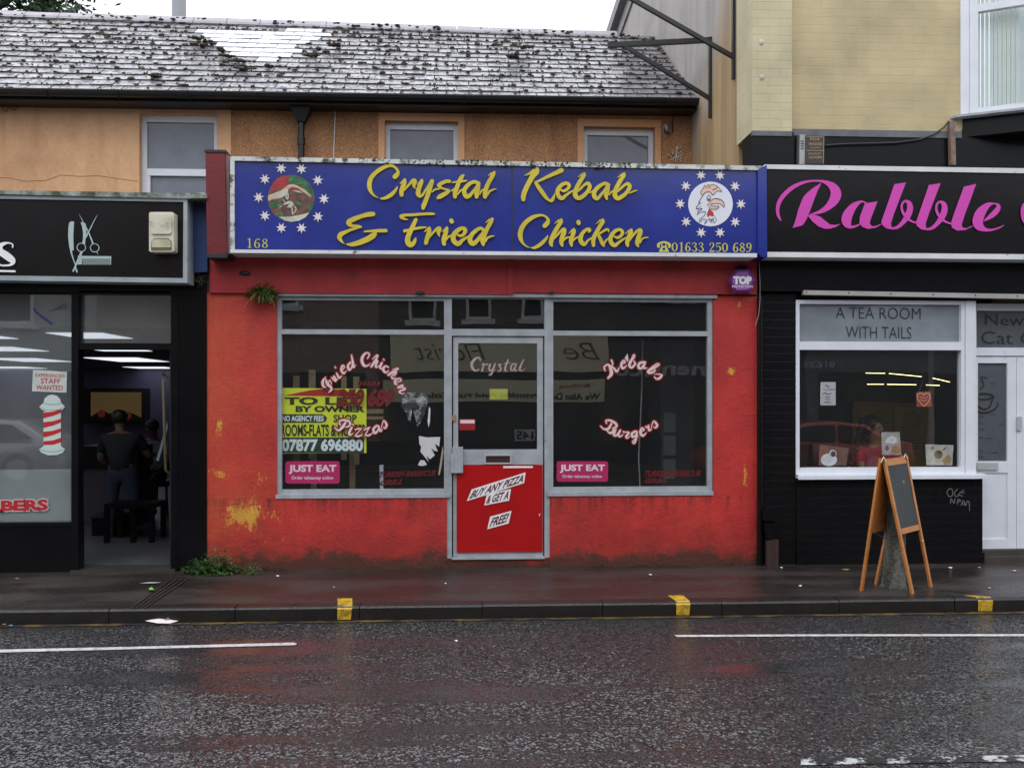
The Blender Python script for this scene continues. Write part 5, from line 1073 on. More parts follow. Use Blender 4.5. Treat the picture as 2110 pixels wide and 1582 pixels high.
# open door leaf (swung inwards), hinged at the right
xh = X_(353, YB)
mb = MB(); mb.wbox((xh-.045, YB+.1, .03), (xh, YB+.16, 1.98)); mb.wbox((xh-.045, YB+.86, .03), (xh, YB+.94, 1.98)); mb.wbox((xh-.045, YB+.16, .03), (xh, YB+.86, .2)); mb.wbox((xh-.045, YB+.16, 1.88), (xh, YB+.86, 1.98)); 
dl = fin(mb, 'door', M_metaldk, bs); tag(dl, 'black door leaf standing open inwards')
mb = MB(); mb.wbox((xh-.03, YB+.16, .2), (xh-.022, YB+.86, 1.88)); fin(mb, 'pane', M_glass, dl)
mb = MB(); mb.tube([(xh-.05, YB+.12, 1.72), (xh-.11, YB+.10, 1.78), (xh-.10, YB+.08, 1.7), (xh-.075, YB+.08, .9), (xh-.05, YB+.12, .86)], .013, 8); fin(mb, 'handle', mat('brass_dull', (.12, .09, .05), .4), dl)
room(bs, -12.0, xa-.06, YB+.25, 20.5, .03, 2.2, mat('barber_wall', (.11, .105, .115), .8, .1), M_floorg, mat('barber_ceiling', (.15, .15, .155), .9), mat('lilac_wall', (.13, .12, .20), .8, .1), 2.62)
M_led = mat('led_panel', (.9, .9, .9), .5, 0, emit=(.86, .9, 1.0), es=1.15)
zl = 2.192
for i, (xl, xr, yn, yf_, ) in enumerate([(-160, 33, 697, 687), (-75, 97, 723, 715), (48, 147+2, 745, 738), (10, 105, 759.5, 755.5), (168, 272, 697, 686), (213, 312, 723, 720), (248, 347, 745, 737), (287, 367, 759, 756)]):
    a, b_ = PZ(xl, yn, zl), PZ(xr, yn, zl); c, d = PZ(xr-8, yf_, zl), PZ(xl-8 if i != 4 else xl, yf_, zl)
    X0_, X1_, Y0_, Y1_ = a.x, b_.x, a.y, c.y
    Y1_ = min(Y1_, 20.3)
    mb = MB(); mb.wbox((X0_, Y0_, zl-.004), (X1_, Y1_, zl))
    o = fin(mb, 'ceiling_light', M_led); tag(o, ['ceiling light at the far left, nearest the barber window glass', 'long ceiling light in the second row over the window side', 'ceiling light in the third row over the window side', 'faint ceiling light in the rearmost row over the window side', 'bright ceiling light seen through the pane above the barber door', 'thin ceiling light just under the barber door head', 'ceiling light in the third row seen through the doorway', 'rearmost ceiling light above the wall television'][i], 'ceiling light', 'light panels in the barber ceiling')
# tv
t = thing('wall_television', P(238, 870, 20.3), 'black framed television on the lilac back wall showing an orange picture', 'television')
mb = MB(); mb.box(170, 305, 800, 872, 20.36, .1); fin(mb, 'casing', M_blk, t)
mb = MB(); mb.box(187, 291, 808, 866, 20.35, .008); scn_ = fin(mb, 'screen', mat('tv_picture', (.05, .03, .012), .3, .2, .5, emit=(.30, .20, .08), es=.16), t)
mb = MB(); mb.poly([(187, 866), (187, 858), (200, 850), (212, 845), (225, 852), (240, 846), (255, 856), (270, 850), (291, 860), (291, 866)], 20.34, .004); fin(mb, 'picture_foreground', mat('tv_dark', (.02, .02, .01), .3), scn_)
for (cx_, cy_) in ((209, 852), (263, 856)):
    mb = MB(); disc(mb, cx_, cy_, 8, 20.335, 16); fin(mb, 'picture_blob', mat('tv_red', (.2, .03, .01), .3, emit=(.3, .05, .02), es=.12), scn_, fix=False)
# window stickers and decals of the barber
YG = YB+.066
t = thing('staff_notice', P(101, 808, YG), 'white card asking for experienced staff, stuck above the barber pole picture', 'notice')
mb = MB(); mb.poly([(68, 762), (138, 766), (137, 809), (66, 806)], YG, .001); fin(mb, 'card', mat('notice_card', (.55, .6, .56), .6), t)
mb = MB(); text(mb, 'EXPERIENCED', [(73, 769), (133, 771), (133, 778), (73, 776)], YG-.0012, .01); text(mb, 'STAFF', [(84, 779), (125, 780), (124, 791), (84, 790)], YG-.0012, .01); text(mb, 'WANTED', [(75, 793), (130, 794), (129, 804), (74, 803)], YG-.0012, .01); fin(mb, 'lettering', M_redtxt, t, fix=False)
t = thing('barber_pole_sticker', P(107, 938, YG), 'red and white striped barber pole picture stuck on the window glass', 'sticker')
bz = lambda l_: [(0+a/3.0415, 720+b_/3.0415) for a, b_ in l_]
m_pw = mat('pole_white', (.56, .66, .62), .5, .06); m_pl = mat('pole_line', (.2, .26, .24), .5)
mb = MB(); mb.poly(bz([(272,388),(382,388),(382,612),(272,612)]), YG-.0005, .001); mb.poly(bz([(245,360),(262,378),(300,390),(355,390),(392,378),(408,360),(385,335),(270,335)]), YG-.001, .001)
mb.poly(bz([(272,335),(280,305),(305,287),(330,283),(355,290),(375,308),(384,335)]), YG-.0005, .001); mb.poly(bz([(245,625),(272,605),(382,605),(408,625),(395,645),(360,660),(300,662),(258,645)]), YG-.001, .001)
fin(mb, 'pole', m_pw, t)
mb = MB()
for yy in (415, 475, 535, 595): mb.poly(bz([(272, yy+16 if yy < 590 else yy+3), (272, yy-20), (330, yy-26), (382, yy-42), (382, yy-18 if yy < 590 else yy-14), (330, yy+2)]), YG-.0012, .0005)
mb.poly(bz([(275,398),(335,396),(300,412),(276,414)]), YG-.0013, .0005)
fin(mb, 'stripes', M_redtxt, t)
mb = MB(); strokes(mb, [[(248,362,3),(290,378,3),(360,378,3),(406,362,3)],[(270,335,3),(325,345,3),(384,335,3)],[(250,628,3),(325,640,3),(405,628,3)]], 0, 720, 3.0415, YG-.002); fin(mb, 'outline', m_pl, t, fix=False)
mb = MB(); text(mb, 'BARBERS', [(-84, 1031), (101, 1026), (101, 1053), (-84, 1057)], YG-.0005, .09); 
lt = fin(mb, 'lettering_outline', mat('pale_vinyl', (.6, .62, .62), .5), fwd, fix=False)
mb = MB(); text(mb, 'BARBERS', [(-82, 1033), (99, 1028), (99, 1051), (-82, 1055)], YG-.0015, .05); fin(mb, 'lettering', M_redtxt, fwd, fix=False)
c8 = lambda l_: [(a/7.533, 590+b_/7.533) for a, b_ in l_]
mb = MB(); mb.poly(c8([(505,345),(545,345),(560,380),(800,560),(820,570),(795,610),(770,585),(540,410)]), YG, .0008); o = fin(mb, 'comb_sticker', mat('purple_vinyl', (.06, .03, .22), .5)); tag(o, 'slanting purple comb picture high on the barber window', 'sticker')
mb = MB(); strokes(mb, [[(735,395,4),(820,370,14),(900,335,18),(950,300,10),(975,275,8),(1000,265,8),(1015,285,8),(1000,300,8),(960,305,8)],[(820,370,6),(900,348,16),(960,340,10),(1010,350,8),(1025,335,8),(1015,318,8),(1060,320,5)],[(975,335,6),(1010,315,8)]], 0, 590, 7.533, YG); o = fin(mb, 'scissors_sticker', mat('grey_vinyl', (.08, .09, .1), .5), fix=False); tag(o, 'small grey open scissors picture beside the purple comb', 'sticker')
# sign of the barber
YBS = YS+.03
bsg = thing('shop_sign', (X_(200, YBS), YBS, Z_(200, 580, YBS)), 'black barber sign with a razor, scissors and comb picture in a grey frame', 'sign')
mb = MB(); mb.poly([(-330, 402), (378, 413), (378, 573), (-330, 566)], YBS+.01, .2); fin(mb, 'panel', M_blacksign, bsg)
mb = MB(); mb.poly([(-330, 395), (386, 408), (378, 416), (-330, 404)], YBS-.01, .2); mb.poly([(378, 416), (386, 408), (386, 583), (377, 573)], YBS-.009, .2); mb.poly([(-330, 563), (377, 573), (386, 583), (-330, 573)], YBS-.01, .2)
fin(mb, 'frame', mat('sign_frame_grey', (.33, .38, .4), .4, .2, 4, col2=(.1, .1, .09), c2s=8, c2t=.66), bsg)
mb = MB(); pts = [(-330, 387), (0, 392), (200, 395), (380, 398), (420, 396), (426, 402), (426, 408), (386, 409), (200, 405), (0, 400), (-330, 396)]; mb.poly(pts, YBS-.03, .3); fin(mb, 'lead_flashing', mat('mossy_lead', (.30, .32, .29), .7, .4, 8, .2, 30, col2=(.06, .07, .04), c2s=9, c2t=.5), bsg)
z2 = lambda s_: s_
mb = MB(); strokes(mb, [[(105,512,12),(103,488,9),(60,478,16),(8,500,40),(5,545,52),(60,585,60),(105,625,48),(90,655,20),(40,662,14),(0,655,12),(-20,615,10)]], 0, 380, 3.955, YBS-.001, th=.006); mb.poly([(-200, 553), (31.5, 557), (31.5, 561), (-200, 557)], YBS-.006, .01)
fin(mb, 'lettering', M_wht, bsg, fix=False)
c7 = lambda l_: [(120+a/11.3, 430+b_/11.3) for a, b_ in l_]
mic = mat('sign_icon_grey', (.40, .50, .48), .4, .1)
mb = MB(); mb.poly(c7([(370,300),(290,300),(255,330),(235,450),(230,650),(250,850),(290,1040),(350,1210),(400,1330),(420,1320),(370,1200),(330,1060),(320,970),(360,975),(355,800),(350,600)]), YBS+.006, .001)
mb.poly(c7([(520,318),(590,318),(640,355),(655,450),(655,600),(630,750),(625,830),(560,800),(575,700),(578,550),(550,400)]), YBS+.006, .001)
mb.poly(c7([(450,1100),(1235,1108),(1225,1310),(1205,1310),(1205,1165),(560,1160),(545,1300),(425,1300),(480,1180)]), YBS+.005, .001)
for k in range(27): x_ = 570+k*23.5; mb.poly(c7([(x_, 1160), (x_+11, 1160), (x_+11, 1305), (x_, 1305)]), YBS+.0052, .001)
strokes(mb, [[(400,1330,36),(450,1230,50),(500,1120,55),(545,1010,55),(550,1000,40)],[(400,1340,30),(350,1450,40)],[(400,1350,30),(435,1470,40)],[(485,125,3),(580,310,16),(700,540,26),(810,810,36)],[(915,140,3),(830,300,18),(720,520,28),(640,670,36)],[(540,805,14),(470,830,16),(440,905,18),(475,975,18),(545,1000,18),(615,970,18),(640,900,18),(605,830,16),(540,805,14)],[(850,815,14),(780,840,16),(748,910,18),(785,985,18),(855,1010,18),(925,980,18),(952,910,18),(915,840,16),(850,815,14)],[(895,1010,14),(930,1060,12)]], 120, 430, 11.3, YBS+.003)
fin(mb, 'sign_icon', mic, bsg, fix=False)
# alarm box on the barber sign
t = thing('alarm_box', P(332, 518, YBS-.1), 'rust stained cream alarm box on the right end of the barber sign', 'alarm box')
mb = MB(); rrect(mb, 307, 437, 358, 519, 4, YBS-.1, .11); 
m_al = mat('cream_plastic', (.62, .60, .48), .5, .12, 6, col2=(.28, .2, .08), c2s=10, c2t=.62)
fin(mb, 'cover', m_al, t)
mb = MB(); rrect(mb, 311, 441, 353, 482, 5, YBS-.115, .02); fin(mb, 'raised_panel', m_al, t)
mb = MB(); mb.poly([(311, 516), (312, 497), (318, 491), (347, 491), (353, 497), (354, 516)], YBS-.104, .01); lm = fin(mb, 'strobe_lens', mat('lens_brown', (.2, .16, .08), .3, .4, 12), t)
mb = MB(); mb.poly([(313, 510), (313, 497), (319, 493), (346, 493), (351, 497), (352, 510)], YBS-.11, .01); fin(mb, 'lens_cover', mat('lens_cream', (.5, .48, .34), .3, .3, 12), lm)
# blue board in the gap
mb = MB(); mb.poly([(388, 406), (425, 408), (427, 560), (391, 562)], YS+.2, .05); o = fin(mb, 'blue_board', M_blueboard); tag(o, 'blue upright board between the barber sign and the red post', 'board')

# ================================================================ TEA ROOM
tr = thing('tea_room_shopfront', (X_(1830, YF), YF, 0), 'black painted tea room shopfront with white plastic window and door', 'shopfront')
xr1 = X_(2450, YF)
x40 = X_(1640, YF); x22 = X_(2023, YF)
mb = MB(); mb.wbox((xb, YF-.0, -.05), (x40, YF+.25, Z_(1600, 606, YF))); fin(mb, 'brick_pier', M_blackbrick, tr)
mb = MB(); mb.wbox((x40+.002, YF-.012, .1), (x22, YF+.2, Z_(1830, 983, YF))); mb.wbox((x40, YF-.03, -.05), (x22+.01, YF+.2, .10)); fin(mb, 'stall_riser', M_blackbrick, tr)
mb = MB(); mb.wbox((xb+.0, YF-.06, Z_(1830, 603, YF)), (xr1, YF+.2, Z_(1830, 500, YF))); mb.wbox((xb, YF+.0, Z_(1830, 500, YF)), (xr1, YF+.22, Z_(1830, 352, YF))); fin(mb, 'fascia', M_black, tr)
mb = MB(); mb.poly([(1656, 598), (2450, 612), (2450, 622), (1656, 607)], YF-.085, .05); fst = fin(mb, 'metal_strip', mat('strip_beige', (.44, .42, .4), .4, .15), tr)
mb = MB()
for k in range(9): mb.ball(P(1662+k*87, 602+k*1.6, YF-.087), .007, 6, 4)
fin(mb, 'screw', M_blk, fst)
YT = YF-.005
def yq(y, x, slope): return y+slope*(x-1820)
s1 = .016
mb = MB(); xl, xr = X_(1640, YT), X_(1988, YT)
zt_, zmid1, zmid0, zbb, zb_ = Z_(1810, 619, YT), Z_(1810, 704, YT), Z_(1810, 721, YT), Z_(1810, 963, YT), Z_(1810, 976, YT)
mb.wbox((xl, YT, zb_), (xl+.035, YT+.07, zt_)); mb.wbox((xr-.035, YT, zb_), (xr, YT+.07, zt_)); mb.wbox((xl+.035, YT+.001, zt_-.035), (xr-.035, YT+.07, zt_)); mb.wbox((xl+.035, YT+.001, zb_), (xr-.035, YT+.07, zbb)); mb.wbox((xl+.035, YT-.004, zmid0), (xr-.035, YT+.07, zmid1))
mb.wbox((xr+.004, YT-.008, zb_), (X_(2010, YT), YT+.09, zt_))
tw = fin(mb, 'window', M_upvc, tr)
mb = MB(); mb.wbox((xl+.03, YT+.04, zbb-.01), (xr-.03, YT+.046, zmid0+.01)); fin(mb, 'pane', M_glass, tw)
mb = MB(); mb.wbox((xl+.03, YT+.04, zmid1-.01), (xr-.03, YT+.046, zt_-.03)); fin(mb, 'frosted_pane', M_frost, tw)
mb = MB(); mb.wbox((xl-.0, YT-.05, zb_-.035), (X_(2026, YT), YT+.05, zb_)); mb.wbox((xl, YT-.06, zb_-.045), (X_(2050, YT-.06), YT-.05, zb_-.012)); fin(mb, 'sill', M_upvc, tw)
mb = MB(); text(mb, 'A TEA ROOM', [(1722, 633), (1897, 635), (1897, 658), (1722, 656)], YT+.036, -.012); text(mb, 'WITH TAILS', [(1743, 672), (1878, 674), (1878, 698), (1743, 696)], YT+.036, -.012); fin(mb, 'lettering', M_blk, tw, fix=False)
# door set, slightly recessed
YDr = YF+.10
def wb(mb, x0, x1, y0, y1, Y, d): mb.wbox((X_(x0, Y), Y, Z_(2060, y1, Y)), (X_(x1, Y), Y+d, Z_(2060, y0, Y)))
mb = MB(); wb(mb, 2004, 2450, 716, 733, YDr, .08); wb(mb, 2004, 2012, 626, 716, YDr, .08); wb(mb, 2004, 2450, 626, 640, YDr, .08); tdf = fin(mb, 'door_frame', M_upvc, tr)
mb = MB(); wb(mb, 2012, 2450, 640, 716, YDr+.03, .006); fin(mb, 'frosted_pane', M_frost2, tdf)
mb = MB(); text(mb, 'Newport', [(2030, 647), (2185, 650), (2185, 680), (2030, 677)], YDr+.026, -.004); text(mb, 'Cat Cafe', [(2022, 682), (2185, 685), (2185, 711), (2022, 708)], YDr+.026, -.004); fin(mb, 'lettering', M_blk, tdf, fix=False)
mb = MB(); wb(mb, 2004, 2015, 735, 1130, YDr+.01, .05); wb(mb, 2076, 2094, 735, 1130, YDr+.01, .05); wb(mb, 2015, 2076, 735, 748, YDr+.011, .05); wb(mb, 2015, 2076, 950, 974, YDr+.011, .05); wb(mb, 2015, 2076, 1110, 1130, YDr+.011, .05); wb(mb, 2015, 2076, 974, 1110, YDr+.022, .03)
td = fin(mb, 'door', M_upvc, tr); tag(td, 'white door with a teacup drawing on its glass')
mb = MB(); wb(mb, 2015, 2076, 748, 950, YDr+.03, .006); fin(mb, 'pane', M_frost2, td)
mb = MB(); wb(mb, 2014, 2057, 953, 968, YDr-.004, .014); fin(mb, 'letterbox', mat('satin_metal', (.42, .43, .45), .35, .1), td)
mb = MB(); strokes(mb, [[(84,585,7),(110,577,10),(150,577,10),(180,590,10),(160,605,8),(110,608,8),(86,598,7)],[(86,600,7),(95,640,8),(125,662,8),(160,650,8),(180,595,8)],[(86,672,8),(130,684,10),(180,670,9),(208,640,7),(205,628,5)],[(112,480,4),(122,510,6),(128,530,6),(110,550,5)],[(115,482,3),(150,485,3)]], 1980, 600, 2.73, YDr+.026); fin(mb, 'cup_drawing', M_blk, td, fix=False)
mb = MB(); 
for k, (a, b_) in enumerate([(115, 490), (165, 515), (160, 595), (95, 700), (165, 692), (90, 740), (215, 745), (100, 775), (90, 820), (140, 825), (90, 895), (170, 905), (95, 930)]):
    strokes(mb, [[(a, b_, 3), (a+8, b_+4, 3), (a+16, b_-2, 3), (a+26, b_+3, 3), (a+34, b_, 3)]], 1980, 600, 2.73, YDr+.0262)
fin(mb, 'menu_writing', mat('thin_grey_print', (.05, .05, .06), .5), td, fix=False)
mb = MB(); wb(mb, 2095, 2250, 735, 1130, YDr+.008, .06); o = fin(mb, 'side_panel', M_upvc, tr)
mb = MB(); rrect(mb, 2096, 858, 2106, 887, 3, YDr-.01, .02); fin(mb, 'handle', mat('satin_metal', (.42, .43, .45), .35, .1), o)
mb = MB(); mb.wbox((x22+.012, YF-.0, -.02), (xr1, YF+.3, .05)); mb.wbox((x22+.012, YF+.06, .05), (xr1, YF+.3, Z_(2060, 1131, YDr))); fin(mb, 'doorstep', mat('step_brown', (.06, .05, .045), .45, .3, 6), tr)
mb = MB(); strokes(mb, [[(1540,395,8),(1522,420,8),(1540,455,8),(1565,440,8),(1560,400,8),(1540,395,8)],[(1600,400,8),(1578,425,8),(1590,455,8),(1615,440,8)],[(1650,405,8),(1620,425,8),(1610,440,8),(1640,450,8)],[(1630,425,8),(1655,425,6)],[(1548,505,8),(1552,470,8),(1575,505,8),(1580,470,8)],[(1600,510,8),(1605,475,8),(1625,485,8),(1603,495,8)],[(1630,520,8),(1645,485,8),(1660,520,8),(1640,505,6)],[(1665,520,8),(1675,490,8),(1690,500,8),(1692,560,6)]], 1540, 900, 3.7, YF-.014)
fin(mb, 'graffiti', mat('chalk_grey', (.12, .12, .12), .8), tr, fix=False)
# pipework beside the pier
t = thing('rain_pipe', (X_(1566, YF), YF-.05, 0), 'black drain pipe down the joint between red wall and black brick', 'pipe')
mb = MB(); c0 = X_(1566, YF-.05); mb.tube([(c0, YF-.045, 0), (c0, YF-.045, Z_(1566, 612, YF))], .026, 10); fin(mb, 'pipe', M_black, t)
t = thing('drain_outlet', P(1590, 1155, YF-.1), 'black plastic hopper box with a brown pipe stub at the foot of the brick pier', 'drain')
mb = MB(); mb.poly([(1572, 1055), (1580, 1046), (1598, 1047), (1602, 1056), (1602, 1073), (1574, 1073)], YF-.13, .13); mb.poly([(1575, 1076), (1600, 1076), (1597, 1110), (1579, 1110)], YF-.11, .11); fin(mb, 'hopper', M_black, t)
c = P(1591, 1112, YF-.08); mb = MB(); mb.tube([(c.x, YF-.075, c.z), (c.x, YF-.075, 0)], .062, 12); fin(mb, 'pipe', mat('rust_brown', (.045, .022, .018), .5, .4, 10), t)
t = thing('loose_wire', P(1566, 600, YF-.1), 'thin pale wire dangling beside the purple alarm box', 'wire')
mb = MB(); mb.tube([P(x_, y_, YF-.1) for x_, y_ in [(1564, 540), (1566, 580), (1566, 620), (1563, 650), (1556, 672)]], .0025, 5); fin(mb, 'wire', mat('pale_wire', (.4, .36, .3), .5), t)
# purple alarm box
t = thing('alarm_box', P(1529, 608, YF-.13), 'purple six sided alarm box on the red fascia board', 'alarm box')
hx = lambda r_, cx_=1529, cy_=578, n=6, st=.0: [(cx_+r_*1.0*math.cos(a_), cy_+r_*math.sin(a_)) for a_ in [math.pi/3*k+st for k in range(6)]]
m_pu = mat('purple_plastic', (.27, .08, .38), .35, .12, 6)
mb = MB(); f_ = [(1515, 554), (1543, 553), (1558, 578), (1545, 604), (1514, 605), (1500, 579)]; g_ = [(1519, 561), (1540, 560), (1550, 578), (1541, 597), (1518, 598), (1508, 579)]
a = [P(x_, y_, YF-.06) for x_, y_ in f_]; b_ = [P(x_, y_, YF-.15) for x_, y_ in g_]; a2 = [v+Vector((0, .03, 0)) for v in a]
mb.add(a+b_+a2, [(6, 7, 8, 9, 10, 11)]+[(i, (i+1) % 6, (i+1) % 6+6, i+6) for i in range(6)]+[(i, (i+1) % 6, (i+1) % 6+12, i+12) for i in range(6)]); fin(mb, 'cover', m_pu, t)
mb = MB(); text(mb, 'TOP', (1511, 569, 1549, 586), YF-.152, .07); text(mb, 'PROTECTION', (1509, 588, 1551, 593), YF-.152, .01); fin(mb, 'lettering', M_wht, t, fix=False)
mb = MB(); mb.poly([(1516, 553), (1522, 547), (1537, 546), (1543, 552)], YF-.09, .05); fin(mb, 'top_sounder', M_black, t)
# small dark alarm box under the cream wall
t = thing('alarm_box', P(1680, 338, YW-.1), 'small brown alarm box with cream lettering above the purple lettered sign', 'alarm box')
mb = MB(); mb.poly([(1660, 279), (1699, 281), (1698, 338), (1659, 338)], YW-.11, .09); fin(mb, 'cover', mat('brown_plastic', (.045, .03, .022), .5), t)
mb = MB(); mb.poly([(1648, 277), (1660, 278), (1659, 339), (1647, 339)], YW-.1, .08); sp_ = fin(mb, 'side_plate', mat('pale_side', (.35, .35, .36), .5), t)
mb = MB()
for k in range(4): mb.poly([(1650, 290+k*5), (1656, 291+k*5), (1656, 293+k*5), (1650, 292+k*5)], YW-.102, .002)
fin(mb, 'vent_slot', M_blk, sp_)
mb = MB(); text(mb, 'FOX', (1670, 284, 1690, 290), YW-.112, .01); text(mb, 'WOOD', (1666, 294, 1694, 300), YW-.112, .01); text(mb, 'ALARMS', (1669, 303, 1691, 306), YW-.112); text(mb, 'NEWPORT', (1666, 315, 1692, 319), YW-.112); text(mb, '267080', (1666, 322, 1694, 327), YW-.112)
mb.poly([(1662, 309.5), (1697, 310), (1697, 311), (1662, 310.5)], YW-.112, .001); mb.poly([(1662, 281), (1698, 282), (1698, 283), (1662, 282)], YW-.112, .001); mb.poly([(1697, 282), (1698, 282), (1697, 337), (1696, 337)], YW-.112, .001); fin(mb, 'lettering', mat('dull_gold_print', (.35, .28, .18), .5), t, fix=False)
# purple sign
YRS = YS+.02
rs = thing('shop_sign', (X_(1850, YRS), YRS, Z_(1850, 530, YRS)), 'long black sign with flowing magenta script beside the blue one', 'sign')
mb = MB(); mb.poly([(1581, 347), (2450, 362), (2450, 528), (1581, 519)], YRS+.012, .25); fin(mb, 'panel', M_blacksign, rs)
mb = MB(); mb.poly([(1576, 339), (2450, 352), (2450, 363), (1576, 348)], YRS-.008, .27); fin(mb, 'top_frame', M_white, rs)
mb = MB(); mb.poly([(1576, 519), (2450, 527), (2450, 538), (1576, 529.5)], YRS-.008, .27); fin(mb, 'bottom_frame', M_white, rs)
Yr = YRS+.004
r1 = lambda l_: [(1590+a/8.79, 360+b_/8.79) for a, b_ in l_]; r2 = lambda l_: [(1800+a/6.806, 360+b_/6.806) for a, b_ in l_]
mb = MB(); strokes(mb, [[(162,825,28),(118,730,55),(108,610,66),(150,470,76),(260,330,76),(400,220,70),(570,145,50),(740,115,35),(900,120,44),(1030,165,96),(1125,245,160),(1163,355,195),(1115,480,170),(1000,600,110),(860,680,62),(690,722,12)],
  [(1705,512,26),(1620,490,38),(1500,560,112),(1405,680,165),(1355,800,185),(1375,895,150),(1430,948,60),(1520,935,38),(1600,895,22)]], 1590, 360, 8.79, Yr)
mb.poly(r1([(903,148),(830,300),(775,440),(700,640),(640,790),(590,880),(560,916),(380,967),(430,830),(480,640),(520,530),(565,420),(640,330),(760,235)]), Yr-.0008); mb.poly(r1([(655,745),(740,850),(850,940),(960,980),(1060,980),(1160,950),(1250,892),(1150,912),(1060,902),(980,845),(880,760),(780,727),(690,722)]), Yr-.0012)
mb.poly(r1([(1690,520),(1917,484),(1850,660),(1790,820),(1778,890),(1820,937),(1900,925),(1990,888),(1990,900),(1880,965),(1740,985),(1640,945),(1590,880),(1598,760),(1650,620)]), Yr-.0015)
for (dx_, dy_) in ((0, 0), (485, 11)):
    mb.poly(r2([(a+dx_, b_+dy_) for a, b_ in [(290,135),(455,110),(370,330),(290,540),(245,680),(250,730),(290,750),(270,770),(180,755),(120,705),(108,660),(150,540),(220,340)]]), Yr-.0008)
    strokes(mb, [[(a+dx_, b_+dy_, w_) for a, b_, w_ in [(265,758,28),(340,735,46),(410,670,60),(470,590,86),(508,490,86),(500,410,72),(450,372,34),(405,400,30),(392,470,34),(420,550,40),(480,620,34),(540,660,28),(605,678,24)]]], 1800, 360, 6.806, Yr, e0=.0012)
mb.poly(r2([(1265,170),(1440,130),(1360,350),(1280,560),(1235,700),(1250,745),(1310,750),(1390,712),(1390,726),(1280,780),(1170,785),(1100,745),(1085,680),(1130,540),(1200,350)]), Yr-.002)
strokes(mb, [[(1555,645,20),(1660,570,72),(1735,490,72),(1745,435,50),(1685,408,20),(1600,430,72),(1505,525,135),(1460,640,150),(1480,720,130),(1560,772,56),(1660,775,28),(1760,745,20),(1820,712,10)],[(2300,420,60),(2200,370,30),(2120,430,70),(2100,540,80),(2130,660,70),(2220,740,40)]], 1800, 360, 6.806, Yr, e0=.0025)
fin(mb, 'letters', M_pink, rs, fix=False)

# tea room inside
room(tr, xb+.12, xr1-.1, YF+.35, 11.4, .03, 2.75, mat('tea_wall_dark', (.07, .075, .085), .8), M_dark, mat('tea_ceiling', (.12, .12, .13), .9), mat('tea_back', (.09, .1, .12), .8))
YTB = 11.3
t = thing('menu_board', P(1830, 960, YTB), 'large yellow printed panel on the back wall of the tea room', 'board')
mb = MB(); mb.poly([(1757, 826), (1925, 832), (1925, 1010), (1757, 1010)], YTB, .03); fin(mb, 'panel', mat('ochre_panel', (.60, .46, .08), .7, .4, .6, col2=(.45, .24, .08), c2s=1.1), t)
mb = MB(); mb.poly([(1843, 838), (1900, 840), (1900, 935), (1843, 935)], YTB-.02, .015); pg = fin(mb, 'printed_sheet', mat('sheet_tan', (.62, .48, .2), .7, .2), t)
mb = MB(); 
for k in range(14): mb.poly([(1858 if k else 1864, 850+k*5.6), (1897 if k else 1890, 850.5+k*5.6), (1897 if k else 1890, 851.6+k*5.6), (1858 if k else 1864, 851+k*5.6)], YTB-.022, .001)
fin(mb, 'print_lines', mat('line_brown', (.15, .1, .05), .7), pg)
t = thing('tube_light', P(1840, 770, 10.2), 'curved row of thin yellow lights hanging over the tea room', 'light')
M_tube = mat('yellow_tube', (.8, .7, .3), .5, 0, emit=(.95, .80, .35), es=5)
for pl in ([(1784, 768.5), (1824, 769)], [(1832, 769.5), (1860, 772), (1899, 776)], [(1922, 779), (1940, 783), (1957, 787)], [(1787, 791.5), (1821, 791.5)], [(1828, 791.8), (1888, 792.5)], [(1908, 793), (1936, 794)]):
    mb = MB(); mb.tube([P(x_, y_, 10.2) for x_, y_ in pl], 0.003, 6); fin(mb, 'tube', M_tube, t)
def picture(q, lab, blobs, name='cat_photo', back=(.5, .5, .52), Y=YT+.07, mi_=None):
    cx_ = sum(p[0] for p in q)/4; t = thing(name, P(cx_, q[2][1], Y), lab, 'photo', 'cat photos in the tea room window')
    mb = MB(); mb.poly(q, Y, .004); fin(mb, 'sheet', mat('photo_'+lab.replace(' ', '_')[:30], back, .4, .35, 8), t)
    for k, (pts, col) in enumerate(blobs):
        mb = MB(); mb.poly(pts, Y-.0015-.0006*k, .0003); fin(mb, 'print_patch', mat('ink_%d_%d_%d' % tuple(int(c_*100) for c_ in col), col, .5, .25, 12), t)
def el(cx_, cy_, rx, ry, n=14): return [(cx_+rx*math.cos(2*math.pi*k/n), cy_+ry*math.sin(2*math.pi*k/n)) for k in range(n)]
picture([(1689, 916), (1749, 923), (1744, 959), (1687, 958)], 'photo of a white cat with one dark eye patch, leftmost along the sill', [([(1690, 935), (1700, 922), (1712, 930), (1705, 945), (1692, 944)], (.25, .08, .04)), (el(1708, 947, 17, 13)+[], (.72, .76, .8)), (el(1716, 934, 8, 8), (.55, .6, .65)), (el(1717, 935, 5, 6), (.03, .04, .06)), ([(1726, 925), (1745, 927), (1741, 957), (1727, 957), (1728, 940)], (.14, .09, .06))], back=(.16, .1, .07))
picture([(1816, 890), (1854, 890), (1857, 937), (1818, 937)], 'photo of a sleeping pale cat above the top of the folding board', [([(1823, 911), (1828, 902), (1838, 897), (1846, 901), (1851, 910), (1840, 914), (1824, 912)], (.75, .77, .78)), (el(1828, 924, 8, 10), (.5, .44, .5)), (el(1828, 923, 4, 6), (.18, .08, .1)), (el(1847, 925, 9, 8), (.4, .22, .06)), (el(1838, 906, 1.2, 1.2, 8), (.03, .03, .03)), (el(1848, 909, 1.4, .8, 8), (.03, .03, .03))], back=(.42, .42, .4))
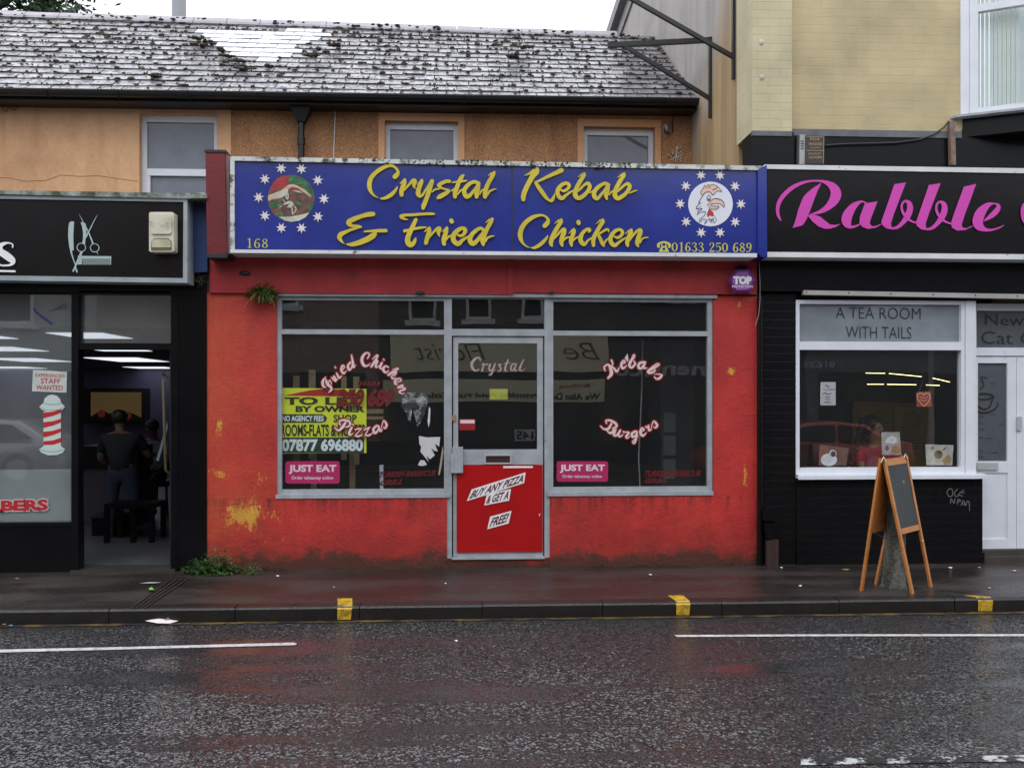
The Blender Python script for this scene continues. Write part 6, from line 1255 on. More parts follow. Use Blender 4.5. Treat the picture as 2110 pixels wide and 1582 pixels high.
picture([(1907, 915), (1965, 917), (1962, 958), (1909, 958)], 'photo of a pale kitten with a dark nose, rightmost along the sill', [([(1911, 920), (1960, 920), (1958, 956), (1911, 956)], (.58, .56, .48)), (el(1934, 936, 9, 9), (.25, .19, .12)), (el(1936, 932, 5, 4), (.1, .08, .06)), ([(1941, 948), (1955, 935), (1961, 945), (1958, 956), (1946, 957)], (.42, .28, .12)), (el(1922, 922, 4, 4), (.35, .22, .15)), ([(1942, 927), (1950, 920), (1951, 922), (1944, 928)], (.08, .06, .05))], back=(.6, .6, .56))
t = thing('paper_notice', P(1705, 835, YT+.06), 'white handwritten notice hanging on the left side of the tea room window', 'notice')
mb = MB(); mb.poly([(1691, 787), (1722, 787), (1722, 835), (1690, 835)], YT+.055, .001); fin(mb, 'sheet', mat('notice_white', (.6, .6, .63), .6), t)
mb = MB(); strokes(mb, [[(450,190,8),(480,175,10),(500,205,10),(525,190,8)],[(420,240,6),(520,245,8),(610,235,6)],[(425,315,8),(460,290,10),(490,320,10),(550,300,8)],[(455,355,8),(525,358,8)],[(455,395,8),(525,398,8)],[(435,440,8),(530,443,8)]], 1640, 770, 7.53, YT+.053); fin(mb, 'writing', M_blk, t, fix=False)
t = thing('heart_plaque', P(1903, 838, YT+.06), 'small red square plaque with a cream heart hung in the tea room window', 'plaque')
mb = MB(); mb.poly([(1888, 808), (1918, 806), (1920, 838), (1889, 838)], YT+.055, .008); fin(mb, 'square', mat('plaque_red', (.45, .05, .03), .5), t)
mb = MB(); strokes(mb, [[(1903, 814, 2.4), (1897, 809.5, 2.4), (1891, 813, 2.4), (1891, 822, 2.4), (1897, 830, 2.4), (1904, 836, 2.4), (1912, 829, 2.4), (1916, 820, 2.4), (1914, 812, 2.4), (1908, 810, 2.4), (1903, 814, 2.4)], [(1895, 817, 1.4), (1903, 820, 1.6), (1911, 817, 1.4)], [(1896, 823, 1.4), (1903, 826, 1.6), (1910, 823, 1.4)]], 0, 0, 1, YT+.053); fin(mb, 'heart', mat('plaque_cream', (.62, .42, .26), .5), t, fix=False)
mb = MB(); mb.tube([P(1893, 808, YT+.058), P(1903, 782, YT+.058), P(1915, 807, YT+.058)], .0015, 4); fin(mb, 'string', mat('string', (.2, .18, .14), .7), t)

# ================================================================ PEOPLE
def skin(name, pts, edges, m, parent=None, sub=1, root=0):
    me = bpy.data.meshes.new('tmp'); me.from_pydata([p[:3] for p in pts], edges, [])
    o = bpy.data.objects.new('tmp', me); C.objects.link(o)
    md = o.modifiers.new('s', 'SKIN'); md.use_smooth_shade = True
    for i, p in enumerate(pts):
        sv = me.skin_vertices[0].data[i]; r_ = p[3]; sv.radius = (r_, p[4] if len(p) > 4 else r_); sv.use_root = (i == root)
    if sub: sb = o.modifiers.new('u', 'SUBSURF'); sb.levels = sub; sb.render_levels = sub
    dg = bpy.context.evaluated_depsgraph_get(); dg.update()
    m2 = bpy.data.meshes.new_from_object(o.evaluated_get(dg)); m2.name = name; m2.materials.clear(); m2.materials.append(m)
    for p in m2.polygons: p.use_smooth = True
    bpy.data.objects.remove(o); bpy.data.meshes.remove(me)
    return link(name, m2, parent)
def figure(base, J, skin_m, shirt_m, trous_m, hair_m, lab, hair=None, sleeve=True, facing=1, shoe_m=None):
    """J: joint name -> (x,y,z) relative to base. facing -1 looks towards -Y (camera)"""
    t = thing('person', base, lab, 'person')
    B = Vector(base); names = {}; pts = []; E = []
    rad = {'pelvis': .115, 'spine': .105, 'chest': .12, 'neck': .048, 'chin': .062, 'head': .085, 'crown': .07}
    for s in 'LR': rad.update({'sh'+s: .058, 'el'+s: .040, 'wr'+s: .026, 'hip'+s: .085, 'kn'+s: .055, 'an'+s: .038, 'toe'+s: .034})
    def add(n, rr=None):
        if n in names: return names[n]
        p = B+Vector(J[n]); names[n] = len(pts); pts.append((p.x, p.y, p.z, rr or rad[n])); return names[n]
    ch = [['pelvis', 'spine', 'chest', 'neck', 'chin', 'head', 'crown']]+[['chest', 'sh'+s, 'el'+s, 'wr'+s] for s in 'LR']+[['pelvis', 'hip'+s, 'kn'+s, 'an'+s, 'toe'+s] for s in 'LR']
    for c_ in ch:
        for a, b_ in zip(c_[:-1], c_[1:]): E.append((add(a), add(b_)))
    for s in 'LR':     # palm, five fingers
        wv = Vector(J['wr'+s]); ev = Vector(J['el'+s]); d = (wv-ev).normalized(); sd_ = d.cross(Vector((0, 1, 0))).normalized() if abs(d.y) < .9 else Vector((1, 0, 0))
        pl = B+wv+d*.045; ip = len(pts); pts.append((*pl, .026, .016)); E.append((names['wr'+s], ip))
        for k in range(4):
            o_ = sd_*(k-1.5)*.019; q0 = pl+d*.04+o_; q1 = q0+d*(.032-.004*abs(k-1.5))+Vector((0, .012*facing, 0)); q2 = q1+d*.02+Vector((0, .02*facing, 0))
            i0 = len(pts); pts += [(*q0, .009), (*q1, .008), (*q2, .007)]; E += [(ip, i0), (i0, i0+1), (i0+1, i0+2)]
        q0 = pl+sd_*.034+d*.005; q1 = q0+sd_*.012+d*.028; i0 = len(pts); pts += [(*q0, .010), (*q1, .008)]; E += [(ip, i0), (i0, i0+1)]
    # nose
    hd = B+Vector(J['head']); i0 = len(pts); pts.append((hd.x+J.get('look', (0, 1, 0))[0]*.105, hd.y+J.get('look', (0, 1, 0))[1]*.105, hd.z-.02, .011)); E.append((names['head'], i0))
    body = skin('body', pts, E, skin_m, t)
    lk = Vector(J.get('look', (0, 1, 0))).normalized(); sdv = lk.cross(Vector((0, 0, 1)))
    for s in (-1, 1):
        mb = MB(); mb.ball(hd+lk*.088+sdv*s*.032+Vector((0, 0, .008)), .009, 8, 6); fin(mb, 'eye', M_blk, t)
        mb = MB(); mb.ball(hd+sdv*s*.088, .02, 8, 6, sc=(.5, .6, 1.2)); fin(mb, 'ear', skin_m, t)
    mb = MB(); mb.ball(hd+lk*.082-Vector((0, 0, .048)), .02, 8, 5, sc=(1.2, .5, .35)); fin(mb, 'mouth', mat('lip', (.25, .06, .05), .5), t)
    # clothes: same skeleton, fuller
    def cloth(name, chains, m, g, ends={}):
        pp = []; nn = {}; ee = []
        for c_ in chains:
            for a, b_ in zip(c_[:-1], c_[1:]):
                for n_ in (a, b_):
                    if n_ not in nn:
                        p = B+Vector(J[n_]) if n_ in J else B+ends[n_][0]
                        nn[n_] = len(pp); pp.append((p.x, p.y, p.z, (rad[n_] if n_ in rad else ends[n_][1])+g))
                ee.append((nn[a], nn[b_]))
        return skin(name, pp, ee, m, t)
    es = {'slv'+s: (Vector(J['sh'+s]).lerp(Vector(J['el'+s]), .75), .044) for s in 'LR'}
    es['hem'] = (Vector(J['pelvis'])-Vector((0, 0, .07)), .15); es['col'] = (Vector(J['chest']).lerp(Vector(J['neck']), .55), .06)
    cloth('shirt', [['hem', 'spine', 'chest', 'col']]+[['chest', 'sh'+s, 'slv'+s] for s in 'LR'], shirt_m, .018, es)
    et = {'cuf'+s: (Vector(J['kn'+s]).lerp(Vector(J['an'+s]), .92), .042) for s in 'LR'}; et['wst'] = (Vector(J['pelvis'])+Vector((0, 0, .09)), .12)
    cloth('trousers', [['wst', 'pelvis']]+[['pelvis', 'hip'+s, 'kn'+s, 'cuf'+s] for s in 'LR'], trous_m, .012, et)
    for s in 'LR':
        a = B+Vector(J['an'+s]); b_ = B+Vector(J['toe'+s]); mb = MB(); d = (b_-a); d.z = 0
        mb.tube([a-d*.3+Vector((0, 0, -.03)), a+Vector((0, 0, -.025)), a+d*.6+Vector((0, 0, -.03)), b_+Vector((0, 0, -.004))], [.04, .05, .045, .03], 10); fin(mb, 'shoe', shoe_m or M_blk, t)
    if hair: hair(t, hd, hair_m)
    return t
m_skin = mat('skin_tan', (.16, .09, .06), .5, .1); m_skin2 = mat('skin_warm', (.38, .18, .10), .5, .1)
m_hair = mat('dark_hair', (.012, .009, .008), .5, .3, 30)
def short_hair(t, hd, m): 
    mb = MB(); mb.ball(hd+Vector((0, -.012, .03)), .098, 14, 10, sc=(.93, .95, .86), jit=.03); fin(mb, 'hair', m, t)
b0 = PZ(252, 1106, .03)
Jb = {'pelvis': (0, 0, .73), 'spine': (-.01, .0, .86), 'chest': (-.03, .04, 1.03), 'neck': (-.05, .09, 1.15), 'chin': (-.07, .12, 1.20), 'head': (-.075, .13, 1.28), 'crown': (-.075, .12, 1.34),
      'shL': (-.20, .05, 1.08), 'elL': (-.27, .08, .85), 'wrL': (-.20, .26, .76), 'shR': (.15, .05, 1.08), 'elR': (.24, .12, .88), 'wrR': (.22, .33, .88),
      'hipL': (-.09, 0, .68), 'knL': (-.11, .0, .38), 'anL': (-.12, -.02, .07), 'toeL': (-.13, .12, .03), 'hipR': (.09, 0, .68), 'knR': (.12, .02, .38), 'anR': (.14, .0, .07), 'toeR': (.16, .14, .03), 'look': (.2, 1, 0)}
figure(b0, Jb, m_skin, mat('black_shirt', (.008, .008, .01), .8), mat('blue_jeans', (.018, .025, .05), .8, .2, 10), m_hair, 'person in black t-shirt and jeans standing with back turned inside the barber shop', short_hair)
b1 = PZ(318, 1060, .03)
Jc = {'pelvis': (0, 0, .50), 'spine': (.0, .05, .66), 'chest': (-.02, .08, .86), 'neck': (-.03, .08, 1.0), 'chin': (-.04, .06, 1.05), 'head': (-.04, .05, 1.13), 'crown': (-.04, .06, 1.19),
      'shL': (-.18, .08, .92), 'elL': (-.23, -.02, .70), 'wrL': (-.15, -.22, .64), 'shR': (.15, .08, .92), 'elR': (.22, -.02, .70), 'wrR': (.16, -.22, .64),
      'hipL': (-.09, -.05, .49), 'knL': (-.13, -.42, .50), 'anL': (-.13, -.44, .12), 'toeL': (-.14, -.56, .07), 'hipR': (.09, -.05, .49), 'knR': (.13, -.42, .50), 'anR': (.13, -.44, .12), 'toeR': (.14, -.56, .07), 'look': (-.5, -1, 0)}
figure(b1, Jc, m_skin, mat('pale_gown', (.2, .21, .28), .8), mat('dark_trousers', (.02, .02, .025), .8), m_hair, 'customer in pale grey blue gown seated beside the standing barber', short_hair, facing=-1)
def seat(t0, lab, b, m, back=True, sc=1.0):
    t = thing(t0, b, lab, 'chair'); B = Vector(b)
    mb = MB(); mb.wbox(B+Vector((-.23, -.23, .38)), B+Vector((.23, .23, .44))); fin(mb, 'seat', m, t)
    if back: mb = MB(); mb.wbox(B+Vector((-.22, .24, .50)), B+Vector((.22, .29, .95))); fin(mb, 'backrest', m, t)
    for sx in (-1, 1):
        for sy in (-1, 1):
            mb = MB(); mb.tube([B+Vector((sx*.2, sy*.2, .38)), B+Vector((sx*.22, sy*.22 + (.03 if sy > 0 else 0), 0))], .018, 8); fin(mb, 'leg', M_metaldk, t)
        if back: mb = MB(); mb.tube([B+Vector((sx*.18, .2, .38)), B+Vector((sx*.18, .262, .55))], .015, 8); fin(mb, 'back_support', M_metaldk, t)
seat('barber_chair', 'black padded chair under the seated barber customer', (b1.x, b1.y+.05, .03), M_black)
# low black table in the barber shop
tb0 = PZ(268, 1118, .03); t = thing('low_table', tb0, 'low black table with thick legs just inside the barber door', 'table')
mb = MB(); mb.wbox(tb0+Vector((-.26, -.02, .36)), tb0+Vector((.25, .42, .41))); fin(mb, 'table_top', M_black, t)
for (x_, y_) in ((-.24, 0), (.03, .0), (.22, .0), (-.24, .38), (.22, .38)):
    mb = MB(); mb.wbox(tb0+Vector((x_-.025, y_-.015, 0)), tb0+Vector((x_+.025, y_+.035, .36))); fin(mb, 'leg', M_black, t)
t = thing('storage_case', PZ(205, 1102, .03), 'dark boxy case on the barber floor left of the table', 'case')
B = PZ(208, 1104, .03); mb = MB(); mb.wbox(B+Vector((-.1, 0, 0)), B+Vector((.22, .35, .20))); fin(mb, 'body', M_black, t); mb = MB(); mb.wbox(B+Vector((-.11, -.01, .2)), B+Vector((.23, .36, .225))); fin(mb, 'lid', M_metaldk, t)
t = thing('counter_unit', (b0.x-.75, 11.0, 0), 'dark counter unit behind the standing barber', 'cabinet')
mb = MB(); B = P(200, 985, 11.2); mb.wbox((B.x-.2, 11.2, .03), (B.x+.45, 11.7, .72)); fin(mb, 'body', mat('unit_purple', (.05, .04, .05), .6), t); mb = MB(); mb.wbox((B.x-.22, 11.15, .72), (B.x+.48, 11.72, .98)); fin(mb, 'top_box', M_black, t)
# leaning white strip in the doorway
mb = MB(); mb.poly([(344, 868), (346, 880), (327, 950), (322, 948)], 9.6, .02); o = fin(mb, 'white_rail', mat('rail_white', (.42, .5, .55), .5)); tag(o, 'pale slanting rail leaning behind the open barber door', 'rail')
# woman in the tea room
w0 = Vector((P(1808, 900, 9.35).x, 9.35, .03))
Jw = {'pelvis': (0, .1, .50), 'spine': (.0, .08, .68), 'chest': (.0, .05, .90), 'neck': (-.02, .02, 1.06), 'chin': (-.03, -.01, 1.12), 'head': (-.03, -.02, 1.21), 'crown': (-.03, -.0, 1.29),
      'shL': (-.17, .05, .97), 'elL': (-.22, -.12, .78), 'wrL': (-.06, -.26, .80), 'shR': (.17, .05, .97), 'elR': (.24, -.08, .76), 'wrR': (.12, -.26, .74),
      'hipL': (-.09, .03, .49), 'knL': (-.12, -.36, .50), 'anL': (-.12, -.36, .1), 'toeL': (-.12, -.5, .05), 'hipR': (.09, .03, .49), 'knR': (.12, -.36, .50), 'anR': (.12, -.36, .1), 'toeR': (.12, -.5, .05), 'look': (.35, -.94, 0)}
def curly(t, hd, m):
    mb = MB(); mb.ball(hd+Vector((-.02, .045, .03)), .105, 14, 10, jit=.06)
    for k in range(230):
        a_ = random.uniform(.25, 1.0)*math.pi+random.gauss(0, .1); v = random.random()
        x_ = hd.x-.035+math.cos(a_)*(.085+.10*v)*1.0-.03*v; y_ = hd.y+.03+math.sin(a_)*.085-.03*v; z_ = hd.z+.08-v*.46
        mb.ball((x_, y_, z_), random.uniform(.018, .036), 6, 4, jit=.2)
    fin(mb, 'hair', m, t, fix=False)
figure(w0, Jw, m_skin2, mat('dark_red_top', (.42, .025, .04), .7, .15, 20), mat('dark_trousers', (.02, .02, .025), .8), m_hair, 'woman with long dark curly hair and red top sitting in the tea room', curly, facing=-1)
seat('cafe_chair', 'dark chair under the woman in the tea room window', (w0.x, w0.y+.12, .03), M_metaldk)

# ================================================================ STREET THINGS
# folding board
fA, fB, fC, fD = PZ(1775, 1217, 0), PZ(1805, 1203, 0), PZ(1880, 1223, 0), PZ(1918, 1209, 0)
T1 = P(1818, 944, (fA.y+fC.y)/2); T2 = P(1863, 938, (fB.y+fD.y)/2)
t = thing('folding_board', (fA+fB+fC+fD)/4, 'orange varnished wooden A-board with a blank black panel on the pavement', 'sandwich board')
def leg(a, b_, m, name, par, wd=.034, th=.018, side=None):
    d = (b_-a).normalized(); s_ = (side or Vector((0, 1, 0))); s_ = (s_-d*s_.dot(d)).normalized(); n_ = d.cross(s_).normalized()
    vs = []
    for q in (a, b_):
        for i, j in ((-1, -1), (1, -1), (1, 1), (-1, 1)): vs.append(q+s_*wd/2*i+n_*th/2*j)
    mb = MB(); mb.add(vs, [(0, 1, 2, 3), (4, 5, 6, 7), (0, 1, 5, 4), (1, 2, 6, 5), (2, 3, 7, 6), (3, 0, 4, 7)]); return fin(mb, name, m, par)
ax = (T2-T1).normalized()
leg(fA, T1+Vector((-.012, 0, 0)), M_orangewood, 'leg', t, side=ax); leg(fB, T2+Vector((-.012, 0, 0)), M_orangewood, 'leg', t, side=ax); leg(fC, T1+Vector((.012, 0, 0)), M_orangewood, 'leg', t, side=ax); leg(fD, T2+Vector((.012, 0, 0)), M_orangewood, 'leg', t, side=ax)
def lerp(a, b_, k): return a+(b_-a)*k
for (p, q, kk, hh) in ((fC, fD, .965, .05), (fC, fD, .455, .045), (fA, fB, .965, .05), (fA, fB, .455, .045)):
    P1 = T1+Vector((.012 if p is fC else -.012, 0, 0)); P2 = T2+Vector((.012 if p is fC else -.012, 0, 0))
    a, b_ = lerp(p, P1, kk), lerp(q, P2, kk); dd = (P1-p).normalized(); off = (b_-a).normalized()*.018
    leg(a+off, b_-off, M_orangewood, 'rail', t, wd=hh, th=.014, side=dd)
M_chalk = mat('blackboard', (.02, .028, .03), .55, .35, 5)
def panel(p, q, sgn, m, name, k0=.47, k1=.945, inset=.017):
    P1 = T1+Vector((.012*sgn, 0, 0)); P2 = T2+Vector((.012*sgn, 0, 0)); a, b_, c, d = lerp(p, P1, k0), lerp(q, P2, k0), lerp(q, P2, k1), lerp(p, P1, k1)
    n_ = (b_-a).cross(d-a).normalized()*.004; u = (b_-a).normalized()*inset
    vs = [a+u, b_-u, c-u, d+u]; vs = [v-n_ for v in vs]+[v+n_ for v in vs]
    mb = MB(); mb.add(vs, [(0, 1, 2, 3), (4, 5, 6, 7), (0, 1, 5, 4), (1, 2, 6, 5), (2, 3, 7, 6), (3, 0, 4, 7)]); return fin(mb, name, m, t)
panel(fC, fD, 1, M_chalk, 'blackboard'); panel(fA, fB, -1, mat('orange_ply', (.42, .13, .03), .45, .2, 8), 'back_panel')
for T_ in (T1, T2):
    mb = MB(); mb.tube([T_+Vector((-.02, -.02, -.035)), T_+Vector((0, -.022, .012)), T_+Vector((.02, -.02, -.035))], .006, 6); fin(mb, 'hinge', mat('hinge_metal', (.7, .6, .45), .3, .1, metal=.7), t)
for (p, T_) in ((fB, T2), (fD, T2)):
    c = lerp(p, T_, .35); mb = MB(); mb.ball(c+Vector((0, -.02, 0)), .007, 8, 6); fin(mb, 'bolt', mat('bolt_bright', (.8, .8, .8), .2, metal=.8), t)
mb = MB(); mb.tube([lerp(fA, T1, .45), lerp(fA, T1, .45).lerp(lerp(fC, T1, .45), .5)-Vector((0, 0, .05)), lerp(fC, T1, .45)], .003, 5); fin(mb, 'cord', M_blk, t)
# mossy stump between its legs
c = PZ(1843, 1209, 0); mb = MB(); n = 16; rings = []
zz_ = [(0, .105), (.03, .098), (.12, .088), (.35, .082), (.6, .077), (.82, .073), (.88, .070)]
for z_, r_ in zz_:
    rings.append([Vector((c.x+(r_*(1+.10*math.sin(3*a_+z_*5)+.05*math.sin(7*a_)+random.uniform(-.02, .02)))*math.cos(a_)+.01*z_, c.y+r_*math.sin(a_)*(1+random.uniform(-.03, .03)), z_)) for a_ in [2*math.pi*k/n for k in range(n)]])
vs = [v for r_ in rings for v in r_]; mb.add(vs, [(i*n+k, i*n+(k+1) % n, (i+1)*n+(k+1) % n, (i+1)*n+k) for i in range(len(rings)-1) for k in range(n)]+[tuple(range((len(rings)-1)*n, len(rings)*n))], 0, True)
t = thing('tree_stump', c, 'grey mossy wooden stump standing between the legs of the folding board', 'stump'); fin(mb, 'trunk', mat('stump_bark', (.13, .125, .105), .7, .6, 14, .9, 45, col2=(.045, .05, .03), c2s=9, c2t=.5, sheenstretch=(1, 1, .35)), t)
def leaves(mb, c, n, rad_, sz, droop=0.0, up=.6, flat=1.0, mi=0):
    for k in range(n):
        a_ = random.uniform(0, 2*math.pi); e_ = random.random()**.6
        p = c+Vector((math.cos(a_)*rad_*e_, math.sin(a_)*rad_*e_*.6, random.random()*rad_*up*(1.2-e_)*flat-droop*e_))
        d = Vector((math.cos(a_)+random.gauss(0, .5), math.sin(a_)+random.gauss(0, .5), random.uniform(-.4, .9)-droop)).normalized(); l = sz*random.uniform(.5, 1.3)
        s_ = d.cross(Vector((0, 0, 1))).normalized()*l*.2; u_ = Vector((0, 0, l*.12))
        mb.add([p, p+d*l*.5+s_, p+d*l-u_, p+d*l*.5-s_], [(0, 1, 2), (0, 2, 3)], mi)
def fronds(mb, c, n, ln, up_, spread=1.0, az=None):
    for k in range(n):
        a_ = random.uniform(0, 2*math.pi) if az is None else random.uniform(*az); L_ = ln*random.uniform(.5, 1.1)
        d = Vector((math.cos(a_)*spread, math.sin(a_)*spread*.7, random.uniform(up_[0], up_[1]))); prev = c.copy(); 
        for s_ in range(7):
            f_ = s_/6; p = c+d*L_*f_+Vector((0, 0, -.55*L_*f_*f_)); 
            if s_:
                side = (p-prev).cross(Vector((0, 0, 1))).normalized(); w_ = L_*.17*(1.15-f_)
                for sg_ in (-1, 1): mb.add([prev, prev.lerp(p, .6), p+side*sg_*w_*.9+Vector((0, 0, -w_*.15)), prev+side*sg_*w_*.5], [(0, 1, 2, 3)])
            prev = p
# fern on the red wall
c = P(541, 600, YF-.05); t = thing('wall_fern', c, 'dark green fern growing from the red wall at the upper left corner of the window', 'fern')
mb = MB(); fronds(mb, c, 60, .20, (-.3, .8), 1.0, (math.pi, 2*math.pi)); leaves(mb, c, 260, .15, .045, .05, .5); leaves(mb, c+Vector((.05, -.02, -.06)), 120, .10, .04, .05, .5); fin(mb, 'fronds', mat('fern_leaf', (.08, .18, .035), .6, .5, 9), t, fix=False)
# weeds at the wall foot
for (px, py, n, rd, sz, lab) in ((447, 1178, 430, .20, .05, 'bushy green weed at the left foot of the red wall'), (413, 1176, 170, .14, .05, 'smaller green weed against the black barber pillar'), (522, 1180, 70, .09, .035, 'small low weed under the worn yellow patch of the red wall')):
    c = PZ(px, py+3, 0); c.y = min(c.y, YF-.08); t = thing('weed', c, lab, 'weed', 'weeds along the foot of the wall')
    mb = MB(); leaves(mb, c, n, rd, sz, 0, 1.1); fronds(mb, c, max(6, n//14), rd*1.1, (.5, 1.3)); fin(mb, 'foliage', M_leafA, t, fix=False)
    mb = MB()
    for k in range(8): a_ = random.uniform(0, 6.28); mb.tube([c, c+Vector((math.cos(a_)*rd*.4, math.sin(a_)*rd*.25, rd*.8))], .003, 4)
    fin(mb, 'stems', mat('weed_stem', (.1, .12, .04), .7), t)
c = PZ(1868, 1212, 0); t = thing('weed', c, 'thin green weed at the foot of the mossy stump', 'weed', 'weeds along the foot of the wall'); mb = MB(); leaves(mb, c, 90, .12, .03, 0, .35); fin(mb, 'foliage', mat('weed_dull', (.03, .05, .015), .6, .5, 9), t, fix=False)
c = PZ(613, 1243, 0); t = thing('weed', c, 'tiny green sprout in the kerb joint left of the first yellow dash', 'weed', 'weeds along the foot of the wall'); mb = MB(); leaves(mb, c, 12, .03, .02, 0, .6); fin(mb, 'foliage', M_leafA, t, fix=False)
mb = MB()
for k in range(420):
    x_ = random.uniform(xa, xb); h_ = mnoise.noise(Vector((x_*2.5, 0, 5)))
    if h_ < -.1: continue
    leaves(mb, Vector((x_, YF-random.uniform(.005, .05), random.uniform(0, .015))), 2, .03, .02, 0, .5)
o = fin(mb, 'wall_foot_moss', mat('low_moss', (.02, .026, .01), .9, .5, 9), fix=False, kind='stuff'); tag(o, 'thin dark moss and algae along the foot of the red wall', 'moss')
mb = MB(); 
for k in range(40): c = P(random.uniform(392, 424), 575+random.uniform(-8, 12), YF-.06); a_ = random.uniform(-1, 1); mb.tube([c, c+Vector((a_*.05, -.02, random.uniform(-.05, .03)))], .0015, 4)
t = thing('twig_tangle', P(408, 580, YF-.06), 'dry twig tangle under the blue upright board', 'twigs'); fin(mb, 'twigs', mat('dry_twig', (.1, .07, .05), .8), t, fix=False)
# litter
def scrap(pts, z, m, name, lab, cat='litter', crumple=.012, base=None):
    mb = MB(); vs = [PZ(x_, y_, z) for x_, y_ in pts]; c_ = sum(vs, Vector())/len(vs)
    vs = [v+Vector((0, 0, random.uniform(.003, crumple))) for v in vs]; c_ += Vector((0, 0, crumple*1.2)); n = len(vs)
    mb.add(vs+[c_], [(i, (i+1) % n, n) for i in range(n)]); o = fin(mb, name, m, fix=False); tag(o, lab, cat); return o
m_lw = mat('litter_white', (.7, .62, .62), .6, .1)
scrap([(287, 1279), (300, 1278), (330, 1283), (352, 1281), (368, 1283), (350, 1286), (325, 1287), (300, 1284)], ZR, m_lw, 'paper_litter', 'crumpled pinkish white wrapper in the gutter below the drain grooves', crumple=.03)
mb = MB(); a = PZ(330, 1285, ZR); mb.add([a, a+Vector((.05, .02, .045)), a+Vector((.07, .03, .02)), a+Vector((.03, .0, .002))], [(0, 1, 2, 3)]); o = fin(mb, 'brown_card', mat('litter_brown', (.4, .24, .1), .7), fix=False); tag(o, 'bent brown card piece sticking up from the white gutter wrapper', 'litter')
scrap([(306, 1216), (313, 1213), (319, 1217), (316, 1222), (308, 1221)], 0, mat('litter_green', (.22, .45, .08), .6), 'green_leaf', 'bright green leaf lying beside the drain grooves', 'leaf', .03)
scrap([(287, 1203), (310, 1200), (334, 1202), (315, 1204)], 0, mat('litter_grey', (.35, .36, .36), .4), 'grey_strip', 'flat grey strip lying on the pavement outside the barber door')
k = 0
for (x_, y_, s_, c_, lab) in [(572, 1187, 4, 'w', 'white curl of paper on the pavement under the left window'), (688, 1211, 3, 'o', 'tan leaf fragment on the pavement above the first yellow dash'), (918, 1203, 2, 'w', 'white speck on the pavement left of the door'), (1340, 1185, 4, 'w', 'pale flake lying near the right foot of the red wall'), (1649, 1208, 4, 'w', 'white chip on the open pavement left of the folding board'), (1610, 1170, 3, 'w', 'white chip at the foot of the black brick pier'), (1742, 1174, 9, 'o', 'tan leaf scrap at the foot of the black wall left of the folding board'), (1958, 1170, 5, 'w', 'white scrap under the graffiti at the foot of the black wall'), (2018, 1170, 4, 'o', 'tan scrap below the corner of the white door'), (2090, 1177, 4, 'w', 'pale scrap below the white side panel'), (2038, 1212, 4, 'o', 'tan scrap above the right-hand yellow dash'), (1165, 1260, 2, 'w', 'white fleck in front of the kerb'), (940, 1321, 4, 'w', 'white fleck out on the wet road'), (22, 1290, 5, 'b', 'blue scrap in the gutter at the far left'), (35, 1193, 5, 'o', 'orange leaf below the barber window'), (8, 1287, 8, 'o', 'brown leaf in the gutter at the far left')]:
    z = ZR if y_ > 1250 else 0
    scrap([(x_-s_, y_), (x_, y_-1.6), (x_+s_, y_-.4), (x_+s_*.4, y_+1.4)], z, {'w': m_lw, 'o': mat('litter_tan', (.34, .2, .08), .7), 'b': mat('litter_blue', (.1, .3, .45), .6)}[c_], 'litter_scrap', lab, 'litter', .01)
# tree over the ridge at the far left
tp = Vector((P(-40, 30, 24).x, 24, 0)); t = thing('garden_tree', tp, 'dark green leafy tree rising behind the roof at the far left', 'tree')
mb = MB(); mb.tube([tp, tp+Vector((.1, 0, 4)), tp+Vector((.3, 0, 8.5)), tp+Vector((0, 0, 12))], [.28, .22, .15, .05], 10)
for k in range(14):
    a_ = k*2.4; z_ = 6.5+k*.36; s0 = tp+Vector((.15, 0, z_)); e_ = s0+Vector((math.cos(a_)*2.4, math.sin(a_)*2, .9)); mb.tube([s0, s0.lerp(e_, .5)+Vector((0, 0, .25)), e_], [.07, .045, .015], 6)
fin(mb, 'trunk', M_bark, t)
mb = MB()
for k in range(230):
    a_ = random.uniform(0, 6.28); r_ = random.random()**.5*2.7; z_ = random.uniform(8.6, 14.2); f_ = 1-abs(z_-11.4)/5.2
    cc = tp+Vector((math.cos(a_)*r_*(.5+f_*.6)+.2, math.sin(a_)*r_*.9, z_))
    for j in range(70):
        p = cc+Vector((random.gauss(0, .30), random.gauss(0, .3), random.gauss(0, .24))); d = Vector((random.gauss(0, 1), random.gauss(0, 1), random.gauss(0, .7))).normalized(); s_ = d.cross(Vector((random.gauss(0, 1), random.gauss(0, 1), random.gauss(0, 1)))).normalized(); l = random.uniform(.07, .13)
        mb.add([p-d*l, p+s_*l*.5, p+d*l, p-s_*l*.5], [(0, 1, 2, 3)])
fin(mb, 'crown', M_leafB, t, fix=False)

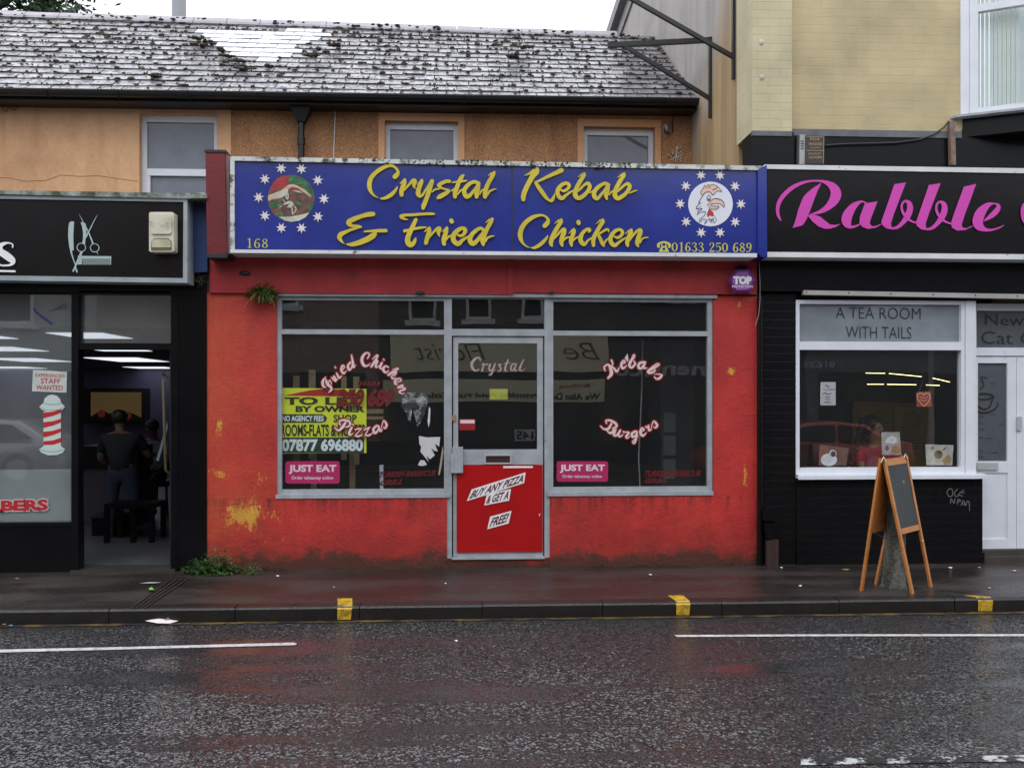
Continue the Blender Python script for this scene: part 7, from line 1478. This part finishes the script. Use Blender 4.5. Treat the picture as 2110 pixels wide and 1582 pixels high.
# ================================================================ ACROSS THE STREET (seen in the glass)
YO = -4.6; YV = 2*8.49-YO
def O(px, py): v = P(px, py, YV); return Vector((v.x, YO, v.z))
def orect(mb, x0, y0, x1, y1, out=.03, d=.04):
    a, b_ = O(x0, y1), O(x1, y0); mb.wbox((a.x, YO+out-d, a.z), (b_.x, YO+out, b_.z))
def obuild(lab, x0, x1, hgt, m, wins, lowcol):
    t = thing('opposite_shop', ((x0+x1)/2, YO, 0), lab, 'building', 'shops across the street')
    mb = MB(); mb.wbox((x0, YO-6, -.1), (x1, YO, hgt)); fin(mb, 'wall', m, t)
    mb = MB(); mb.wbox((x0, YO, .0), (x1, YO+.05, .55)); fin(mb, 'plinth', M_black, t)
    for (a, b_, c, e) in wins:
        mb = MB(); mb.wbox((a, YO, c), (b_, YO+.03, e)); wd = fin(mb, 'window', M_white, t); mb = MB(); mb.wbox((a+.07, YO+.03, c+.07), (b_-.07, YO+.034, e-.07)); fin(mb, 'pane', M_black, wd)
        mb = MB(); mb.wbox((a-.1, YO, c-.12), (b_+.1, YO+.1, c-.001)); fin(mb, 'sill', M_white, wd)
    mb = MB(); mb.wbox((x0+.3, YO+.01, .55), (x1-.3, YO+.05, 2.15)); fin(mb, 'shop_window', M_blk, t)
    mb = MB(); mb.wbox((x0-.0, YO-.2, hgt), (x1, YO+.15, hgt+.15)); fin(mb, 'parapet', M_white, t)
    return t
xq = O(198, 700).x; xq2 = O(780, 700).x; xq3 = O(1262, 700).x; xq4 = O(1660, 700).x
g0 = obuild('pale grey rendered shop across the street', -26, xq, 6.4, mat('opp_render', (.42, .42, .40), .9, .15), [(O(-160, 0).x, O(72, 0).x, O(0, 668).z, O(0, 668).z+1.7)], 0)
g1 = obuild('brown brick shop across the street beside the pale grey one', xq, xq2, 6.8, M_redbrick, [(xq+3.6, xq+4.6, 3.7, 5.0)], 0)
g2 = obuild('dark brick shop with cream sign boards across the street', xq2, xq3, 6.6, mat('opp_dark', (.09, .07, .06), .9, .2), [(O(842, 0).x, O(900, 0).x, O(0, 656).z, 5.0), (O(960, 0).x, O(1012, 0).x, O(0, 652).z, 5.0), (O(1075, 0).x, O(1120, 0).x, O(0, 652).z, 5.0)], 0)
g3 = obuild('dark fronted office across the street with white lettering', xq3, xq4, 6.2, mat('opp_dark2', (.05, .05, .055), .8, .2), [(xq3+.8, xq3+1.9, 3.9, 5.2)], 0)
g4 = obuild('shop with orange lettering across the street at the far right', xq4, 26, 6.5, mat('opp_grey', (.16, .16, .17), .9, .2), [(xq4+1.6, xq4+2.8, 3.7, 5.1)], 0)
def otext(s, x0, y0, x1, y1, m, par, bold=.01, shear=0, out=.10):
    # readable from the street: runs from +X to -X as seen in the glass
    mb = MB(); a, b_ = O(x0, y1), O(x1, y0)
    vs, fs = text2d(s, bold, shear)
    mb.add([(b_.x+(a.x-b_.x)*u, YO+out, a.z+(b_.z-a.z)*v) for u, v in vs], fs); fin(mb, 'sign_lettering', m, par, fix=False)
mb = MB(); orect(mb, 805, 692, 1252, 766, .09); fin(mb, 'sign_board', mat('cream_board', (.78, .75, .52), .8, .1), g2)
mb = MB(); orect(mb, 790, 782, 1245, 828, .09); fin(mb, 'sign_board', mat('cream_board', (.50, .47, .33)), g2)
otext('We Also Do', 1132, 809, 1236, 823, M_blk, g2, .03); otext('Printing And Full Colour', 850, 809, 1110, 823, M_blk, g2, .03); otext('Micro Beading', 1150, 789, 1215, 801, M_redtxt, g2)
mbr = mat('brown_script', (.12, .07, .05), .6); otext('Be', 1160, 706, 1235, 742, mbr, g2, -.01, .4); otext('Florist', 850, 706, 1000, 742, mbr, g2, -.01, .4)
mb = MB(); orect(mb, 1060, 886, 1101, 908, .08, .02); fin(mb, 'number_plate', M_white, g2); otext('145', 1064, 889, 1097, 905, M_blk, g2, .03, 0, .09)
otext('nent.co', 1262, 748, 1450, 776, mat('grey_letters', (.45, .45, .48), .6), g3, .03)
otext('01633', 1652, 745, 1716, 760, mat('blue_letters', (.5, .6, .75), .6), g4, .02); otext('cars', 1640, 684, 1716, 712, mat('orange_letters', (.6, .12, .06), .6), g4, .02)
otext('nsh', 1898, 676, 1975, 702, M_wht, g4, 0)
def car(x0, yc, L, m, lab, name='parked_car', flip=False, k=1.0):
    t = thing(name, (x0+L/2, yc, ZR), lab, 'car', 'cars parked across the street')
    prof = [(0, .35), (.02, .62), (.06, .78), (.28, .92), (.36, 1.15), (.48, 1.40), (.62, 1.43), (.78, 1.36), (.90, 1.02), (.985, .92), (1, .55), (.99, .3), (.01, .28)]
    if flip: prof = [(1-a, b_) for a, b_ in prof]
    prof = [(a, b_*k) for a, b_ in prof]
    def ring(y, ins, top): return [Vector((x0+L*(.5+(a-.5)*(1-ins)), y, ZR+b_-(top if b_ > 1*k else 0))) for a, b_ in prof]
    ys = [(-.84, .03, .06), (-.80, .0, .02), (-.62, 0, 0), (.62, 0, 0), (.80, 0, .02), (.84, .03, .06)]
    vs = []; n = len(prof)
    for (y_, i_, t_) in ys:
        for (a, b_) in prof:
            yy = y_*(1 if b_ < .95*k else .82); vs.append(Vector((x0+L*(.5+(a-.5)*(1-i_)), yc+yy, ZR+b_-(t_ if b_ > k else 0))))
    mb = MB(); mb.add(vs, [(i*n+j, i*n+(j+1) % n, (i+1)*n+(j+1) % n, (i+1)*n+j) for i in range(len(ys)-1) for j in range(n)]+[tuple(range(n)), tuple(range(5*n, 6*n))], 0, True)
    fin(mb, 'body', m, t)
    pw = [(.36, .98), (.47, 1.30), (.62, 1.34), (.62, .98)], [(.64, .98), (.64, 1.34), (.76, 1.28), (.86, 1.0)]
    for sd_ in (-1, 1):
        for q in pw:
            q = [((1-a) if flip else a, b_*k) for a, b_ in q]; mb = MB(); vs = [Vector((x0+L*a, yc+sd_*(.80 if b_ < 1.1*k else .705), ZR+b_)) for a, b_ in q]; mb.add(vs, [(0, 1, 2, 3)]); fin(mb, 'side_window', M_blacksign, t)
        for fx in (.18, .80):
            mb = MB(); cx_ = x0+L*((1-fx) if flip else fx); mb.tube([(cx_, yc+sd_*.66, ZR+.31), (cx_, yc+sd_*.86, ZR+.31)], .31, 20); wh_ = fin(mb, 'wheel', M_blk, t)
            mb = MB(); mb.tube([(cx_, yc+sd_*.855, ZR+.31), (cx_, yc+sd_*.87, ZR+.31)], .2, 16); fin(mb, 'rim', M_alu, wh_)
    return t
car(X_(-235, 19.6), -2.05+.35, 4.3, mat('silver_paint', (.5, .51, .52), .25, .05, metal=.3, coat=1), 'silver hatchback parked across the street opposite the barber window', k=.9)
car(X_(1430, 18.6), -1.55, 4.2, mat('red_car_paint', (.4, .012, .015), .2, .05, coat=1), 'red hatchback parked across the street opposite the tea room', k=.84)
t = thing('street_lamp', (P(1946, 800, 19.0).x, -2.0, 0), 'pale lamp post across the street', 'lamp post'); c = P(1946, 800, 19.0); mb = MB(); mb.tube([(c.x, -2.6, 0), (c.x, -2.6, 1.3), (c.x, -2.6, 5.5)], [.09, .06, .05], 10); fin(mb, 'post', M_alu, t)
mb = MB(); mb.wbox((c.x-.08, -2.6, 5.5), (c.x+.08, -2.0, 5.6)); fin(mb, 'lantern', M_alu, t)
